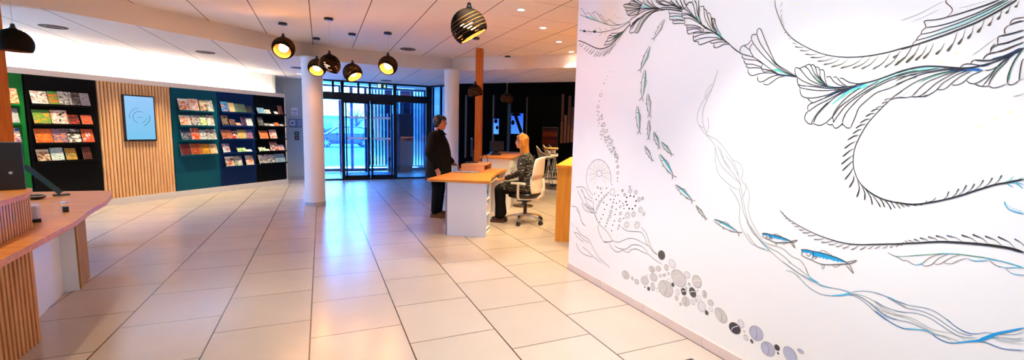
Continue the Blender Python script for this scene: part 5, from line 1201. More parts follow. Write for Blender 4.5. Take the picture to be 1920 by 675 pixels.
s db 4.3 12.8 907 1808 890 1805 869 1811
s db 2.1 10.3 851 1794 835 1814 818 1829 807 1842
s tl 9.9 9.2 1176 1800 1130 1810 1080 1814 1021 1813
s tq 4.8 4.7 1130 1806 1092 1810 1046 1809
s tg 2.4 6.8 1093 1754 1059 1773 1018 1787 982 1793
s tg 3.1 6.1 811 1738 810 1778 802 1816 788 1850
s tg 2.1 4.2 868 1747 852 1783 836 1806
s tg 2.1 6.1 834 1859 810 1869 788 1876
s br 3 4.1 891 1832 883 1848 866 1853 844 1854 821 1862 799 1874 786 1881
s br 3 4.2 875 1854 872 1869 861 1879 856 1881
s br 2.9 4.1 831 1953 828 1967 819 1973 796 1973
s br 2.9 4.2 833 1952 842 1943 843 1930 840 1920
s br 2.9 4.2 856 1881 859 1907 855 1914 839 1916
s k 4.1 4.9 831 1951 815 1958 795 1960
s k 4.2 4.9 855 1914 834 1916 811 1920 791 1925
s k 4.2 4.9 857 1881 831 1885 808 1893 788 1901
s db 4.3 18.3 866 1829 835 1833 808 1844 788 1856
s tg 4.1 6.1 800 1820 793 1840 784 1860
s gl 2.6 1.3 927 1851 908 1867 885 1891 862 1911""",
'feather':"""s k 2.5 4.3 1822 2294 1821 2269 1807 2228 1781 2173 1749 2114 1698 2055 1644 2013 1580 1973 1519 1942 1462 1922 1409 1910 1358 1904 1309 1902 1263 1904 1219 1908 1177 1916 1116 1925
s k 4.9 6.1 1174 1913 1136 1921 1076 1936 1019 1951 971 1967 933 1980 896 1998 862 2017 822 2043
s k 2.4 5 1102 2021 1094 2025 1061 2020 1027 2023 978 2030 939 2038 902 2046 871 2055
s k 2.8 4.2 1093 1995 1058 1992 1013 1997 975 2006 936 2017 900 2032 856 2051
s k 2.4 3.3 1107 1968 1070 1970 1028 1980 974 1994 923 2012 887 2028 846 2049
s k 2.4 2.1 1123 1943 1083 1950 1026 1963 972 1978 922 1998 874 2023 834 2046
s tq 4.4 10.5 942 1999 922 2005 898 2015 874 2025
s tl 4.7 10.4 1083 1946 1027 1969 973 1987 923 2007 875 2028 846 2049
s br 2.9 3.8 1136 1922 1130 1936 1123 1943 1118 1956 1107 1969 1105 1984 1093 1995 1099 2013 1102 2021 1094 2025
s br 4.6 2.3 1036 2096 1033 2083 1020 2068 1010 2051 1014 2036 1027 2023
s gl 2.9 1.8 1188 2044 1147 2053 1111 2063 1068 2083 1040 2094
s gl 1.3 1.3 991 2052 954 2055 903 2062
s gl 1.4 1.4 1144 2030 1108 2041 1057 2062
s ol 1.5 3.1 1792 2246 1782 2256 1778 2269
s ol 1.5 3.1 1785 2214 1778 2221 1775 2232
s ol 1.5 3.1 1781 2188 1775 2195 1771 2204
s ol 1.5 3.1 1776 2168 1772 2177 1771 2189
s ol 1.5 3.1 1767 2154 1765 2160 1764 2169
s ol 1.5 3.1 1761 2134 1757 2141 1756 2150
s ol 1.5 3.1 1737 2093 1742 2094 1748 2097
s ol 1.5 3.1 1716 2072 1721 2074 1729 2077
s ol 1.5 3 1704 2052 1711 2054 1720 2058
s ol 1.5 3 1666 2018 1678 2021 1694 2028
s ol 1.5 4.8 1624 1994 1646 1996 1677 2004
s k 6.6 1.5 1677 2004 1661 2003
s ol 1.5 4.8 1586 1974 1612 1972 1646 1979
s k 6.5 1.5 1646 1979 1628 1979
s ol 1.4 4.7 1537 1950 1571 1946 1616 1954
s k 6.5 1.5 1616 1954 1592 1954
s ol 1.4 5.8 1496 1933 1534 1926 1584 1932
s k 6.4 1.4 1584 1932 1558 1934
s ol 1.4 5.7 1462 1917 1497 1906 1544 1907
s k 6.3 1.4 1544 1907 1519 1912
s ol 1.4 5.7 1429 1908 1464 1890 1512 1885
s k 6.2 1.4 1512 1885 1487 1894
s ol 1.3 5.6 1388 1903 1422 1878 1472 1868
s k 6.1 1.4 1472 1868 1446 1880
s ol 1.3 5.5 1323 1901 1365 1870 1426 1856
s k 6 1.4 1426 1856 1394 1871
s ol 1.3 5.4 1290 1901 1322 1868 1370 1849
s k 5.9 1.3 1370 1849 1345 1867
s ol 1.3 5.3 1262 1898 1289 1863 1329 1841
s k 5.8 1.3 1329 1841 1309 1860
s ol 1.3 5.2 1214 1903 1239 1862 1279 1834
s k 5.7 1.3 1279 1834 1259 1857
s ol 1.2 5.1 1176 1909 1197 1866 1231 1837
s k 5.6 1.3 1231 1837 1214 1861
s ol 1.2 5 1135 1915 1157 1871 1192 1842
s k 5.5 1.2 1192 1842 1175 1866
s ol 1.2 4.9 1114 1899 1127 1869 1149 1849
s k 5.4 1.2 1149 1849 1138 1866
s ol 1.4 4 1132 1929 1153 1879 1188 1844
s ol 13.6 2.9 1188 1844 1170 1862 1153 1879
s ol 1.4 3.9 1105 1931 1121 1884 1149 1850
s ol 13.4 2.9 1149 1850 1135 1867 1121 1884
s ol 1.4 3.8 1080 1917 1093 1880 1116 1855
s ol 13.2 2.8 1116 1855 1104 1868 1093 1880
s ol 1.4 3.8 1058 1923 1068 1886 1088 1859
s ol 13 2.8 1088 1859 1078 1872 1068 1886
s ol 1.4 3.7 1021 1917 1030 1890 1046 1871
s ol 12.8 2.8 1046 1871 1038 1881 1030 1890
s ol 1.4 3.6 993 1912 998 1894 1008 1880
s ol 12.5 2.7 1008 1880 1003 1887 998 1894
s ol 1.3 3.6 968 1920 970 1910 975 1904
s ol 12.3 2.7 975 1904 973 1907 970 1910
s ol 1.3 3.6 985 1956 992 1911 1009 1879
s ol 12.5 2.7 1009 1879 1000 1895 992 1911
s ol 1.3 3.6 960 1963 964 1928 976 1902
s ol 12.3 2.7 976 1902 970 1915 964 1928
s ol 1.3 3.5 936 1974 938 1943 948 1921
s ol 12.1 2.6 948 1921 943 1932 938 1943
s ol 1.3 3.5 906 1992 910 1962 921 1940
s ol 11.9 2.6 921 1940 916 1951 910 1962
s ol 1.3 3.4 881 1998 884 1976 891 1960
s ol 11.7 2.6 891 1960 888 1968 884 1976
s ol 1.3 3.4 860 2019 861 1996 867 1979
s ol 11.6 2.5 867 1979 864 1988 861 1996
s ol 1.2 3.3 838 2027 840 2010 846 1998
s ol 11.4 2.5 846 1998 843 2004 840 2010
s ol 1.2 3.3 816 2040 818 2025 823 2015
s ol 11.3 2.5 823 2015 821 2020 818 2025
s ol 1.5 4 1176 1907 1186 1890 1202 1878
s ol 13.7 3 1202 1878 1194 1884 1186 1890""",
'dots':"""F ye 2.6 0 1260.6 1486.4 -7.8 0.3 -0.7 -7.1
F ye 2.5 0 1164.3 1505.0 -6.4 0.2 -0.6 -6.1
F ye 2.4 0 1117.2 1521.2 -8.9 0.2 -0.9 -8.7
F ye 2.4 0 1075.5 1538.4 -7.8 0.1 -0.8 -7.8
F ye 2.3 0 1034.4 1556.4 -6.3 0.0 -0.7 -6.3
F ye 2.2 0 878.2 1561.6 -6.4 0.0 -0.8 -7.0
F ye 2.1 0 831.2 1593.2 -6.6 -0.1 -0.8 -7.4
F ye 2.1 0 796.1 1616.6 -5.9 -0.1 -0.7 -6.8
F ye 2.2 0 977.4 1866.3 -6.7 -1.0 -0.7 -7.0
F ye 2.3 0 1024.8 1834.2 -6.4 -0.9 -0.7 -6.4
F ye 3 0 1698.5 2239.1 -7.7 -1.9 -0.6 -5.9
F ye 3 0 1665.3 2198.5 -5.0 -1.2 -0.4 -3.9
F ye 2.9 0 1629.9 2165.1 -7.3 -1.6 -0.6 -5.8
F ye 3 0 1648.5 2061.3 -6.2 -1.1 -0.5 -4.8
F ye 2.9 0 1607.4 2042.0 -7.2 -1.3 -0.6 -5.7
F ye 2.9 0 1557.7 2029.8 -7.0 -1.2 -0.6 -5.7
F ye 3.1 0 1749.9 1923.9 -5.4 -0.7 -0.4 -4.1
F ye 3 0 1702.7 1911.8 -6.6 -0.8 -0.5 -5.0
F ye 3 0 1635.5 1699.0 -6.8 -0.4 -0.5 -5.2
F ye 2.9 0 1584.9 1686.9 -5.8 -0.3 -0.5 -4.7
F ye 2.4 0 1082.3 1540.1 -6.0 0.1 -0.6 -6.0
F lg 2.5 0 1119.7 1314.4 -1.7 0.2 -0.2 -1.7
F lg 2.5 0 1101.1 1335.1 -1.7 0.2 -0.2 -1.7
F lg 2.4 0 1082.8 1355.3 -1.6 0.1 -0.1 -1.7
F lg 2.4 0 1064.9 1375.2 -1.6 0.1 -0.1 -1.7
F lg 2.4 0 1047.3 1394.8 -1.6 0.1 -0.2 -1.6
F lg 2.4 0 1030.1 1414.0 -1.6 0.1 -0.2 -1.6
F lg 2.3 0 1013.2 1432.8 -1.5 0.1 -0.2 -1.6
F lg 2.3 0 996.5 1451.3 -1.6 0.1 -0.2 -1.6
F lg 2.3 0 980.2 1469.4 -1.5 0.0 -0.2 -1.5
F lg 2.3 0 964.1 1487.3 -1.4 0.0 -0.2 -1.5
F lg 2.3 0 948.4 1504.8 -1.4 0.1 -0.1 -1.5
F lg 2.2 0 932.9 1522.0 -1.4 0.0 -0.2 -1.5
F lg 2.2 0 917.7 1538.9 -1.4 0.0 -0.1 -1.5
F lg 2.2 0 902.7 1555.6 -1.4 0.0 -0.2 -1.4
F lg 2.2 0 888.0 1571.9 -1.4 0.0 -0.2 -1.5
F lg 2.2 0 873.5 1588.0 -1.4 0.0 -0.2 -1.4
F lg 2.5 0 1150.6 1576.0 -1.8 0.0 -0.1 -1.7
F lg 2.6 0 1231.9 1483.0 -1.9 0.1 -0.1 -1.8
F lg 2.5 0 1129.0 1581.7 -1.7 0.0 -0.2 -1.6
F lg 2.6 0 1210.3 1492.5 -1.9 0.1 -0.2 -1.8
F lg 2.4 0 1107.9 1587.3 -1.7 0.0 -0.2 -1.6
F lg 2.5 0 1189.2 1501.8 -1.8 0.0 -0.2 -1.8
F lg 2.4 0 1087.2 1592.8 -1.6 0.0 -0.1 -1.6
F lg 2.5 0 1168.5 1510.9 -1.8 0.0 -0.2 -1.6
F lg 2.4 0 1066.9 1598.2 -1.7 -0.0 -0.1 -1.6
F lg 2.5 0 1148.2 1519.8 -1.7 0.0 -0.2 -1.7
F lg 2.4 0 1046.9 1603.5 -1.5 -0.1 -0.1 -1.5
F lg 2.5 0 1128.2 1528.5 -1.8 0.0 -0.1 -1.7
F lg 2.3 0 1027.4 1608.6 -1.6 -0.0 -0.2 -1.6
F lg 2.4 0 1108.7 1537.1 -1.7 0.0 -0.1 -1.6
F lg 2.3 0 1008.2 1613.7 -1.6 0.0 -0.1 -1.6
F lg 2.4 0 1089.5 1545.6 -1.6 0.1 -0.1 -1.6
F lg 2.3 0 989.4 1618.7 -1.5 -0.0 -0.2 -1.6
F lg 2.4 0 1070.6 1553.8 -1.6 0.0 -0.2 -1.6
F lg 2.3 0 971.0 1623.6 -1.5 -0.0 -0.1 -1.5
F lg 2.4 0 1052.1 1562.0 -1.6 0.0 -0.2 -1.6
F lg 2.2 0 952.9 1628.4 -1.5 -0.0 -0.1 -1.5
F lg 2.3 0 1033.9 1569.9 -1.5 0.0 -0.1 -1.5
F lg 2.2 0 935.1 1633.1 -1.4 -0.0 -0.2 -1.5
F lg 2.3 0 1016.1 1577.8 -1.6 0.0 -0.2 -1.6
F or 4.8 0 3369.8 2547.0 -7.8 -1.8 -0.4 -4.2
F or 4.8 0 3336.3 2524.6 -9.0 -2.0 -0.4 -4.8
F or 4.7 0 3304.1 2512.4 -10.1 -2.2 -0.5 -5.5
F or 4.7 0 3262.5 2499.7 -6.2 -1.3 -0.3 -3.4
F or 4.6 0 3217.1 2488.5 -4.8 -1.0 -0.2 -2.7
F or 4.2 0 2798.0 2417.6 -3.9 -0.8 -0.2 -2.5
F or 4.2 0 2774.4 2422.2 -3.9 -0.9 -0.2 -2.4
s gl 2 3.3 765 1686 777 1680 792 1676
F ye 5.1 0 3554.6 2000.5 -5.7 -0.5 -0.2 -3.3
F ye 5.1 0 3588.5 1959.2 -5.8 -0.5 -0.3 -3.3
F ye 5.2 0 3628.6 1912.6 -6.0 -0.5 -0.3 -3.4
F lg 3.2 0 1640.7 298.2 -1.8 0.8 -0.1 -1.5
F lg 3.2 0 1593.1 279.9 -1.8 0.8 -0.1 -1.4
F lg 3.2 0 1608.0 283.1 -1.7 0.8 -0.2 -1.5
F lg 3.4 0 1814.4 339.8 -2.0 0.9 -0.1 -1.6
F lg 3.1 0 1556.1 291.6 -1.7 0.8 -0.1 -1.5
F lg 3.1 0 1570.2 324.3 -1.7 0.8 -0.1 -1.4
F lg 3.2 0 1686.3 334.1 -1.8 0.8 -0.2 -1.5
F lg 3.2 0 1663.5 311.4 -1.8 0.8 -0.1 -1.5
F lg 3.4 0 1820.9 356.2 -2.0 0.8 -0.1 -1.6
F lg 3.3 0 1736.7 301.1 -1.9 0.9 -0.2 -1.5
F lg 3.2 0 1605.5 327.0 -1.8 0.8 -0.1 -1.4
F lg 3.1 0 1597.3 327.0 -1.8 0.8 -0.1 -1.5
F lg 3.2 0 1645.8 335.1 -1.8 0.8 -0.1 -1.5
F lg 3.4 0 1820.3 315.3 -2.1 0.8 -0.1 -1.6
F lg 3.3 0 1761.6 347.4 -1.9 0.8 -0.1 -1.5
F lg 3.1 0 1544.7 277.3 -1.7 0.8 -0.1 -1.5
F lg 3.3 0 1733.6 297.9 -1.9 0.9 -0.1 -1.6
F lg 3.2 0 1664.1 305.3 -1.8 0.8 -0.1 -1.5
F lg 3.3 0 1758.5 302.6 -2.0 0.9 -0.1 -1.5
F lg 3.2 0 1620.9 282.3 -1.8 0.8 -0.1 -1.5
F lg 3.1 0 1571.0 313.8 -1.8 0.8 -0.1 -1.4
F lg 3.3 0 1717.5 343.7 -1.9 0.8 -0.1 -1.5
F lg 3.3 0 1781.5 359.6 -2.0 0.8 -0.1 -1.5
F lg 3.3 0 1732.2 319.5 -1.9 0.8 -0.1 -1.5
F lg 3.4 0 1821.0 327.5 -2.0 0.9 -0.1 -1.6
F lg 3.3 0 1723.4 335.9 -1.9 0.8 -0.1 -1.5
F lg 3.1 0 1589.6 306.1 -1.7 0.8 -0.2 -1.4
F lg 3.3 0 1728.8 326.4 -1.9 0.8 -0.2 -1.6
F lg 3.2 0 1622.5 335.6 -1.8 0.8 -0.1 -1.5
F lg 3.1 0 1551.5 326.6 -1.7 0.8 -0.1 -1.4
F lg 3.2 0 1605.8 287.3 -1.8 0.8 -0.2 -1.5
F lg 3.4 0 1815.8 319.9 -2.0 0.8 -0.1 -1.5
F lg 3.3 0 1713.6 318.3 -1.9 0.8 -0.1 -1.5
F lg 3.4 0 1823.1 367.1 -2.1 0.8 -0.1 -1.6
F lg 3.3 0 1765.5 302.7 -1.9 0.8 -0.1 -1.6
F lg 3.3 0 1762.1 314.4 -1.9 0.9 -0.1 -1.5
F lg 3.1 0 1557.9 275.2 -1.7 0.8 -0.1 -1.5
F lg 3.3 0 1721.2 332.9 -2.0 0.8 -0.1 -1.5
F lg 3.2 0 1667.6 300.0 -1.8 0.9 -0.1 -1.5
F lg 3.4 0 1788.6 318.6 -1.9 0.9 -0.1 -1.6""",
'loop':"""s k 2.9 3.2 1149 1724 1174 1705 1200 1677 1233 1635 1272 1579 1301 1512 1317 1457 1320 1402 1311 1348 1282 1287 1230 1239 1174 1214 1116 1208 1067 1208
s k 5 5.3 1130 1208 1067 1208 1022 1218 962 1242 906 1270 854 1302 804 1331 775 1342 730 1361
s dk 4 3.8 1273 1274 1230 1241 1174 1216 1130 1210
s k 3 2.3 1190 1686 1166 1693 1132 1691 1112 1695 1079 1692 1054 1697 1036 1710 1031 1715
s k 2 1.9 1150 1699 1121 1722
s k 1.9 1.9 1112 1697 1088 1719
s k 1.9 1.9 1072 1694 1059 1717
s k 1.8 3 1191 1689 1203 1691 1216 1684
s k 7.1 2.5 1216 1684 1208 1688
s k 1.8 3.1 1200 1675 1212 1676 1226 1668
s k 7.1 2.5 1226 1668 1218 1672
s k 1.8 3.1 1216 1654 1230 1656 1245 1649
s k 7.2 2.6 1245 1649 1236 1654
s k 1.8 5.2 1230 1641 1247 1643 1266 1632
s k 7.3 2.6 1266 1632 1255 1638
s k 1.8 5.3 1246 1623 1266 1622 1287 1608
s k 7.4 2.6 1287 1608 1274 1617
s k 1.8 5.3 1265 1597 1284 1594 1308 1577
s k 7.4 2.6 1308 1577 1294 1587
s k 1.8 5.3 1279 1570 1300 1569 1323 1552
s k 7.5 2.7 1323 1552 1309 1562
s k 1.8 5.4 1293 1546 1312 1542 1335 1523
s k 7.5 2.7 1335 1523 1321 1534
s k 1.9 5.4 1302 1517 1326 1513 1354 1492
s k 7.6 2.7 1354 1492 1337 1505
s k 1.9 5.5 1312 1485 1335 1476 1365 1448
s k 7.7 2.7 1365 1448 1347 1465
s k 1.9 5.5 1319 1450 1340 1437 1369 1406
s k 7.7 2.7 1369 1406 1351 1425
s k 1.9 5.5 1320 1416 1340 1400 1372 1366
s k 7.7 2.7 1372 1366 1353 1387
s k 1.9 5.5 1318 1388 1335 1370 1363 1334
s k 7.7 2.7 1363 1334 1346 1355
s k 1.9 5.5 1316 1356 1324 1330 1347 1290
s k 7.7 2.7 1347 1290 1333 1314
s k 1.9 5.4 1308 1319 1308 1290 1323 1252
s k 7.6 2.7 1323 1252 1314 1275
s k 1.9 5.4 1291 1295 1277 1253 1284 1208
s k 7.5 2.7 1284 1208 1280 1235
s k 1.9 5.3 1268 1266 1250 1231 1249 1198
s k 7.4 2.6 1249 1198 1249 1218
s k 1.8 5.2 1251 1254 1223 1215 1214 1182
s k 7.3 2.6 1214 1182 1219 1202
s k 1.8 5.1 1216 1225 1191 1196 1179 1176
s k 7.2 2.6 1179 1176 1186 1188
s k 1.8 5.1 1188 1218 1170 1196 1163 1178
s k 7.1 2.6 1163 1178 1167 1189
s k 1.8 5 1167 1215 1145 1190 1135 1172
s k 7.1 2.5 1135 1172 1141 1182
s k 1.8 3 1144 1210 1129 1193 1121 1181
s k 7 2.5 1121 1181 1126 1188
s k 1.7 3 1122 1207 1108 1192 1100 1182
s k 6.9 2.5 1100 1182 1105 1188
s k 1.7 3 1105 1206 1092 1196 1085 1192
s k 1.7 2.9 1087 1205 1075 1198 1066 1198
s k 1.7 2.9 1057 1209 1049 1205 1042 1206
s k 1.7 2.9 1035 1216 1028 1212 1022 1214
s dk 1.7 3.3 1026 1219 1014 1222 1008 1235
s dk 1.7 3.3 1004 1229 989 1236 980 1252
s dk 1.6 3.2 956 1246 945 1261 940 1284
s dk 9.6 2.3 940 1284 944 1268
s dk 1.6 3.1 931 1258 918 1275 910 1300
s dk 9.4 2.3 910 1300 916 1282
s dk 1.6 3.1 912 1269 897 1289 888 1318
s dk 9.3 2.2 888 1318 895 1298
s dk 1.6 3.1 888 1284 873 1301 864 1327
s dk 9.2 2.2 864 1327 871 1309
s dk 1.5 3 864 1298 849 1318 840 1345
s dk 9.1 2.2 840 1345 846 1326
s dk 1.5 3 839 1313 824 1331 815 1357
s dk 9 2.1 815 1357 821 1339
s dk 1.5 2.9 811 1328 798 1345 790 1370
s dk 8.8 2.1 790 1370 796 1352
s tq 1.5 2.9 782 1342 768 1352 758 1369
s tq 1.5 2.9 763 1345 747 1353 736 1369
s cy 4.2 2.4 780 1340 756 1353 730 1359
s cy 4.2 2.4 780 1340 751 1346 728 1342
s cy 4.2 2.5 775 1341 761 1331 754 1329
s cy 4.1 2.5 750 1344 735 1334 729 1323
s cy 2.5 4.9 772 1269 768 1254 754 1238 734 1232 716 1230
s cy 1.3 2.9 765 1247 769 1267
s cy 1.3 2.9 757 1242 763 1258
s cy 1.2 2.9 746 1236 755 1253
s cy 1.2 2.9 736 1234 747 1247
s cy 1.2 2.9 724 1233 740 1246
s cy 1.2 2.9 717 1233 730 1243""",
'stem':"""s k 1.9 5 1673 1072 1644 1048 1602 1024 1550 1003 1487 984 1428 972 1371 965 1328 963 1287 966 1238 975 1178 992 1121 1008 1080 1018
s k 4.1 8.6 1142 1002 1096 1015 1052 1029 1016 1040 981 1052 944 1063 906 1071 869 1077 834 1082 799 1086 765 1088 733 1088 700 1082
s k 1.6 3.7 1648 1059 1654 1058 1660 1057
s k 1.5 3.7 1637 1042 1641 1042 1647 1042
s k 1.5 3.7 1619 1030 1626 1030 1634 1030
s k 1.5 3.7 1602 1021 1608 1019 1616 1019
s k 1.5 3.7 1576 1010 1586 1008 1598 1008
s k 5.5 1.8 1598 1008 1588 1008
s k 1.5 3.6 1549 1000 1563 996 1579 995
s k 5.5 1.8 1579 995 1566 996
s k 1.5 3.6 1520 987 1535 982 1552 981
s k 5.4 1.8 1552 981 1538 982
s k 1.5 3.6 1484 983 1504 974 1529 969
s k 7.8 1.8 1529 969 1509 973
s k 1.5 3.5 1456 974 1476 964 1499 959
s k 7.7 1.8 1499 959 1480 963
s k 1.4 3.5 1413 966 1436 953 1465 946
s k 7.6 1.7 1465 946 1442 952
s k 1.4 3.4 1361 967 1390 950 1426 940
s k 7.5 1.7 1426 940 1397 948
s k 1.4 3.4 1344 958 1364 944 1389 936
s k 7.4 1.7 1389 936 1369 942
s k 1.4 3.4 1317 957 1333 944 1352 934
s k 7.3 1.7 1352 934 1336 942
s k 1.4 3.3 1287 962 1301 946 1319 935
s k 7.2 1.6 1319 935 1304 944
s k 1.3 3.3 1250 968 1264 951 1281 937
s k 7.1 1.6 1281 937 1267 948
s k 1.3 3.2 1217 975 1228 960 1242 948
s k 6.9 1.6 1242 948 1231 957
s k 1.3 3.2 1187 985 1196 971 1208 961
s k 4.7 1.6 1208 961 1198 969
s k 1.3 3.1 1158 992 1167 980 1180 970
s k 6.7 1.6 1180 970 1170 978
s k 1.3 3.1 1129 998 1138 988 1150 980
s k 4.6 1.5 1150 980 1140 986
s k 1.3 3 1110 1003 1114 996 1120 991
s k 4.5 1.5 1120 991 1115 995
s k 1.2 3 1091 1008 1094 1004 1097 1001
s dk 1.2 3.5 1068 1025 1072 1026 1076 1026
s dk 1.2 3.4 1057 1029 1061 1034 1068 1037
s k 6.1 2 1068 1037 1062 1034
s dk 1.2 3.4 1037 1037 1045 1041 1055 1042
s k 6.6 1.9 1055 1042 1046 1041
s dk 1.2 3.4 1011 1042 1021 1050 1036 1052
s k 7.4 1.9 1036 1052 1024 1050
s dk 1.2 3.4 981 1053 996 1062 1016 1063
s k 8.4 1.9 1016 1063 999 1062
s dk 1.2 3.3 948 1063 965 1073 988 1075
s k 8.7 1.9 988 1075 968 1073
s dk 1.1 3.3 916 1070 935 1083 962 1086
s k 9.4 1.8 962 1086 939 1084
s dk 1.1 3.2 873 1078 896 1092 927 1095
s nv 10.1 1.8 927 1095 900 1092
s dk 1.1 3.1 827 1085 849 1102 880 1108
s k 9.9 1.8 880 1108 854 1103
s dk 1.1 3.1 797 1090 818 1109 847 1118
s k 9.7 1.7 847 1118 822 1110
s dk 1.1 3 759 1092 780 1111 810 1120
s k 9.5 1.7 810 1120 785 1113
s dk 1 3 720 1087 743 1113 774 1126
s k 9.3 1.7 774 1126 747 1115
s dk 1 2.9 692 1093 707 1115 729 1128
s nv 9.1 1.6 729 1128 710 1117
s k 1.5 4.5 1116 999 1120 991
s k 1.5 4.5 1088 1012 1098 1000
s k 1.5 4.5 1075 1016 1080 1011""",
'droop':"""s tg 2.5 4.1 1096 956 1075 960 1038 974 1005 987 965 1001 931 1014 901 1021 874 1026 840 1029 805 1032 770 1032 737 1030 693 1024
s br 2.3 2.2 1128 965 1112 958 1096 956 1080 951 1070 945 1062 944 1050 950
s br 2.2 2.1 1050 950 1037 941 1022 937 1006 942 998 949 990 959 974 982 954 999 934 1011
s br 2.2 2.1 998 946 986 942 973 947 960 959 951 977 937 997 913 1015
s br 2.1 2 957 961 944 962 932 969 920 985 899 1008 876 1023
s br 2.1 2 924 976 911 974 896 979 885 992 867 1007 852 1016
s br 2 1.9 852 1016 838 1010 826 1010 810 1018 788 1026
s br 1.9 1.9 788 1026 775 1015 761 1008 752 1008
s br 1.9 1.8 740 1007 729 996 714 991 690 996
s cy 2.4 4.3 1022 937 1006 942 990 957
s cy 2.3 4.1 941 1009 923 1015 906 1020
s cy 2.2 3.9 850 1016 835 1010 814 1015 792 1025
s cy 2.2 3.8 793 1030 779 1030 759 1032
s cy 2.1 3.7 761 1010 746 1009 731 1012 715 1018 694 1025
s cy 2.1 3.7 729 996 714 991 690 995
s cy 2.2 3.7 805 1032 770 1031 735 1030 693 1024""",
'current':"""s gb 2.5 3 1628 775 1572 753 1520 733 1480 724 1437 713 1400 706 1369 708 1323 716 1290 719 1266 718
s gl 2.4 3.1 1522 806 1501 787 1484 762 1472 738 1447 722 1414 711 1374 710 1323 715
s gb 2.5 3 1600 727 1569 731 1543 723 1507 702 1471 677 1432 663 1395 659 1352 668 1312 685 1280 702 1262 718
s gb 2.2 2.7 1262 718 1236 734 1202 748 1169 755 1133 756 1104 752 1073 748 1032 745
s gl 2.2 2.7 1265 712 1234 721 1200 722 1165 715 1128 705 1085 700 1052 703 1028 709
s gl 2.2 2.7 1265 710 1234 716 1194 706 1148 689 1100 677 1056 682 1026 691
s gb 2.2 2.7 1272 704 1241 712 1210 709 1170 693 1131 669 1094 656 1054 660
s gb 2.2 2.8 1276 702 1241 707 1209 698 1173 679 1137 656 1100 640
s gl 2.5 3.3 1600 783 1548 768 1507 750 1477 735
s gl 2 2.7 1112 755 1080 746 1030 731
s cy 3.6 3.4 1476 727 1437 716 1400 704 1357 712
s cy 4.2 10.9 1352 668 1304 689 1280 702 1262 718
s cy 3.8 3.8 1115 754 1090 752 1076 749
s gb 2.6 2.1 1160 755 1116 754 1073 746 1032 744 1000 748 966 755 933 753 895 737 865 719 837 708 810 706 791 712 768 729 744 736 720 742 698 752 682 762 667 777
s gb 2.5 2.2 1107 752 1072 739 1030 729 991 735 953 735 915 724 878 706 849 695 822 694 803 700
s gb 2.6 2.2 1156 716 1120 704 1085 700 1047 702 1009 715 978 720 944 717 905 701 868 686 840 680 814 685 790 697
s gl 2.1 1.8 1156 712 1110 695 1066 686 1026 690 994 688 954 675 924 669 896 675 868 682 840 676 820 673
s gl 2.1 1.8 1156 710 1109 685 1066 677 1025 682 985 674 946 664 915 653 887 659 858 657 838 657
s gb 2.6 2.3 1153 687 1116 668 1072 660 1039 662 1008 667 976 663 945 657 922 650 894 656 865 650
s bb 4.7 4.1 1151 669 1114 650 1078 636 1044 629 1020 632 982 646 956 654 933 652 914 641 891 635 870 636 844 647
s bb 3.5 3.3 788 681 766 689 745 688 723 686 700 690 659 706
s bb 3 2.8 888 736 865 719 837 707 810 705 785 716
s gb 1.7 1.6 748 718 719 730 691 738 664 755
s gl 1.7 1.6 748 715 717 715 689 720 662 730
s gb 1.7 1.6 748 717 718 721 690 728 663 745
s gl 1.7 1.6 743 725 713 730 685 738 664 750
s cb 3.4 12.9 857 641 831 657 806 673 782 688 760 711 746 726
s cb 13.2 5.3 782 688 760 712 743 732 721 751 700 767 668 793
s cb 17.4 12.9 765 707 742 722
s cy 4.9 4.7 1028 630 982 646 952 654 922 650
s gl 3.4 2.9 1884 975 1861 946 1831 916 1796 882 1755 851 1708 816 1645 781 1568 748 1491 722 1448 707
s gl 3.4 3.2 1875 888 1838 854 1796 822 1757 816 1708 813
s gl 3.3 2.9 1765 860 1718 854 1664 854 1623 847 1593 827 1564 816 1532 814 1503 790 1483 752 1460 727
s gl 3.3 3.1 1755 851 1710 833 1661 823 1607 798 1571 775
s gl 3.1 3 1602 727 1567 731 1533 720 1498 695
s gl 3.4 3.3 1882 960 1836 903 1795 876 1768 856
s cy 4.6 6.4 1774 862 1748 844 1714 817
s cy 3.3 3.2 1770 816 1708 813
s cy 3.6 5.8 1482 742 1450 725 1419 717
s gl 3.2 3.4 2193 1939 2213 1870 2230 1817 2271 1766 2323 1694 2341 1629 2324 1572 2273 1544
s gl 3.3 3.3 2222 1844 2254 1828 2284 1776 2269 1747
s gl 3.3 3.3 2230 1808 2287 1693 2292 1618 2274 1553 2233 1488
s gl 3.3 3.3 2246 1618 2234 1562 2247 1507
s gl 3.4 3.3 2324 1572 2271 1516 2196 1456 2164 1418
s gl 3.3 3.1 2241 1498 2152 1463 2082 1403 2013 1328 1978 1270 1951 1195 1922 1104
s gl 3.3 3.1 2164 1418 2155 1327 2120 1238 2041 1184 1966 1150
s gl 3.3 3.1 2164 1418 2116 1311 2025 1239 1961 1203
s gl 3.2 3.1 2127 1419 2074 1315 1995 1242 1950 1187
s gl 3.2 3.1 2079 1368 2011 1302 1964 1237
s gl 3.1 2.9 2025 1342 1963 1320 1938 1266 1944 1222 1900 1176 1877 1128 1878 1042 1842 963 1760 864
s gl 3.2 2.9 2028 1159 1972 1105 1940 1049 1934 962 1902 898 1829 829 1738 819
s gl 3.1 2.9 1922 1104 1895 1022 1859 943 1777 859 1721 827
s gl 3.1 3 1958 1168 1930 1085 1903 1003 1837 913
s gl 3.1 3 1931 1094 1908 1158 1908 1209
s gl 3.3 3.1 2150 1436 2098 1349 2029 1283""",
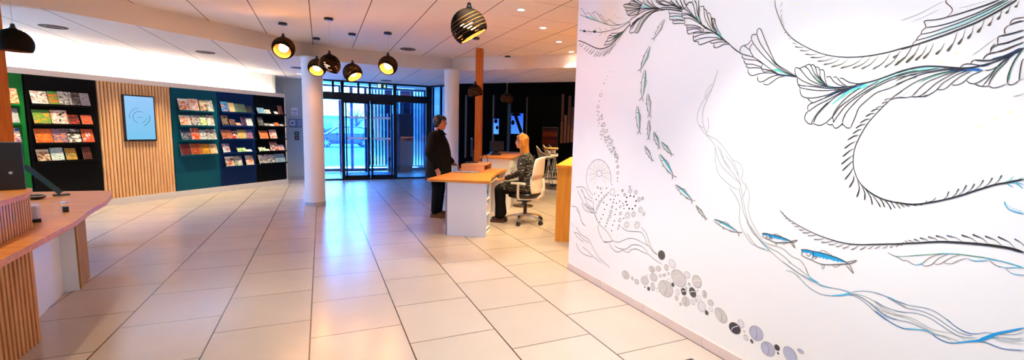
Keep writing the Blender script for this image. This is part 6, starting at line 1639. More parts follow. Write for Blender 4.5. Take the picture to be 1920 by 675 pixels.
'waves':"""s gy 5.2 3.8 3973 701 3884 705 3827 668 3790 604 3744 555 3691 541
s gy 5 3.7 3782 769 3736 719 3673 696 3546 702
s gy 4.9 3.7 3720 779 3677 746 3596 721 3548 719
s gy 4.7 3.1 3546 702 3514 659 3454 610 3362 582 3289 545 3234 505 3152 508 3076 544 3002 580 2915 594 2844 587 2761 575
s gy 4.7 3.5 3481 599 3458 538 3417 493 3351 457 3234 500
s gy 4.3 3 3117 656 3038 639 2921 658 2851 667 2807 639 2776 590 2740 571 2692 538 2646 530
s gy 4 3 2854 709 2797 679 2766 639 2736 591 2700 554 2647 534
s gy 4.5 3 3282 462 3228 423 3144 417 3084 451 3006 450 2964 488 2894 512 2809 506 2741 505 2674 483 2585 468
s gy 4.4 3.1 3198 462 3132 454 3039 475 2968 526 2897 550 2826 549 2756 520
s gy 5.1 3.8 3907 427 3819 433 3732 400 3608 385
s gy 5.1 3.8 3884 418 3816 386 3709 371
s gy 5.1 3.5 3868 493 3756 436 3631 419 3568 378 3506 326 3409 276 3246 235
s gy 5.1 3.7 3854 323 3807 275 3699 245 3539 258
s gy 5 3.6 3725 314 3621 295 3521 266 3388 243
s gy 5.2 4 3982 518 3888 477
s gy 4.6 3.5 3370 461 3283 477 3234 500
s gy 5.1 4.8 3904 911 3804 932 3718 920 3659 866 3591 839
s gy 5 4.7 3872 883 3779 802 3719 749 3606 707 3541 704
s gy 5 4.8 3788 910 3726 841 3588 809
s gy 4.9 4.7 3720 764 3636 740 3543 734
s gy 5.1 4.9 3886 688 3809 638 3776 581 3702 541
s gy 5 4.7 3816 906 3756 868 3666 773 3556 739""",
'urchin1':"""s gy 4.2 4 3580 871 3679 940 3714 1043 3694 1129 3620 1203 3520 1236 3421 1219 3346 1168 3312 1101 3306 1025
F gy 5.1 0 3455.1 1104.9 -6.3 0.6 -0.4 -4.3
s cr 8.2 34.9 3443 1099 3336 1094
s gl 3.6 3.5 3443 1107 3316 1122
s gl 3.6 3.5 3447 1089 3326 1068
F gy 5.1 0 3459.4 1090.0 -6.3 0.6 -0.4 -4.4
s cr 8.2 35.2 3454 1080 3368 1035
s gl 3.6 3.5 3448 1088 3333 1055
s gl 3.6 3.5 3464 1073 3378 1008
F gy 5.1 0 3473.8 1077.8 -6.4 0.7 -0.4 -4.3
F gy 5.2 0 3494.4 1071.7 -6.5 0.6 -0.3 -4.4
F gy 5.2 0 3515.8 1073.3 -6.5 0.7 -0.4 -4.4
s cr 8.3 37.1 3531 1068 3603 995
s gl 3.6 3.7 3520 1065 3580 972
s gl 3.6 3.7 3540 1075 3645 1002
F gy 5.2 0 3532.3 1082.3 -6.5 0.7 -0.4 -4.4
s cr 8.4 37.4 3548 1083 3659 1044
s gl 3.6 3.7 3542 1076 3658 1012
s gl 3.7 3.8 3551 1092 3690 1064
F gy 5.2 0 3539.2 1096.3 -6.6 0.7 -0.3 -4.4
s cr 8.4 37.5 3551 1103 3670 1108
s gl 3.7 3.8 3552 1094 3693 1078
s gl 3.7 3.8 3548 1112 3681 1136
F gy 5.2 0 3534.6 1111.5 -6.5 0.6 -0.3 -4.4
s cr 8.3 37.1 3540 1122 3633 1170
s gl 3.6 3.7 3546 1114 3673 1150
s gl 3.6 3.7 3530 1129 3622 1198
F gy 5.2 0 3519.9 1123.7 -6.5 0.6 -0.4 -4.4
s cr 8.3 36.5 3517 1135 3560 1212
s gl 3.6 3.7 3528 1130 3606 1207
s gl 3.6 3.6 3504 1138 3531 1231
F gy 5.2 0 3499.1 1129.6 -6.4 0.6 -0.4 -4.4
s cr 8.2 35.8 3489 1139 3473 1222
s gl 3.6 3.6 3501 1138 3511 1234
s gl 3.6 3.6 3476 1137 3435 1229
F gy 5.1 0 3477.8 1127.7 -6.3 0.7 -0.4 -4.4
s cr 8.2 35.2 3463 1132 3395 1201
s gl 3.6 3.5 3473 1136 3417 1224
s gl 3.6 3.5 3454 1126 3358 1193
F gy 5.1 0 3461.8 1118.7 -6.4 0.6 -0.4 -4.3
s cr 8.2 34.9 3447 1118 3346 1154
s gl 3.6 3.5 3452 1125 3347 1183
s gl 3.6 3.5 3443 1109 3319 1135""",
'urchin2':"""O gy 4.7 0 3521.1 716.8 -13.8 0.4 4.3 -12.4
O gy 4.7 0 3503.8 755.8 -13.8 0.3 4.3 -12.4
O gy 4.7 0 3483.8 789.0 -15.5 0.2 4.8 -14.0
O gy 4.6 0 3461.9 826.6 -17.3 0.1 5.4 -15.6
O gy 4.6 0 3429.8 856.7 -17.0 0.0 5.2 -15.4
O gy 4.6 0 3393.8 891.3 -14.9 -0.1 4.6 -13.6
O gy 4.5 0 3362.1 913.3 -11.0 -0.2 3.4 -10.1
O gy 4.5 0 3338.0 935.4 -7.2 -0.1 2.2 -6.7
O gy 4.5 0 3349.1 612.4 -9.2 0.4 2.8 -8.7
O gy 4.5 0 3332.8 646.3 -11.0 0.5 3.4 -10.3
O gy 4.5 0 3319.3 682.3 -16.3 0.6 5.0 -15.4
O gy 4.5 0 3294.4 720.2 -17.9 0.5 5.5 -16.9
O gy 4.5 0 3284.1 763.4 -17.8 0.4 5.5 -16.8
O gy 4.4 0 3267.6 813.2 -14.2 0.1 4.3 -13.4
O gy 4.4 0 3255.3 856.1 -10.5 0.0 3.2 -9.9
O gy 4.4 0 3246.4 885.6 -7.0 -0.1 2.2 -6.6
O gy 4.3 0 3149.7 659.6 -13.5 0.6 4.0 -13.2
O gy 4.3 0 3143.5 713.5 -18.4 0.5 5.5 -18.0
O gy 4.3 0 3142.1 774.4 -15.0 0.2 4.6 -14.6
O gy 4.3 0 3147.3 835.4 -13.3 0.0 4.0 -12.9
O gy 4.3 0 3160.0 882.7 -10.0 -0.1 3.1 -9.6
O gy 4.6 0 3460.3 958.8 -13.4 -0.4 4.2 -11.9
O gy 4.7 0 3510.6 962.4 -13.7 -0.4 4.2 -12.1
O gl 4.4 0 3274.8 951.4 -35.3 -0.9 10.9 -32.8
O gy 4.7 0 3556.3 896.7 -8.0 -0.1 2.5 -7.0
O gy 4.4 0 3287.2 1019.9 -5.3 -0.2 1.6 -4.9
F gy 5.2 0 3486.6 884.7 -8.7 1.3 -0.5 -6.6
F gy 5.2 0 3526.1 841.5 -8.8 1.4 -0.6 -6.6
F gy 5.1 0 3383.7 769.8 -8.3 1.5 -0.5 -6.4
F gy 5.1 0 3403.4 715.2 -8.4 1.6 -0.6 -6.4
F gy 5 0 3351.9 818.7 -8.2 1.4 -0.5 -6.4
F gy 5 0 3298.3 877.4 -8.0 1.3 -0.6 -6.3
F gy 4.9 0 3219.3 750.2 -7.7 1.4 -0.5 -6.2
F gy 4.9 0 3242.2 646.8 -7.9 1.6 -0.5 -6.3
F gy 4.9 0 3223.3 690.4 -7.8 1.6 -0.5 -6.2
F gy 4.8 0 3092.2 740.3 -7.2 1.4 -0.5 -6.1
F gy 4.7 0 3095.4 828.1 -7.2 1.3 -0.5 -6.0
F gy 4.9 0 3205.8 801.6 -7.7 1.4 -0.5 -6.2
F gy 4.9 0 3206.0 857.2 -7.6 1.2 -0.5 -6.1
F gy 5.2 0 3453.3 631.6 -8.6 1.8 -0.6 -6.6
F gy 5.1 0 3429.2 670.5 -8.5 1.7 -0.5 -6.5
F gy 5 0 3255.9 591.2 -7.9 1.8 -0.5 -6.3
F gy 4.8 0 3164.6 628.5 -7.6 1.7 -0.5 -6.2
F gy 4.8 0 3116.1 872.1 -7.3 1.2 -0.5 -6.0
F gy 4.9 0 3229.4 923.1 -7.7 1.1 -0.5 -6.2
F gy 4.8 0 3190.6 935.8 -7.6 1.1 -0.5 -6.1
F gy 5.1 0 3400.9 832.2 -8.4 1.4 -0.5 -6.5
F gy 5.1 0 3444.8 920.1 -8.5 1.2 -0.6 -6.5
F gy 5 0 3369.5 973.9 -8.2 1.1 -0.5 -6.3
F gy 4.7 0 3101.9 854.2 -7.3 1.3 -0.5 -6.1
s gy 4.2 2.6 3576 819 3561 731 3498 652 3469 613""",
'urchin3':"""F k 4.7 0 3066.9 934.0 -9.2 1.4 -0.7 -7.9
F k 4.6 0 3019.5 954.5 -8.9 1.4 -0.7 -7.9
F k 4.6 0 2971.6 955.1 -8.8 1.3 -0.7 -7.7
F k 4.6 0 2941.1 920.7 -8.7 1.4 -0.7 -7.7
F k 4.6 0 2947.3 879.2 -8.7 1.5 -0.7 -7.7
F k 4.6 0 2982.0 845.6 -8.9 1.5 -0.7 -7.9
F k 4.7 0 3026.0 840.4 -9.0 1.6 -0.7 -7.9
F k 4.7 0 3057.1 868.5 -9.2 1.6 -0.7 -7.9
F k 4.7 0 3073.8 893.9 -9.2 1.5 -0.7 -8.0
O gl 3.7 0 3041.2 777.3 -32.2 2.5 5.2 -30.1
O gl 3.7 0 3041.1 777.3 -18.1 1.4 3.1 -17.8
O gl 3.7 0 2962.3 801.6 -26.4 1.9 4.2 -25.1
O gl 3.7 0 2962.3 801.7 -14.8 1.0 2.5 -14.8
O gl 3.7 0 3046.2 691.3 -32.4 3.1 5.3 -30.4
O gl 3.8 0 3046.1 691.3 -18.3 1.8 3.1 -18.0
O gl 3.6 0 2908.1 718.0 -33.4 3.1 5.4 -32.3
O gl 3.6 0 2908.0 718.0 -18.8 1.7 3.2 -19.1
O gl 3.6 0 2877.9 856.3 -26.8 1.6 4.2 -25.9
O gl 3.6 0 2877.9 856.3 -15.0 0.9 2.5 -15.3
O gl 3.6 0 2904.2 939.5 -22.6 0.9 3.6 -21.5
O gl 3.6 0 2904.2 939.5 -12.7 0.5 2.1 -12.7
O gl 3.6 0 2947.7 995.1 -21.5 0.5 3.5 -20.2
O gl 3.6 0 2947.6 995.1 -12.1 0.3 2.0 -11.9
O gl 3.7 0 3023.2 996.3 -23.8 0.6 3.9 -22.1
O gl 3.7 0 3023.2 996.3 -13.4 0.3 2.3 -13.1
O gl 3.8 0 3095.6 952.5 -16.5 0.5 2.8 -15.0
O gl 3.8 0 3095.5 952.5 -9.2 0.3 1.6 -8.9
O gl 3.6 0 2858.4 956.9 -14.7 0.5 2.3 -14.2
O gl 3.6 0 2858.4 956.9 -8.2 0.3 1.4 -8.4
O gl 3.5 0 2832.4 830.1 -17.5 1.2 2.8 -17.1
O gl 3.6 0 2832.4 830.1 -9.8 0.7 1.6 -10.1
O gl 3.7 0 3030.3 1032.3 -12.8 0.2 2.1 -11.7
O gl 3.7 0 3030.3 1032.3 -7.2 0.1 1.2 -6.9
O gl 3.8 0 3130.0 985.5 -15.0 0.4 2.5 -13.6
O gl 3.8 0 3130.0 985.5 -8.5 0.2 1.5 -8.0""",
'bubbles':"""O gy 4.4 0 3399.6 2053.7 -4.5 -1.0 0.7 -3.3
O gy 4.5 0 3434.1 2017.8 -4.5 -0.9 0.8 -3.4
O gy 4.5 0 3458.7 1988.3 -5.8 -1.1 1.0 -4.2
O gy 4.5 0 3483.5 1955.2 -9.4 -1.8 1.5 -6.9
O gy 4.6 0 3517.4 1893.1 -4.8 -0.8 0.8 -3.5
O gy 4.6 0 3531.0 1851.5 -24.1 -3.9 4.0 -17.5
O gy 4.6 0 3554.9 1795.3 -7.3 -1.1 1.2 -5.3
O gy 4.6 0 3568.0 1742.9 -22.0 -3.1 3.7 -16.0
O gy 4.6 0 3582.0 1701.7 -7.4 -0.9 1.2 -5.4
O gy 4.6 0 3552.3 1692.6 -12.2 -1.5 2.1 -9.0
O gy 4.6 0 3567.2 1663.0 -9.9 -1.2 1.7 -7.2
O gy 4.6 0 3518.8 1633.9 -24.1 -2.8 4.0 -17.9
O gy 4.6 0 3551.5 1612.7 -12.3 -1.4 2.0 -9.0
O gy 4.6 0 3497.8 1655.0 -11.9 -1.5 2.0 -8.9
O gy 4.6 0 3484.1 1625.2 -9.5 -1.1 1.5 -7.1
O gy 4.6 0 3537.7 1584.3 -7.3 -0.8 1.2 -5.4
O gy 4.5 0 3462.9 1570.9 -21.2 -2.2 3.4 -16.0
O gy 4.6 0 3495.6 1559.4 -9.5 -1.0 1.6 -7.2
O gy 4.5 0 3461.4 1518.5 -18.8 -1.8 3.1 -14.2
O gy 4.6 0 3496.8 1504.8 -9.6 -0.9 1.6 -7.2
O gy 4.5 0 3437.1 1494.2 -9.3 -0.8 1.5 -7.1
O gy 4.5 0 3405.6 1512.5 -18.4 -1.7 3.0 -14.1
O gy 4.6 0 3505.9 1476.5 -9.6 -0.8 1.6 -7.2
O gy 4.6 0 3471.5 1472.2 -14.2 -1.2 2.4 -10.8
O gy 4.5 0 3397.0 1441.2 -20.7 -1.6 3.3 -16.0
O gy 4.5 0 3436.5 1453.3 -11.7 -1.0 2.0 -9.0
O gy 4.5 0 3431.0 1420.6 -9.3 -0.7 1.5 -7.1
O gy 4.5 0 3371.7 1463.0 -11.4 -1.0 1.8 -8.8
O gy 4.4 0 3345.6 1439.5 -11.2 -0.8 1.8 -8.7
O gy 4.5 0 3407.6 1405.0 -9.2 -0.6 1.5 -7.1
O gy 4.4 0 3317.7 1421.1 -17.7 -1.3 2.8 -14.0
O gy 4.5 0 3355.6 1398.8 -11.3 -0.8 1.8 -8.9
O gy 4.5 0 3380.5 1373.5 -11.4 -0.7 1.8 -8.9
O gy 4.4 0 3333.4 1388.4 -20.1 -1.4 3.2 -15.8
O gy 4.4 0 3291.7 1361.4 -13.2 -0.8 2.2 -10.5
O gy 4.5 0 3348.3 1342.6 -13.5 -0.7 2.2 -10.6
O gy 4.4 0 3307.2 1328.6 -8.8 -0.4 1.4 -7.0
O gy 4.4 0 3319.7 1319.9 -15.6 -0.8 2.5 -12.3
O gy 4.4 0 3283.0 1350.7 -17.5 -1.0 2.8 -14.0
O gy 4.4 0 3262.5 1323.1 -10.9 -0.6 1.7 -8.7
O gy 4.3 0 3246.8 1289.1 -19.3 -0.9 3.1 -15.6
O gy 4.4 0 3268.5 1302.1 -8.7 -0.4 1.4 -7.0
O gy 4.3 0 3219.4 1267.2 -12.8 -0.5 2.0 -10.4
O gy 4.3 0 3234.8 1237.6 -15.0 -0.4 2.3 -12.2
O gy 4.3 0 3215.6 1191.7 -17.0 -0.4 2.7 -13.9
O gy 4.3 0 3208.4 1136.9 -17.1 -0.1 2.7 -14.1
O gy 4.3 0 3209.4 1089.1 -8.6 0.0 1.3 -7.0
O gy 4.4 0 3207.2 1062.3 -6.4 0.1 1.0 -5.3
O gy 4.6 0 3488.3 1435.4 -7.2 -0.5 1.1 -5.5
O gy 4.6 0 3553.0 1559.3 -4.9 -0.5 0.8 -3.6
O gy 4.6 0 3493.2 1666.4 -7.2 -0.9 1.2 -5.3
F gy 5 0 3432.4 1570.9 -4.2 0.0 -0.2 -2.8
F gy 5 0 3437.2 1559.4 -4.1 0.0 -0.2 -2.8
F gy 5 0 3451.9 1552.2 -4.2 0.0 -0.2 -2.8
F gy 5.1 0 3471.0 1552.2 -4.2 0.0 -0.3 -2.8
F gy 5.1 0 3487.0 1559.4 -4.2 0.0 -0.2 -2.8
F gy 5.1 0 3493.8 1571.1 -4.2 0.0 -0.2 -2.8
F gy 5.1 0 3488.6 1582.7 -4.2 -0.0 -0.2 -2.8
F gy 5.1 0 3473.6 1589.8 -4.2 -0.1 -0.2 -2.8
F gy 5 0 3454.5 1589.5 -4.1 0.0 -0.3 -2.8
F gy 5 0 3438.8 1582.2 -4.2 -0.0 -0.2 -2.8
F gy 5 0 3367.3 1442.1 -4.1 0.1 -0.2 -2.8
F gy 5 0 3372.0 1430.5 -4.0 0.1 -0.2 -2.7
F gy 5 0 3386.3 1423.0 -4.1 0.1 -0.2 -2.8
F gy 5 0 3404.8 1422.4 -4.1 0.2 -0.2 -2.8
F gy 5 0 3420.5 1429.2 -4.1 0.1 -0.3 -2.8
F gy 5 0 3427.1 1440.5 -4.1 0.2 -0.2 -2.8
F gy 5 0 3422.1 1452.2 -4.1 0.1 -0.2 -2.8
F gy 5 0 3407.4 1459.6 -4.1 0.1 -0.3 -2.8
F gy 5 0 3388.9 1459.9 -4.1 0.1 -0.2 -2.7
F gy 5 0 3373.6 1453.1 -4.1 0.1 -0.2 -2.8
F gy 4.8 0 3218.9 1290.9 -3.8 0.2 -0.2 -2.7
F gy 4.8 0 3223.3 1279.5 -3.8 0.3 -0.2 -2.7
F gy 4.8 0 3236.7 1271.7 -3.8 0.3 -0.2 -2.7
F gy 4.9 0 3254.1 1270.6 -3.8 0.2 -0.2 -2.7
F gy 4.9 0 3268.8 1276.6 -3.9 0.2 -0.2 -2.7
F gy 4.9 0 3275.0 1287.5 -3.9 0.3 -0.2 -2.7
F gy 4.9 0 3270.4 1299.0 -3.8 0.2 -0.2 -2.7
F gy 4.9 0 3256.7 1306.7 -3.8 0.2 -0.2 -2.7
F gy 4.8 0 3239.3 1307.6 -3.8 0.2 -0.2 -2.7
F gy 4.8 0 3224.8 1301.4 -3.8 0.3 -0.2 -2.7""",
'pebble00':"""F pb 4.7 0 3022.5 242.0 -38.6 26.8 -32.8 -27.1
O pe 2.8 0 3022.5 242.0 -38.6 26.8 -32.8 -27.1
s pe 5.7 3.8 3033 207 3020 228 3014 253 3040 275
s pe 2.9 2.8 3022 224 2992 223""",
'pebble01':"""F pb 4.6 0 2929.8 240.0 -14.0 6.4 -6.0 -15.7
O pe 2.8 0 2929.8 240.0 -14.0 6.4 -6.0 -15.7""",
'pebble02':"""F pb 4.6 0 2872.2 231.6 -22.2 15.0 -16.0 -16.0
O pe 2.7 0 2872.2 231.6 -22.2 15.0 -16.0 -16.0""",
'pebble03':"""F pb 4.4 0 2773.6 272.6 -39.6 25.2 -23.5 -28.5
O pe 2.7 0 2773.6 272.6 -39.6 25.2 -23.5 -28.5""",
'pebble04':"""F pb 4.4 0 2697.3 394.8 -22.9 20.9 -27.9 -15.7
O pe 2.6 0 2697.3 394.8 -22.9 20.9 -27.9 -15.7
s pe 5.2 3.5 2699 370 2693 386 2693 403 2716 415
s pe 2.6 2.6 2694 383 2673 384""",
'pebble05':"""F pb 4.3 0 2625.2 421.8 -26.3 11.6 -7.2 -20.3
O pe 2.6 0 2625.2 421.8 -26.3 11.6 -7.2 -20.3""",
'pebble06':"""F pb 4.2 0 2538.9 459.2 -21.3 10.1 -9.0 -21.8
O pe 2.5 0 2538.9 459.2 -21.3 10.1 -9.0 -21.8""",
'pebble07':"""F pl 4.1 0 2481.8 505.8 -27.7 18.7 -23.6 -27.2
O pe 2.5 0 2481.8 505.8 -27.7 18.7 -23.6 -27.2""",
'pebble08':"""F pb 4.3 0 2672.5 334.6 -28.3 26.5 -33.6 -18.4
O pe 2.6 0 2672.5 334.6 -28.3 26.5 -33.6 -18.4""",
'pebble09':"""F pb 4.2 0 2598.1 370.9 -14.5 4.7 -1.2 -13.3
O pe 2.5 0 2598.1 370.9 -14.5 4.7 -1.2 -13.3""",
'pebble10':"""F pb 4.2 0 2555.6 391.0 -16.5 5.3 -1.3 -14.1
O pe 2.5 0 2555.6 391.0 -16.5 5.3 -1.3 -14.1""",
'pebble11':"""F pd 4.2 0 2599.9 541.1 -37.5 15.5 -12.7 -35.6
O pe 2.5 0 2599.9 541.1 -37.5 15.5 -12.7 -35.6""",
'pebble12':"""F pb 4.2 0 2533.9 288.5 -55.2 47.3 -56.4 -42.9
O pe 2.5 0 2533.9 288.5 -55.2 47.3 -56.4 -42.9
s pe 5.1 3.4 2543 229 2527 266 2522 307 2568 342
s pe 2.5 2.5 2530 259 2483 259""",
'pebble13':"""F pb 4 0 2409.1 414.5 -50.3 42.8 -55.9 -45.5
O pe 2.4 0 2409.1 414.5 -50.3 42.8 -55.9 -45.5
s pw 4.9 4.8 2460 380 2432 417 2391 434 2356 450""",
'pebble14':"""F pl 3.9 0 2326.8 466.8 -21.8 15.6 -17.2 -20.4
O pe 2.4 0 2326.8 466.8 -21.8 15.6 -17.2 -20.4""",
'pebble15':"""F pb 3.8 0 2234.8 448.0 -36.5 22.5 -22.5 -39.5
O pe 2.3 0 2234.8 448.0 -36.5 22.5 -22.5 -39.5
s pw 4.7 4.6 2270 432 2247 454 2221 459 2198 465""",
'pebble16':"""F pb 4.3 0 2674.4 255.4 -22.4 10.2 -9.5 -31.1
O pe 2.6 0 2674.4 255.4 -22.4 10.2 -9.5 -31.1""",
'pebble17':"""F pd 4.4 0 2721.4 220.9 -16.0 8.9 -7.9 -14.6
O pe 2.6 0 2721.4 220.9 -16.0 8.9 -7.9 -14.6""",
'pebble18':"""F pd 4.5 0 2767.3 220.0 -8.0 2.8 -0.6 -6.5
O pe 2.7 0 2767.3 220.0 -8.0 2.8 -0.6 -6.5""",
'pebble19':"""F pw 4.3 0 2614.6 247.7 -13.5 8.6 -9.9 -13.9
O pe 2.6 0 2614.6 247.7 -13.5 8.6 -9.9 -13.9""",
'pebble20':"""F pw 4.1 0 2502.7 362.8 -13.4 10.8 -14.2 -12.2
O pe 2.5 0 2502.7 362.8 -13.4 10.8 -14.2 -12.2""",
'pebble21':"""F pd 4.1 0 2460.1 345.3 -13.9 7.8 -7.3 -14.6
O pe 2.5 0 2460.1 345.3 -13.9 7.8 -7.3 -14.6""",
'pebble22':"""F pb 4.1 0 2511.3 418.8 -8.7 4.6 -5.2 -10.4
O pe 2.5 0 2511.3 418.8 -8.7 4.6 -5.2 -10.4""",
'pebble23':"""F pl 4 0 2407.5 306.9 -16.6 9.6 -10.0 -20.0
O pe 2.4 0 2407.5 306.9 -16.6 9.6 -10.0 -20.0""",
'pebble24':"""F pd 4 0 2349.9 330.3 -22.2 14.8 -15.6 -23.4
O pe 2.4 0 2349.9 330.3 -22.2 14.8 -15.6 -23.4
s pw 4.8 4.8 2371 319 2358 333 2342 337 2327 342""",
'pebble25':"""F pd 3.9 0 2265.0 355.1 -25.3 18.0 -22.3 -30.8
O pe 2.3 0 2265.0 355.1 -25.3 18.0 -22.3 -30.8
s pw 4.7 4.6 2290 342 2276 359 2256 364 2239 369""",
'pebble26':"""F pb 3.9 0 2302.9 403.9 -9.0 6.7 -7.5 -8.9
O pe 2.4 0 2302.9 403.9 -9.0 6.7 -7.5 -8.9""",
'pebble27':"""F pl 4 0 2327.0 365.0 -8.1 4.1 -3.0 -9.0
O pe 2.4 0 2327.0 365.0 -8.1 4.1 -3.0 -9.0""",
'pebble28':"""F pb 3.8 0 2158.7 380.7 -17.8 10.7 -11.3 -24.1
O pe 2.3 0 2158.7 380.7 -17.8 10.7 -11.3 -24.1
s pe 4.5 3 2166 359 2159 371 2154 386 2164 406
s pe 2.3 2.3 2160 369 2148 362""",
'pebble29':"""F pb 4.1 0 2414.3 257.1 -14.3 9.1 -9.5 -15.7
O pe 2.4 0 2414.3 257.1 -14.3 9.1 -9.5 -15.7""",
'pebble30':"""F pb 4 0 2369.8 225.1 -9.8 6.8 -6.6 -9.7
O pe 2.4 0 2369.8 225.1 -9.8 6.8 -6.6 -9.7""",
'pebble31':"""F pb 3.9 0 2322.2 264.3 -30.9 22.5 -20.8 -27.8
O pe 2.4 0 2322.2 264.3 -30.9 22.5 -20.8 -27.8
s pe 4.8 3.2 2334 232 2322 252 2315 274 2331 296
s pe 2.4 2.4 2324 248 2302 244""",
'pebble32':"""F pl 3.9 0 2255.2 284.9 -14.4 10.5 -12.0 -16.4
O pe 2.3 0 2255.2 284.9 -14.4 10.5 -12.0 -16.4""",
'pebble33':"""F pb 3.8 0 2226.6 309.2 -8.1 5.6 -6.9 -10.7
O pe 2.3 0 2226.6 309.2 -8.1 5.6 -6.9 -10.7""",
'pebble34':"""F pw 3.8 0 2200.2 339.1 -12.3 8.6 -8.8 -13.7
O pe 2.3 0 2200.2 339.1 -12.3 8.6 -8.8 -13.7""",
'pebble35':"""F pl 3.8 0 2175.2 283.7 -29.8 18.8 -15.9 -33.3
O pe 2.3 0 2175.2 283.7 -29.8 18.8 -15.9 -33.3""",
'pebble36':"""F pd 3.7 0 2128.5 255.9 -12.5 9.7 -10.0 -14.0
O pe 2.2 0 2128.5 255.9 -12.5 9.7 -10.0 -14.0""",
'pebble37':"""F pb 3.7 0 2102.0 339.1 -17.3 15.9 -16.1 -15.3
O pe 2.2 0 2102.0 339.1 -17.3 15.9 -16.1 -15.3""",
'pebble38':"""F pw 3.7 0 2095.6 291.8 -10.7 9.6 -9.9 -10.2
O pe 2.2 0 2095.6 291.8 -10.7 9.6 -9.9 -10.2""",
'pebble39':"""F pb 3.8 0 2223.2 381.0 -4.9 1.8 -0.6 -6.4
O pe 2.3 0 2223.2 381.0 -4.9 1.8 -0.6 -6.4""",
'pebble40':"""F pw 4.4 0 2750.7 325.0 -10.5 3.4 -0.8 -8.3
O pe 2.7 0 2750.7 325.0 -10.5 3.4 -0.8 -8.3""",
'pebble41':"""F pb 3.6 0 2012.7 285.5 -28.9 30.8 -42.6 -33.4
O pe 2.2 0 2012.7 285.5 -28.9 30.8 -42.6 -33.4
s pe 4.3 2.9 2010 244 2005 269 2008 298 2042 325
s pe 2.2 2.1 2006 264 1976 262""",
'pebble42':"""F pk 3.5 0 1899.4 243.7 -23.6 32.3 -38.0 -19.5
O pe 2.1 0 1899.4 243.7 -23.6 32.3 -38.0 -19.5
s pw 4.2 4.2 1924 216 1913 242 1892 258 1873 272""",
'pebble43':"""F pl 3.4 0 1857.6 293.7 -15.9 15.3 -17.1 -19.1
O pe 2.1 0 1857.6 293.7 -15.9 15.3 -17.1 -19.1""",
'pebble44':"""F pv 3.3 0 1748.5 278.6 -29.3 38.1 -37.5 -25.7
O pe 2 0 1748.5 278.6 -29.3 38.1 -37.5 -25.7
s pe 4 2.7 1750 236 1743 263 1743 293 1773 313
s pe 2 2 1744 258 1716 262""",
'pebble45':"""F pl 3.4 0 1815.2 219.6 -10.6 11.2 -11.8 -11.7
O pe 2 0 1815.2 219.6 -10.6 11.2 -11.8 -11.7""",
'pebble46':"""F pd 3.4 0 1772.6 213.9 -6.5 7.0 -10.0 -10.0
O pe 2 0 1772.6 213.9 -6.5 7.0 -10.0 -10.0""",
'pebble47':"""F pv 3.2 0 1664.6 216.7 -25.8 35.3 -36.5 -24.9
O pe 1.9 0 1664.6 216.7 -25.8 35.3 -36.5 -24.9
s pe 3.9 2.6 1664 176 1658 202 1660 230 1690 250
s pe 1.9 1.9 1659 197 1633 200""",
'pebble48':"""F pk 3.2 0 1609.3 251.9 -10.8 13.8 -14.2 -11.8
O pe 1.9 0 1609.3 251.9 -10.8 13.8 -14.2 -11.8""",
'pebble49':"""F pk 3.2 0 1600.1 221.1 -3.5 4.7 -5.8 -4.7
O pe 1.9 0 1600.1 221.1 -3.5 4.7 -5.8 -4.7""",
'pebble50':"""F pv 3.1 0 1530.1 248.0 -23.6 30.5 -34.4 -30.6
O pe 1.8 0 1530.1 248.0 -23.6 30.5 -34.4 -30.6""",
'pebble51':"""F pv 3 0 1474.5 297.9 -4.7 11.0 -17.7 -4.0
O pe 1.8 0 1474.5 297.9 -4.7 11.0 -17.7 -4.0""",
'pebble52':"""F pb 3.4 0 1829.8 253.3 -4.1 1.8 -0.4 -4.4
O pe 2 0 1829.8 253.3 -4.1 1.8 -0.4 -4.4""",
'fish00':"""f fg 0 0 2730 2374 2733 2365 2739 2353 2749 2336 2761 2318 2778 2300 2797 2282 2815 2266 2833 2255 2821 2270 2806 2287 2790 2306 2774 2325 2760 2342 2748 2358 2739 2368 2734 2376
s fk 4.1 4.3 2730 2374 2733 2365 2739 2353 2749 2336 2761 2318 2778 2300 2797 2282 2815 2266 2833 2255
s fk 3.3 4.7 2738 2378 2748 2373 2760 2365 2777 2351 2792 2335 2807 2315 2820 2294 2829 2274 2833 2255
s fk 3.7 3.7 2730 2374 2738 2378
F pw2 4.1 0 2747.3 2357.4 -6.2 -1.3 -0.3 -4.3
O fk 2.9 0 2747.3 2357.4 -6.2 -1.3 -0.3 -4.3
s fk 4.6 2.9 2749 2336 2760 2344 2769 2356
F fk 4.2 0 2769.7 2333.5 -2.5 -0.5 -0.1 -1.7
F fk 4.2 0 2776.7 2325.1 -2.4 -0.5 -0.2 -1.7
F fk 4.2 0 2783.6 2316.7 -2.4 -0.5 -0.1 -1.6
F fk 4.2 0 2790.6 2308.2 -2.5 -0.5 -0.2 -1.7
F fk 4.2 0 2797.5 2299.6 -2.4 -0.5 -0.1 -1.7
s fk 3.4 3.4 2833 2255 2833 2230 2835 2252
s fk 3.4 3 2833 2255 2869 2252 2830 2259
s fk 2.9 2.9 2753 2329 2749 2315 2775 2294
s fk 2.9 2.9 2791 2335 2810 2338 2797 2328
s fk 3 3 2814 2302 2829 2297 2827 2278""",
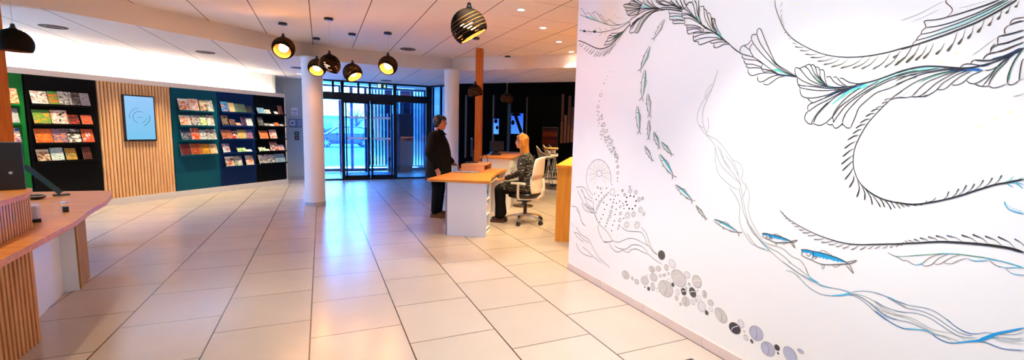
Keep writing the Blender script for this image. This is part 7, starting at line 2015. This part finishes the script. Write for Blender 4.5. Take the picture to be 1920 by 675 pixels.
'fish01':"""f ft 0 0 2875 2194 2877 2183 2881 2167 2890 2144 2902 2120 2918 2093 2937 2068 2955 2045 2975 2028 2963 2048 2949 2072 2933 2099 2918 2126 2905 2150 2893 2171 2884 2186 2879 2196
s fk 4.3 4.4 2875 2194 2877 2183 2881 2167 2890 2144 2902 2120 2918 2093 2937 2068 2955 2045 2975 2028
s fk 3.5 4.9 2886 2199 2896 2191 2909 2178 2926 2158 2941 2136 2955 2108 2966 2079 2974 2052 2975 2028
s fk 3.9 3.9 2875 2194 2886 2199
F pw2 4.3 0 2892.1 2171.2 -7.6 -1.1 -0.4 -5.1
O fk 3 0 2892.1 2171.2 -7.6 -1.1 -0.4 -5.1
s fk 4.8 3.1 2890 2144 2905 2152 2918 2165
F fk 4.4 0 2914.4 2137.3 -2.6 -0.4 -0.1 -1.8
F fk 4.4 0 2921.0 2125.5 -2.7 -0.4 -0.1 -1.8
F fk 4.4 0 2927.7 2113.7 -2.7 -0.3 -0.2 -1.8
F fk 4.4 0 2934.4 2101.9 -2.6 -0.3 -0.1 -1.8
F fk 4.4 0 2941.0 2089.9 -2.7 -0.4 -0.1 -1.7
s fk 3.6 3.6 2975 2028 2970 1996 2977 2024
s fk 3.6 3.1 2975 2028 3017 2018 2972 2033
s fk 3 3.1 2894 2135 2887 2118 2914 2088
s fk 3.1 3.1 2940 2135 2963 2136 2946 2125
s fk 3.1 3.1 2962 2090 2978 2081 2972 2058""",
'fish02':"""f ft 0 0 2916 2012 2913 1998 2910 1978 2907 1948 2907 1918 2911 1883 2918 1848 2926 1818 2938 1792 2935 1819 2933 1850 2930 1885 2928 1921 2926 1952 2924 1980 2923 2000 2922 2013
s fk 4.4 4.4 2916 2012 2913 1998 2910 1978 2907 1948 2907 1918 2911 1883 2918 1848 2926 1818 2938 1792
s fk 3.5 4.9 2930 2014 2937 2002 2944 1984 2952 1956 2957 1925 2958 1890 2954 1853 2948 1821 2938 1792
s fk 3.9 4 2916 2012 2930 2014
F pw2 4.4 0 2923.2 1979.9 -9.2 -0.9 -0.6 -6.1
O fk 3.1 0 2923.2 1979.9 -9.2 -0.9 -0.6 -6.1
s fk 4.8 3.1 2907 1948 2927 1954 2948 1966
F fk 4.4 0 2929.5 1934.3 -2.7 -0.3 -0.2 -1.7
F fk 4.4 0 2930.6 1919.0 -2.6 -0.2 -0.1 -1.8
F fk 4.4 0 2931.6 1903.5 -2.6 -0.2 -0.2 -1.8
F fk 4.4 0 2932.6 1888.1 -2.6 -0.2 -0.1 -1.7
F fk 4.4 0 2933.6 1872.6 -2.7 -0.2 -0.2 -1.8
s fk 3.6 3.6 2938 1792 2917 1758 2938 1788
s fk 3.6 3.1 2938 1792 2977 1770 2937 1799
s fk 3.1 3.1 2907 1937 2891 1919 2904 1877
s fk 3.1 3.1 2956 1925 2980 1920 2956 1912
s fk 3.1 3.1 2955 1867 2968 1853 2949 1828""",
'fish03':"""f fg 0 0 2865 1816 2859 1806 2852 1791 2843 1770 2836 1747 2832 1721 2830 1694 2830 1671 2834 1651 2838 1671 2843 1694 2848 1720 2854 1747 2859 1770 2864 1791 2868 1806 2870 1816
s fk 4.4 4.3 2865 1816 2859 1806 2852 1791 2843 1770 2836 1747 2832 1721 2830 1694 2830 1671 2834 1651
s fk 3.5 4.8 2877 1816 2880 1806 2882 1791 2882 1770 2879 1746 2872 1720 2861 1694 2849 1671 2834 1651
s fk 3.9 3.9 2865 1816 2877 1816
F pw2 4.3 0 2863.5 1791.2 -8.0 -0.5 -0.5 -5.4
O fk 3 0 2863.5 1791.2 -8.0 -0.5 -0.5 -5.4
s fk 4.8 3.1 2843 1770 2861 1771 2880 1778
F fk 4.4 0 2858.5 1756.5 -2.8 -0.1 -0.1 -1.9
F fk 4.4 0 2856.0 1745.0 -2.8 -0.2 -0.1 -1.9
F fk 4.4 0 2853.5 1733.4 -2.8 -0.1 -0.2 -2.0
F fk 4.3 0 2850.9 1721.9 -2.9 -0.1 -0.2 -1.9
F fk 4.3 0 2848.3 1710.4 -2.8 -0.1 -0.2 -2.0
s fk 3.5 3.5 2834 1651 2810 1629 2834 1648
s fk 3.5 3 2834 1651 2861 1630 2835 1656
s fk 3 3 2840 1762 2824 1750 2825 1718
s fk 3.1 3.1 2878 1746 2897 1739 2876 1736
s fk 3.1 3.1 2864 1703 2872 1692 2851 1676""",
'fish04':"""f ft 0 0 2986 1724 2980 1711 2971 1693 2962 1666 2954 1637 2948 1604 2946 1571 2945 1542 2949 1516 2954 1541 2959 1570 2966 1603 2972 1636 2979 1666 2984 1692 2989 1711 2992 1724
s fk 4.5 4.5 2986 1724 2980 1711 2971 1693 2962 1666 2954 1637 2948 1604 2946 1571 2945 1542 2949 1516
s fk 3.6 4.9 2999 1724 3002 1711 3004 1692 3003 1665 2999 1636 2991 1602 2979 1569 2965 1540 2949 1516
s fk 4.1 4.1 2986 1724 2999 1724
F pw2 4.5 0 2983.9 1692.5 -8.6 -0.3 -0.5 -5.6
O fk 3.1 0 2983.9 1692.5 -8.6 -0.3 -0.5 -5.6
s fk 4.9 3.2 2962 1666 2980 1668 3002 1675
F fk 4.5 0 2977.7 1648.8 -3.1 -0.0 -0.2 -2.0
F fk 4.5 0 2974.7 1634.2 -3.0 -0.1 -0.2 -2.1
F fk 4.5 0 2971.7 1619.7 -3.0 0.0 -0.2 -2.0
F fk 4.5 0 2968.7 1605.2 -3.0 0.0 -0.1 -2.0
F fk 4.5 0 2965.6 1590.7 -3.0 0.0 -0.2 -2.0
s fk 3.6 3.6 2949 1516 2922 1489 2948 1512
s fk 3.6 3.1 2949 1516 2977 1489 2950 1522
s fk 3.1 3.1 2958 1656 2940 1642 2941 1600
s fk 3.2 3.2 2998 1636 3018 1626 2995 1623
s fk 3.2 3.2 2983 1582 2990 1566 2968 1546""",
'fish05':"""f fg 0 0 2835 1603 2832 1594 2828 1582 2824 1564 2822 1544 2821 1522 2822 1499 2824 1480 2828 1463 2829 1480 2830 1499 2832 1522 2834 1544 2835 1564 2837 1582 2838 1594 2839 1603
s fk 4.4 4.4 2835 1603 2832 1594 2828 1582 2824 1564 2822 1544 2821 1522 2822 1499 2824 1480 2828 1463
s fk 3.5 4.8 2844 1603 2846 1595 2849 1582 2851 1564 2851 1544 2848 1522 2843 1499 2837 1480 2828 1463
s fk 3.9 3.9 2835 1603 2844 1603
F pw2 4.4 0 2836.4 1581.8 -5.5 -0.0 -0.3 -3.7
O fk 3 0 2836.4 1581.8 -5.5 -0.0 -0.3 -3.7
s fk 4.8 3.1 2824 1564 2836 1565 2849 1571
F fk 4.4 0 2836.0 1552.5 -2.9 0.0 -0.2 -2.0
F fk 4.4 0 2835.2 1542.7 -2.9 0.0 -0.1 -1.9
F fk 4.4 0 2834.5 1532.9 -2.9 0.0 -0.2 -2.0
F fk 4.4 0 2833.7 1523.1 -2.8 0.0 -0.2 -2.0
F fk 4.4 0 2832.9 1513.3 -2.8 0.1 -0.2 -1.9
s fk 3.5 3.5 2828 1463 2813 1444 2828 1460
s fk 3.5 3.1 2828 1463 2849 1445 2829 1467
s fk 3 3 2823 1557 2812 1547 2816 1519
s fk 3.1 3.1 2850 1544 2864 1538 2850 1536
s fk 3.1 3.1 2845 1508 2851 1498 2838 1484""",
'fish06':"""f ft 0 0 2768 1511 2761 1505 2752 1495 2740 1481 2728 1465 2718 1447 2710 1428 2704 1410 2703 1395 2710 1409 2720 1425 2731 1443 2742 1462 2752 1478 2761 1493 2768 1503 2772 1510
s fk 4.3 4.2 2768 1511 2761 1505 2752 1495 2740 1481 2728 1465 2718 1447 2710 1428 2704 1410 2703 1395
s fk 3.4 4.7 2778 1509 2777 1501 2775 1489 2770 1473 2762 1456 2749 1438 2734 1421 2719 1406 2703 1395
s fk 3.9 3.9 2768 1511 2778 1509
F pw2 4.3 0 2760.9 1492.8 -6.8 0.2 -0.4 -4.6
O fk 3 0 2760.9 1492.8 -6.8 0.2 -0.4 -4.6
s fk 4.7 3 2740 1481 2754 1479 2771 1479
F fk 4.3 0 2748.2 1467.9 -2.8 0.0 -0.2 -2.0
F fk 4.3 0 2743.3 1459.9 -2.8 0.0 -0.1 -1.9
F fk 4.3 0 2738.3 1451.8 -2.8 0.1 -0.2 -1.9
F fk 4.3 0 2733.4 1443.8 -2.7 0.1 -0.2 -1.9
F fk 4.3 0 2728.4 1435.8 -2.8 0.1 -0.2 -1.9
s fk 3.4 3.4 2703 1395 2678 1384 2701 1393
s fk 3.4 3 2703 1395 2718 1374 2705 1398
s fk 3 3 2735 1476 2719 1471 2712 1446
s fk 3 3 2761 1456 2774 1447 2756 1449
s fk 3 3 2739 1427 2742 1417 2722 1409""",
'fish07':"""f ft 0 0 2678 1434 2668 1430 2655 1424 2638 1414 2620 1403 2602 1388 2586 1374 2573 1360 2564 1346 2577 1356 2593 1368 2611 1382 2630 1396 2647 1408 2662 1419 2673 1426 2681 1432
s fk 4.2 4.1 2678 1434 2668 1430 2655 1424 2638 1414 2620 1403 2602 1388 2586 1374 2573 1360 2564 1346
s fk 3.4 4.5 2685 1429 2680 1422 2672 1412 2660 1398 2644 1385 2625 1372 2603 1361 2583 1352 2564 1346
s fk 3.8 3.8 2678 1434 2685 1429
F pw2 4.2 0 2662.0 1418.9 -6.4 0.2 -0.4 -4.6
O fk 2.9 0 2662.0 1418.9 -6.4 0.2 -0.4 -4.6
s fk 4.6 2.9 2638 1414 2648 1408 2664 1404
F fk 4.2 0 2638.5 1399.7 -2.6 0.1 -0.2 -1.9
F fk 4.2 0 2630.3 1393.7 -2.6 0.1 -0.2 -1.9
F fk 4.1 0 2622.0 1387.7 -2.5 0.1 -0.1 -1.9
F fk 4.1 0 2613.8 1381.8 -2.5 0.1 -0.1 -1.9
F fk 4.1 0 2605.6 1375.9 -2.6 0.1 -0.2 -1.8
s fk 3.3 3.3 2564 1346 2537 1343 2561 1345
s fk 3.3 2.9 2564 1346 2567 1324 2567 1349
s fk 2.9 2.9 2631 1410 2615 1410 2596 1389
s fk 2.9 2.9 2644 1386 2650 1374 2636 1381
s fk 2.9 2.9 2611 1365 2608 1356 2587 1354""",
'fish08':"""f fg 0 0 2866 1393 2857 1387 2846 1379 2831 1367 2817 1353 2803 1336 2791 1319 2781 1303 2776 1288 2786 1301 2799 1315 2814 1331 2828 1348 2842 1362 2854 1376 2863 1385 2869 1391
s fk 4.4 4.3 2866 1393 2857 1387 2846 1379 2831 1367 2817 1353 2803 1336 2791 1319 2781 1303 2776 1288
s fk 3.5 4.8 2874 1389 2871 1382 2866 1371 2857 1356 2845 1341 2829 1325 2811 1310 2793 1297 2776 1288
s fk 4 4 2866 1393 2874 1389
F pw2 4.4 0 2853.9 1375.9 -6.1 0.3 -0.4 -4.2
O fk 3.1 0 2853.9 1375.9 -6.1 0.3 -0.4 -4.2
s fk 4.8 3.1 2831 1367 2844 1363 2859 1362
F fk 4.4 0 2835.8 1353.3 -2.9 0.1 -0.2 -2.0
F fk 4.4 0 2829.2 1346.1 -2.8 0.2 -0.2 -2.0
F fk 4.4 0 2822.7 1338.9 -2.9 0.2 -0.2 -1.9
F fk 4.4 0 2816.1 1331.7 -2.9 0.2 -0.2 -1.9
F fk 4.4 0 2809.5 1324.6 -2.8 0.1 -0.1 -2.0
s fk 3.5 3.5 2776 1288 2750 1280 2774 1286
s fk 3.5 3 2776 1288 2784 1267 2778 1291
s fk 3.1 3 2826 1362 2810 1359 2797 1336
s fk 3.1 3.1 2844 1341 2853 1331 2838 1335
s fk 3.1 3 2817 1316 2817 1306 2797 1300""",
'fish09':"""f fb 0 0 2687 1336 2674 1329 2655 1318 2631 1300 2607 1280 2583 1256 2561 1230 2544 1207 2533 1185 2551 1203 2573 1223 2598 1247 2623 1271 2645 1292 2667 1311 2682 1325 2692 1334
s fk 4.2 4.1 2687 1336 2674 1329 2655 1318 2631 1300 2607 1280 2583 1256 2561 1230 2544 1207 2533 1185
s fk 3.4 4.5 2698 1330 2693 1318 2683 1302 2667 1280 2646 1258 2619 1234 2589 1214 2561 1197 2533 1185
s fk 3.8 3.8 2687 1336 2698 1330
F pw2 4.2 0 2666.2 1311.5 -9.2 0.7 -0.6 -6.6
O fk 2.9 0 2666.2 1311.5 -9.2 0.7 -0.6 -6.6
s fk 4.6 2.9 2631 1300 2648 1292 2672 1289
F fb 4.2 0 2634.7 1278.4 -2.6 0.2 -0.1 -1.9
F fb 4.2 0 2623.5 1267.9 -2.6 0.2 -0.2 -1.9
F fb 4.1 0 2612.3 1257.5 -2.6 0.2 -0.1 -1.9
F fb 4.1 0 2601.2 1247.2 -2.5 0.3 -0.2 -1.8
F fb 4.1 0 2590.1 1236.9 -2.5 0.2 -0.2 -1.8
s fk 3.3 3.3 2533 1185 2495 1176 2530 1182
s fk 3.3 2.9 2533 1185 2542 1151 2538 1190
s fk 2.9 2.9 2622 1293 2598 1290 2574 1256
s fk 2.9 2.9 2645 1258 2657 1241 2635 1249
s fk 2.9 2.9 2600 1222 2597 1206 2567 1201""",
'fish10':"""f fb 0 0 2499 1118 2486 1114 2468 1109 2443 1099 2418 1088 2392 1072 2368 1056 2348 1041 2333 1025 2352 1036 2375 1048 2402 1063 2428 1077 2452 1090 2475 1101 2491 1109 2502 1115
s fk 4 3.9 2499 1118 2486 1114 2468 1109 2443 1099 2418 1088 2392 1072 2368 1056 2348 1041 2333 1025
s fk 3.2 4.3 2506 1111 2498 1102 2486 1091 2466 1076 2443 1062 2415 1048 2385 1037 2358 1029 2333 1025
s fk 3.6 3.6 2499 1118 2506 1111
F pw2 4 0 2474.8 1101.6 -7.4 1.0 -0.5 -5.6
O fk 2.8 0 2474.8 1101.6 -7.4 1.0 -0.5 -5.6
s fk 4.4 2.8 2443 1099 2455 1090 2472 1082
F fb 4 0 2440.1 1080.9 -1.6 0.2 -0.1 -1.3
F fb 4 0 2428.2 1074.6 -1.6 0.2 -0.1 -1.3
F fb 4 0 2416.3 1068.3 -1.5 0.2 -0.2 -1.2
F fb 3.9 0 2404.5 1062.1 -1.5 0.2 -0.1 -1.2
F fb 3.9 0 2392.8 1056.0 -1.5 0.2 -0.1 -1.2
s fk 3.1 3.1 2333 1025 2300 1025 2330 1024
s fk 3.1 2.7 2333 1025 2330 997 2338 1028
s fk 2.8 2.7 2434 1095 2414 1098 2385 1075
s fk 2.8 2.8 2442 1063 2447 1047 2432 1057
s fk 2.8 2.7 2396 1042 2390 1030 2364 1031""",
'fish11':"""f fg 0 0 2290 994 2283 991 2273 985 2260 977 2246 967 2232 955 2219 942 2208 930 2200 919 2210 928 2223 938 2238 950 2252 962 2265 972 2278 981 2286 988 2292 992
s fk 3.8 3.7 2290 994 2283 991 2273 985 2260 977 2246 967 2232 955 2219 942 2208 930 2200 919
s fk 3.1 4.1 2294 990 2290 984 2284 976 2274 965 2261 954 2246 943 2230 932 2214 924 2200 919
s fk 3.4 3.5 2290 994 2294 990
F pw2 3.8 0 2277.4 981.6 -3.9 0.6 -0.3 -3.1
O fk 2.7 0 2277.4 981.6 -3.9 0.6 -0.3 -3.1
s fk 4.2 2.7 2260 977 2267 972 2277 970
F fk 3.8 0 2258.8 965.2 -1.5 0.3 -0.2 -1.2
F fk 3.8 0 2252.3 960.0 -1.5 0.3 -0.1 -1.2
F fk 3.8 0 2245.8 954.9 -1.5 0.2 -0.1 -1.1
F fk 3.8 0 2239.4 949.8 -1.5 0.2 -0.1 -1.1
F fk 3.8 0 2232.9 944.7 -1.4 0.3 -0.1 -1.2
s fk 3 3 2200 919 2180 915 2198 918
s fk 3 2.6 2200 919 2200 901 2203 921
s fk 2.7 2.6 2255 973 2243 972 2228 955
s fk 2.7 2.7 2261 954 2264 945 2255 950
s fk 2.6 2.6 2236 936 2232 928 2218 926""",
'fish12':"""f fb 0 0 2124 926 2111 926 2091 925 2064 922 2037 917 2006 909 1978 899 1954 889 1934 878 1956 884 1982 890 2012 897 2042 904 2070 910 2095 916 2114 920 2126 922
s fk 3.7 3.4 2124 926 2111 926 2091 925 2064 922 2037 917 2006 909 1978 899 1954 889 1934 878
s fk 2.9 3.8 2128 917 2118 911 2102 903 2077 893 2051 886 2019 880 1988 877 1960 876 1934 878
s fk 3.3 3.3 2124 926 2128 917
F pw2 3.6 0 2095.2 916.3 -6.9 1.4 -0.6 -5.9
O fk 2.5 0 2095.2 916.3 -6.9 1.4 -0.6 -5.9
s fk 3.9 2.5 2064 922 2072 910 2086 898
F fb 3.6 0 2054.8 904.9 -1.3 0.3 -0.1 -1.1
F fb 3.6 0 2041.3 901.8 -1.2 0.2 -0.1 -1.1
F fb 3.5 0 2027.8 898.7 -1.3 0.3 -0.1 -1.1
F fb 3.5 0 2014.5 895.7 -1.2 0.2 -0.1 -1.1
F fb 3.5 0 2001.2 892.7 -1.2 0.3 -0.1 -1.1
s fk 2.8 2.8 1934 878 1904 886 1931 877
s fk 2.8 2.4 1934 878 1922 851 1940 880
s fk 2.5 2.5 2054 920 2036 928 2001 912
s fk 2.5 2.5 2050 887 2049 870 2039 884
s fk 2.5 2.4 1999 878 1989 868 1966 876""",
'fish13':"""f cb2 0 0 1530 872 1496 880 1465 880 1431 883 1378 882 1331 877 1287 866 1302 864 1320 862 1338 861 1357 859 1375 859 1394 858 1414 858 1433 858 1463 853 1468 859 1494 862 1520 858
s fk 3.6 3.3 1530 872 1496 880 1465 880 1431 883 1378 882 1331 877 1287 865
s fk 3 4.4 1530 872 1520 861 1524 846 1513 838 1466 830 1420 822 1386 828 1341 843 1280 864
F pw2 2.9 0 1485.5 857.0 -11.0 3.1 -1.1 -10.4
O fk 2.6 0 1485.5 857.0 -11.0 3.1 -1.1 -10.4
O fk 1.8 0 1485.2 854.3 -4.6 1.2 -0.2 -2.1
s db 5.3 3.5 1464 879 1460 853 1467 833
s fk 2.9 2.3 1460 852 1438 854 1447 848 1451 838
s fk 2.6 2.5 1431 883 1415 899 1371 885 1369 880
s fk 2.7 3.8 1298 866 1251 891 1282 862 1300 861
s fk 2.2 3.8 1299 856 1258 820 1282 861
s fk 2.3 2.3 1415 821 1404 797 1399 821 1403 825
s fk 2.3 2.2 1358 836 1347 824 1319 851
F cb2 2.9 0 1425.6 856.2 -3.4 1.0 -0.4 -3.6
F cb2 2.9 0 1408.6 856.3 -3.3 0.9 -0.4 -3.6
F cb2 2.8 0 1391.6 855.9 -3.2 0.9 -0.4 -3.5
F cb2 2.8 0 1356.5 857.9 -3.1 0.9 -0.3 -3.4
F cb2 2.8 0 1338.2 859.6 -3.1 0.9 -0.3 -3.5""",
'fish14':"""f cb2 0 0 1770 910 1744 916 1721 915 1694 917 1654 916 1617 912 1583 904 1595 902 1609 902 1623 900 1638 900 1652 900 1667 899 1682 899 1697 900 1719 896 1723 901 1743 903 1762 901
s fk 3.9 3.7 1770 910 1744 916 1721 915 1694 917 1654 916 1617 912 1583 903
s fk 3.3 4.9 1770 910 1762 903 1765 893 1757 887 1721 881 1687 875 1661 878 1626 889 1578 902
F pw2 3.2 0 1736.3 899.6 -8.3 1.9 -0.7 -7.3
O fk 2.9 0 1736.3 899.6 -8.3 1.9 -0.7 -7.3
O fk 1.9 0 1736.1 897.8 -3.4 0.8 -0.1 -1.4
s db 5.8 3.9 1720 914 1717 897 1722 883
s fk 3.2 2.6 1717 896 1700 897 1707 893 1710 886
s fk 2.9 2.8 1694 917 1683 928 1648 918 1647 915
s fk 3.1 4.3 1592 904 1554 921 1579 901 1593 900
s fk 2.5 4.3 1593 897 1561 871 1579 900
s fk 2.5 2.5 1683 874 1675 857 1671 874 1674 876
s fk 2.5 2.5 1639 884 1631 875 1608 894
F cb2 3.2 0 1690.8 898.4 -2.6 0.6 -0.2 -2.5
F cb2 3.2 0 1677.8 898.3 -2.5 0.6 -0.2 -2.5
F cb2 3.1 0 1664.8 897.9 -2.5 0.6 -0.2 -2.4
F cb2 3.1 0 1637.5 898.8 -2.5 0.6 -0.2 -2.4
F cb2 3.1 0 1623.3 899.8 -2.4 0.6 -0.2 -2.4""",
}
PC = dict(k=(26, 22, 22), g=(52, 92, 80), gr=(206, 203, 190), tl=(170, 220, 212), tg=(66, 146, 122), tq=(98, 202, 182), dk=(26, 62, 62), ol=(78, 70, 46), db=(12, 52, 112), bl=(26, 96, 170), br=(92, 58, 44), gl=(160, 160, 152),
          gb=(96, 130, 158), bb=(46, 122, 180), cb=(20, 150, 215), cb2=(24, 160, 218), cy=(72, 178, 214), gy=(88, 84, 78), cr=(238, 228, 206), lg=(226, 222, 214), ye=(252, 240, 200), pb=(206, 199, 193), pl=(224, 217, 219), pw=(236, 234, 232),
          pd=(84, 78, 70), pk=(64, 56, 64), pv=(178, 178, 200), pe=(152, 144, 140), nv=(24, 44, 110), fk=(66, 60, 50), fg=(206, 216, 198), ft=(126, 196, 176), fb=(66, 188, 204), pw2=(242, 242, 238))
PC['or'] = (242, 196, 132)
def smooth(pts):
    if len(pts) < 3: return pts
    out = []; n = len(pts)
    for i in range(n-1):
        p0 = pts[max(i-1, 0)]; p1 = pts[i]; p2 = pts[i+1]; p3 = pts[min(i+2, n-1)]; L = (p2-p1).length; k = max(2, min(8, int(L/.012)))
        for j in range(k):
            t_ = j/k; out.append(.5*((2*p1)+(-p0+p2)*t_+(2*p0-5*p1+4*p2-p3)*t_*t_+(-p0+3*p1-3*p2+p3)*t_**3))
    out.append(pts[-1]); return out
mur = thing('mural', 'wide white wall mural of painted seaweed fronds, fish, pebbles and currents', 'mural', (MX, 2.2, 0))
NAME = dict(garland='painted_frond', fan='painted_fan_leaf', leaf='painted_big_leaf', feather='painted_feather', dots='painted_dots', loop='painted_loop_frond', stem='painted_stem', droop='painted_drooping_leaf', current='painted_current', waves='painted_waves', urchin1='painted_urchin', urchin2='painted_urchin', urchin3='painted_urchin', bubbles='painted_bubbles')
def paint(gname, txt):
    m = MB(); cols = []; layer = 0
    def ci(c):
        if c not in cols: cols.append(c)
        return cols.index(c)
    def xo(kind, c): return -(.0008 if kind in 'fF' and c not in ('pw2',) else .0016)-.000004*layer
    inv = lambda y, z, x: (x, y-2.2, z)
    for ln in txt.split('\n'):
        a = ln.split(); kind, c = a[0], a[1]; v = [float(q) for q in a[2:]]; layer += 1
        if c == 'k' and kind == 's': v[0] *= 1.25; v[1] *= 1.25
        if c in ('k', 'fk') and kind == 's': x = -.0024-.000004*layer
        else: x = xo(kind, c)
        w0, w1 = v[0]/1000, v[1]/1000; mi = ci(c)
        if kind in 'FO':
            cy, cz, ux, uz, vx, vz = [q/1000 for q in v[2:]]; el_ = [(cy+ux*math.cos(t)+vx*math.sin(t), cz+uz*math.cos(t)+vz*math.sin(t)) for t in [2*PI*k/24 for k in range(24)]]
            if kind == 'F': m.add([inv(y, z, x) for y, z in el_], [tuple(range(24))], mi)
            else:
                w0 = max(w0, .0012); rx = math.hypot(ux, uz); k_ = max(.2, 1-w0/max(rx, math.hypot(vx, vz), .004)); vs = []
                for y, z in el_: vs += [inv(y, z, x-.0004), inv(cy+(y-cy)*k_, cz+(z-cz)*k_, x-.0004)]
                m.add(vs, [(2*i, 2*((i+1) % 24), 2*((i+1) % 24)+1, 2*i+1) for i in range(24)], mi)
            continue
        pts = [Vector((v[i]/1000, v[i+1]/1000)) for i in range(2, len(v), 2)]
        if kind == 'f': m.add([inv(p.x, p.y, x) for p in pts], [tuple(range(len(pts)))], mi); continue
        pts = smooth(pts); vs = []; n = len(pts)
        for i, p in enumerate(pts):
            d = pts[min(i+1, n-1)]-pts[max(i-1, 0)]
            if d.length < 1e-7: d = Vector((1, 0))
            d.normalize(); w = (w0+(w1-w0)*i/(n-1))/2; q = Vector((-d.y, d.x))*w
            if i == 0 or i == n-1: q = q*.5
            vs += [inv(p.x+q.x, p.y+q.y, x), inv(p.x-q.x, p.y-q.y, x)]
        m.add(vs, [(2*i, 2*i+1, 2*i+3, 2*i+2) for i in range(n-1)], mi)
    nm = 'painted_pebble' if gname.startswith('pebble') else 'painted_fish' if gname.startswith('fish') else NAME[gname]
    o = m.build(nm, [mat('paint_'+c, rgb(*PC[c]), .6, noise=.02) for c in cols], mur)
    if gname in ('dots', 'bubbles'): o['kind'] = 'stuff'
    return o
for k_, v_ in MURAL.items(): paint(k_, v_)

# ------------------------------------------------------------------ lighting
m = MB(); lbox(m, -2.8, 4.8, -.25, -.21, 2.176, 2.19)
o = m.build('light_strip', emit('strip_white', (1, .93, .84), 15.)); tag(o, 'long lit strip on top of the display wall washing the wall above white', 'light strip')
for i, s in enumerate((-1.2, .2, 1.65, 3.1, 4.3)):
    p = lw(s, .70, 2.70); spot_light('ceiling_wash_lamp', p, 105, (1, .80, .48), 92, .8)
FILL_PANEL = emit('fill_panel_emission', (1, .94, .90), 3.)  # unseen emissive panels added overhead as fill near the camera
for i, (x, y) in enumerate(((.9, -1.6), (.9, .3))):
    t = thing('fill_panel', 'added unseen fill panel above the camera side of the room', 'ceiling light', (x, y, 2.98), group='added fill panels')
    MB().box((0, 0, -.006), (.62, .62, .012)).build('frame', WHITE, t); MB().box((0, 0, -.0135), (.58, .58, .003)).build('diffuser', FILL_PANEL, t)  # frame and glowing face of the added fill panel
for y, e in ((-.2, 33), (1.0, 31), (2.15, 24), (3.2, 10)):       # added fill spots without fixtures, brightening the mural
    spot_light('mural_fill', (1.1, y, 2.95), e, (1, 1., .91), 125, 1., (0, -math.radians(42), 0), .08)
for x, y, e, c in ((1.15, 3.5, 130, (1, .98, .88)), (1.6, 1.5, 130, (1, .98, .88)), (3.5, 5.2, 105, (1, .72, .36)), (4.4, 5.6, 105, (1, .72, .36)), (5.2, 7.6, 100, (1, .68, .30)), (6.2, 11.0, 300, (1, .74, .46)), (-2.0, 3.2, 52, (1, .78, .42)), (-2.9, 5.6, 26, (1, .78, .42))):
    spot_light('room_fill', (x, y, 2.7 if y > 7 else 2.96), e, c, 95, .8)  # extra spots without fixtures, added to brighten parts of the room
w = bpy.data.worlds.new('sky'); bpy.context.scene.world = w; w.use_nodes = True; bg = w.node_tree.nodes['Background']
tcw = w.node_tree.nodes.new('ShaderNodeTexCoord'); sx = w.node_tree.nodes.new('ShaderNodeSeparateXYZ'); w.node_tree.links.new(tcw.outputs['Generated'], sx.inputs[0])
cr = w.node_tree.nodes.new('ShaderNodeValToRGB'); cr.color_ramp.elements[0].position = 0; cr.color_ramp.elements[0].color = (.12, .45, 1., 1); cr.color_ramp.elements[1].position = .6; cr.color_ramp.elements[1].color = (.04, .27, 1., 1)
w.node_tree.links.new(sx.outputs[2], cr.inputs[0]); w.node_tree.links.new(cr.outputs[0], bg.inputs['Color']); bg.inputs['Strength'].default_value = 21.0
l = bpy.data.lights.new('door_portal', 'AREA'); l.shape = 'RECTANGLE'; l.size = 5.2; l.size_y = 2.9; l.cycles.is_portal = True
o = bpy.data.objects.new('door_portal', l); C.objects.link(o); o.location = (1.0, 15.4, 1.4); o.rotation_euler = (-PI/2, 0, 0)

# ------------------------------------------------------------------ camera
cd = bpy.data.cameras.new('camera'); cam = bpy.data.objects.new('camera', cd); C.objects.link(cam); bpy.context.scene.camera = cam
yaw, pit, rol, fpx = .4147004, .1146914, .0248819, 815.92
Fv = Vector((math.sin(yaw)*math.cos(pit), math.cos(yaw)*math.cos(pit), -math.sin(pit))); Rv = Vector((math.cos(yaw), -math.sin(yaw), 0)); Uv = Rv.cross(Fv)
R2 = Rv*math.cos(rol)+Uv*math.sin(rol); U2 = -Rv*math.sin(rol)+Uv*math.cos(rol)
cam.matrix_world = Matrix.Translation((0, 0, HC)) @ Matrix((R2, U2, -Fv)).transposed().to_4x4()
cd.sensor_fit = 'HORIZONTAL'; cd.sensor_width = 36; cd.lens = fpx/1920*36; cd.clip_start = .05; cd.clip_end = 300
vs_ = bpy.context.scene.view_settings; vs_.view_transform = 'Standard'; vs_.look = 'None'; vs_.exposure = .98; vs_.gamma = 1.; vs_.use_curve_mapping = False
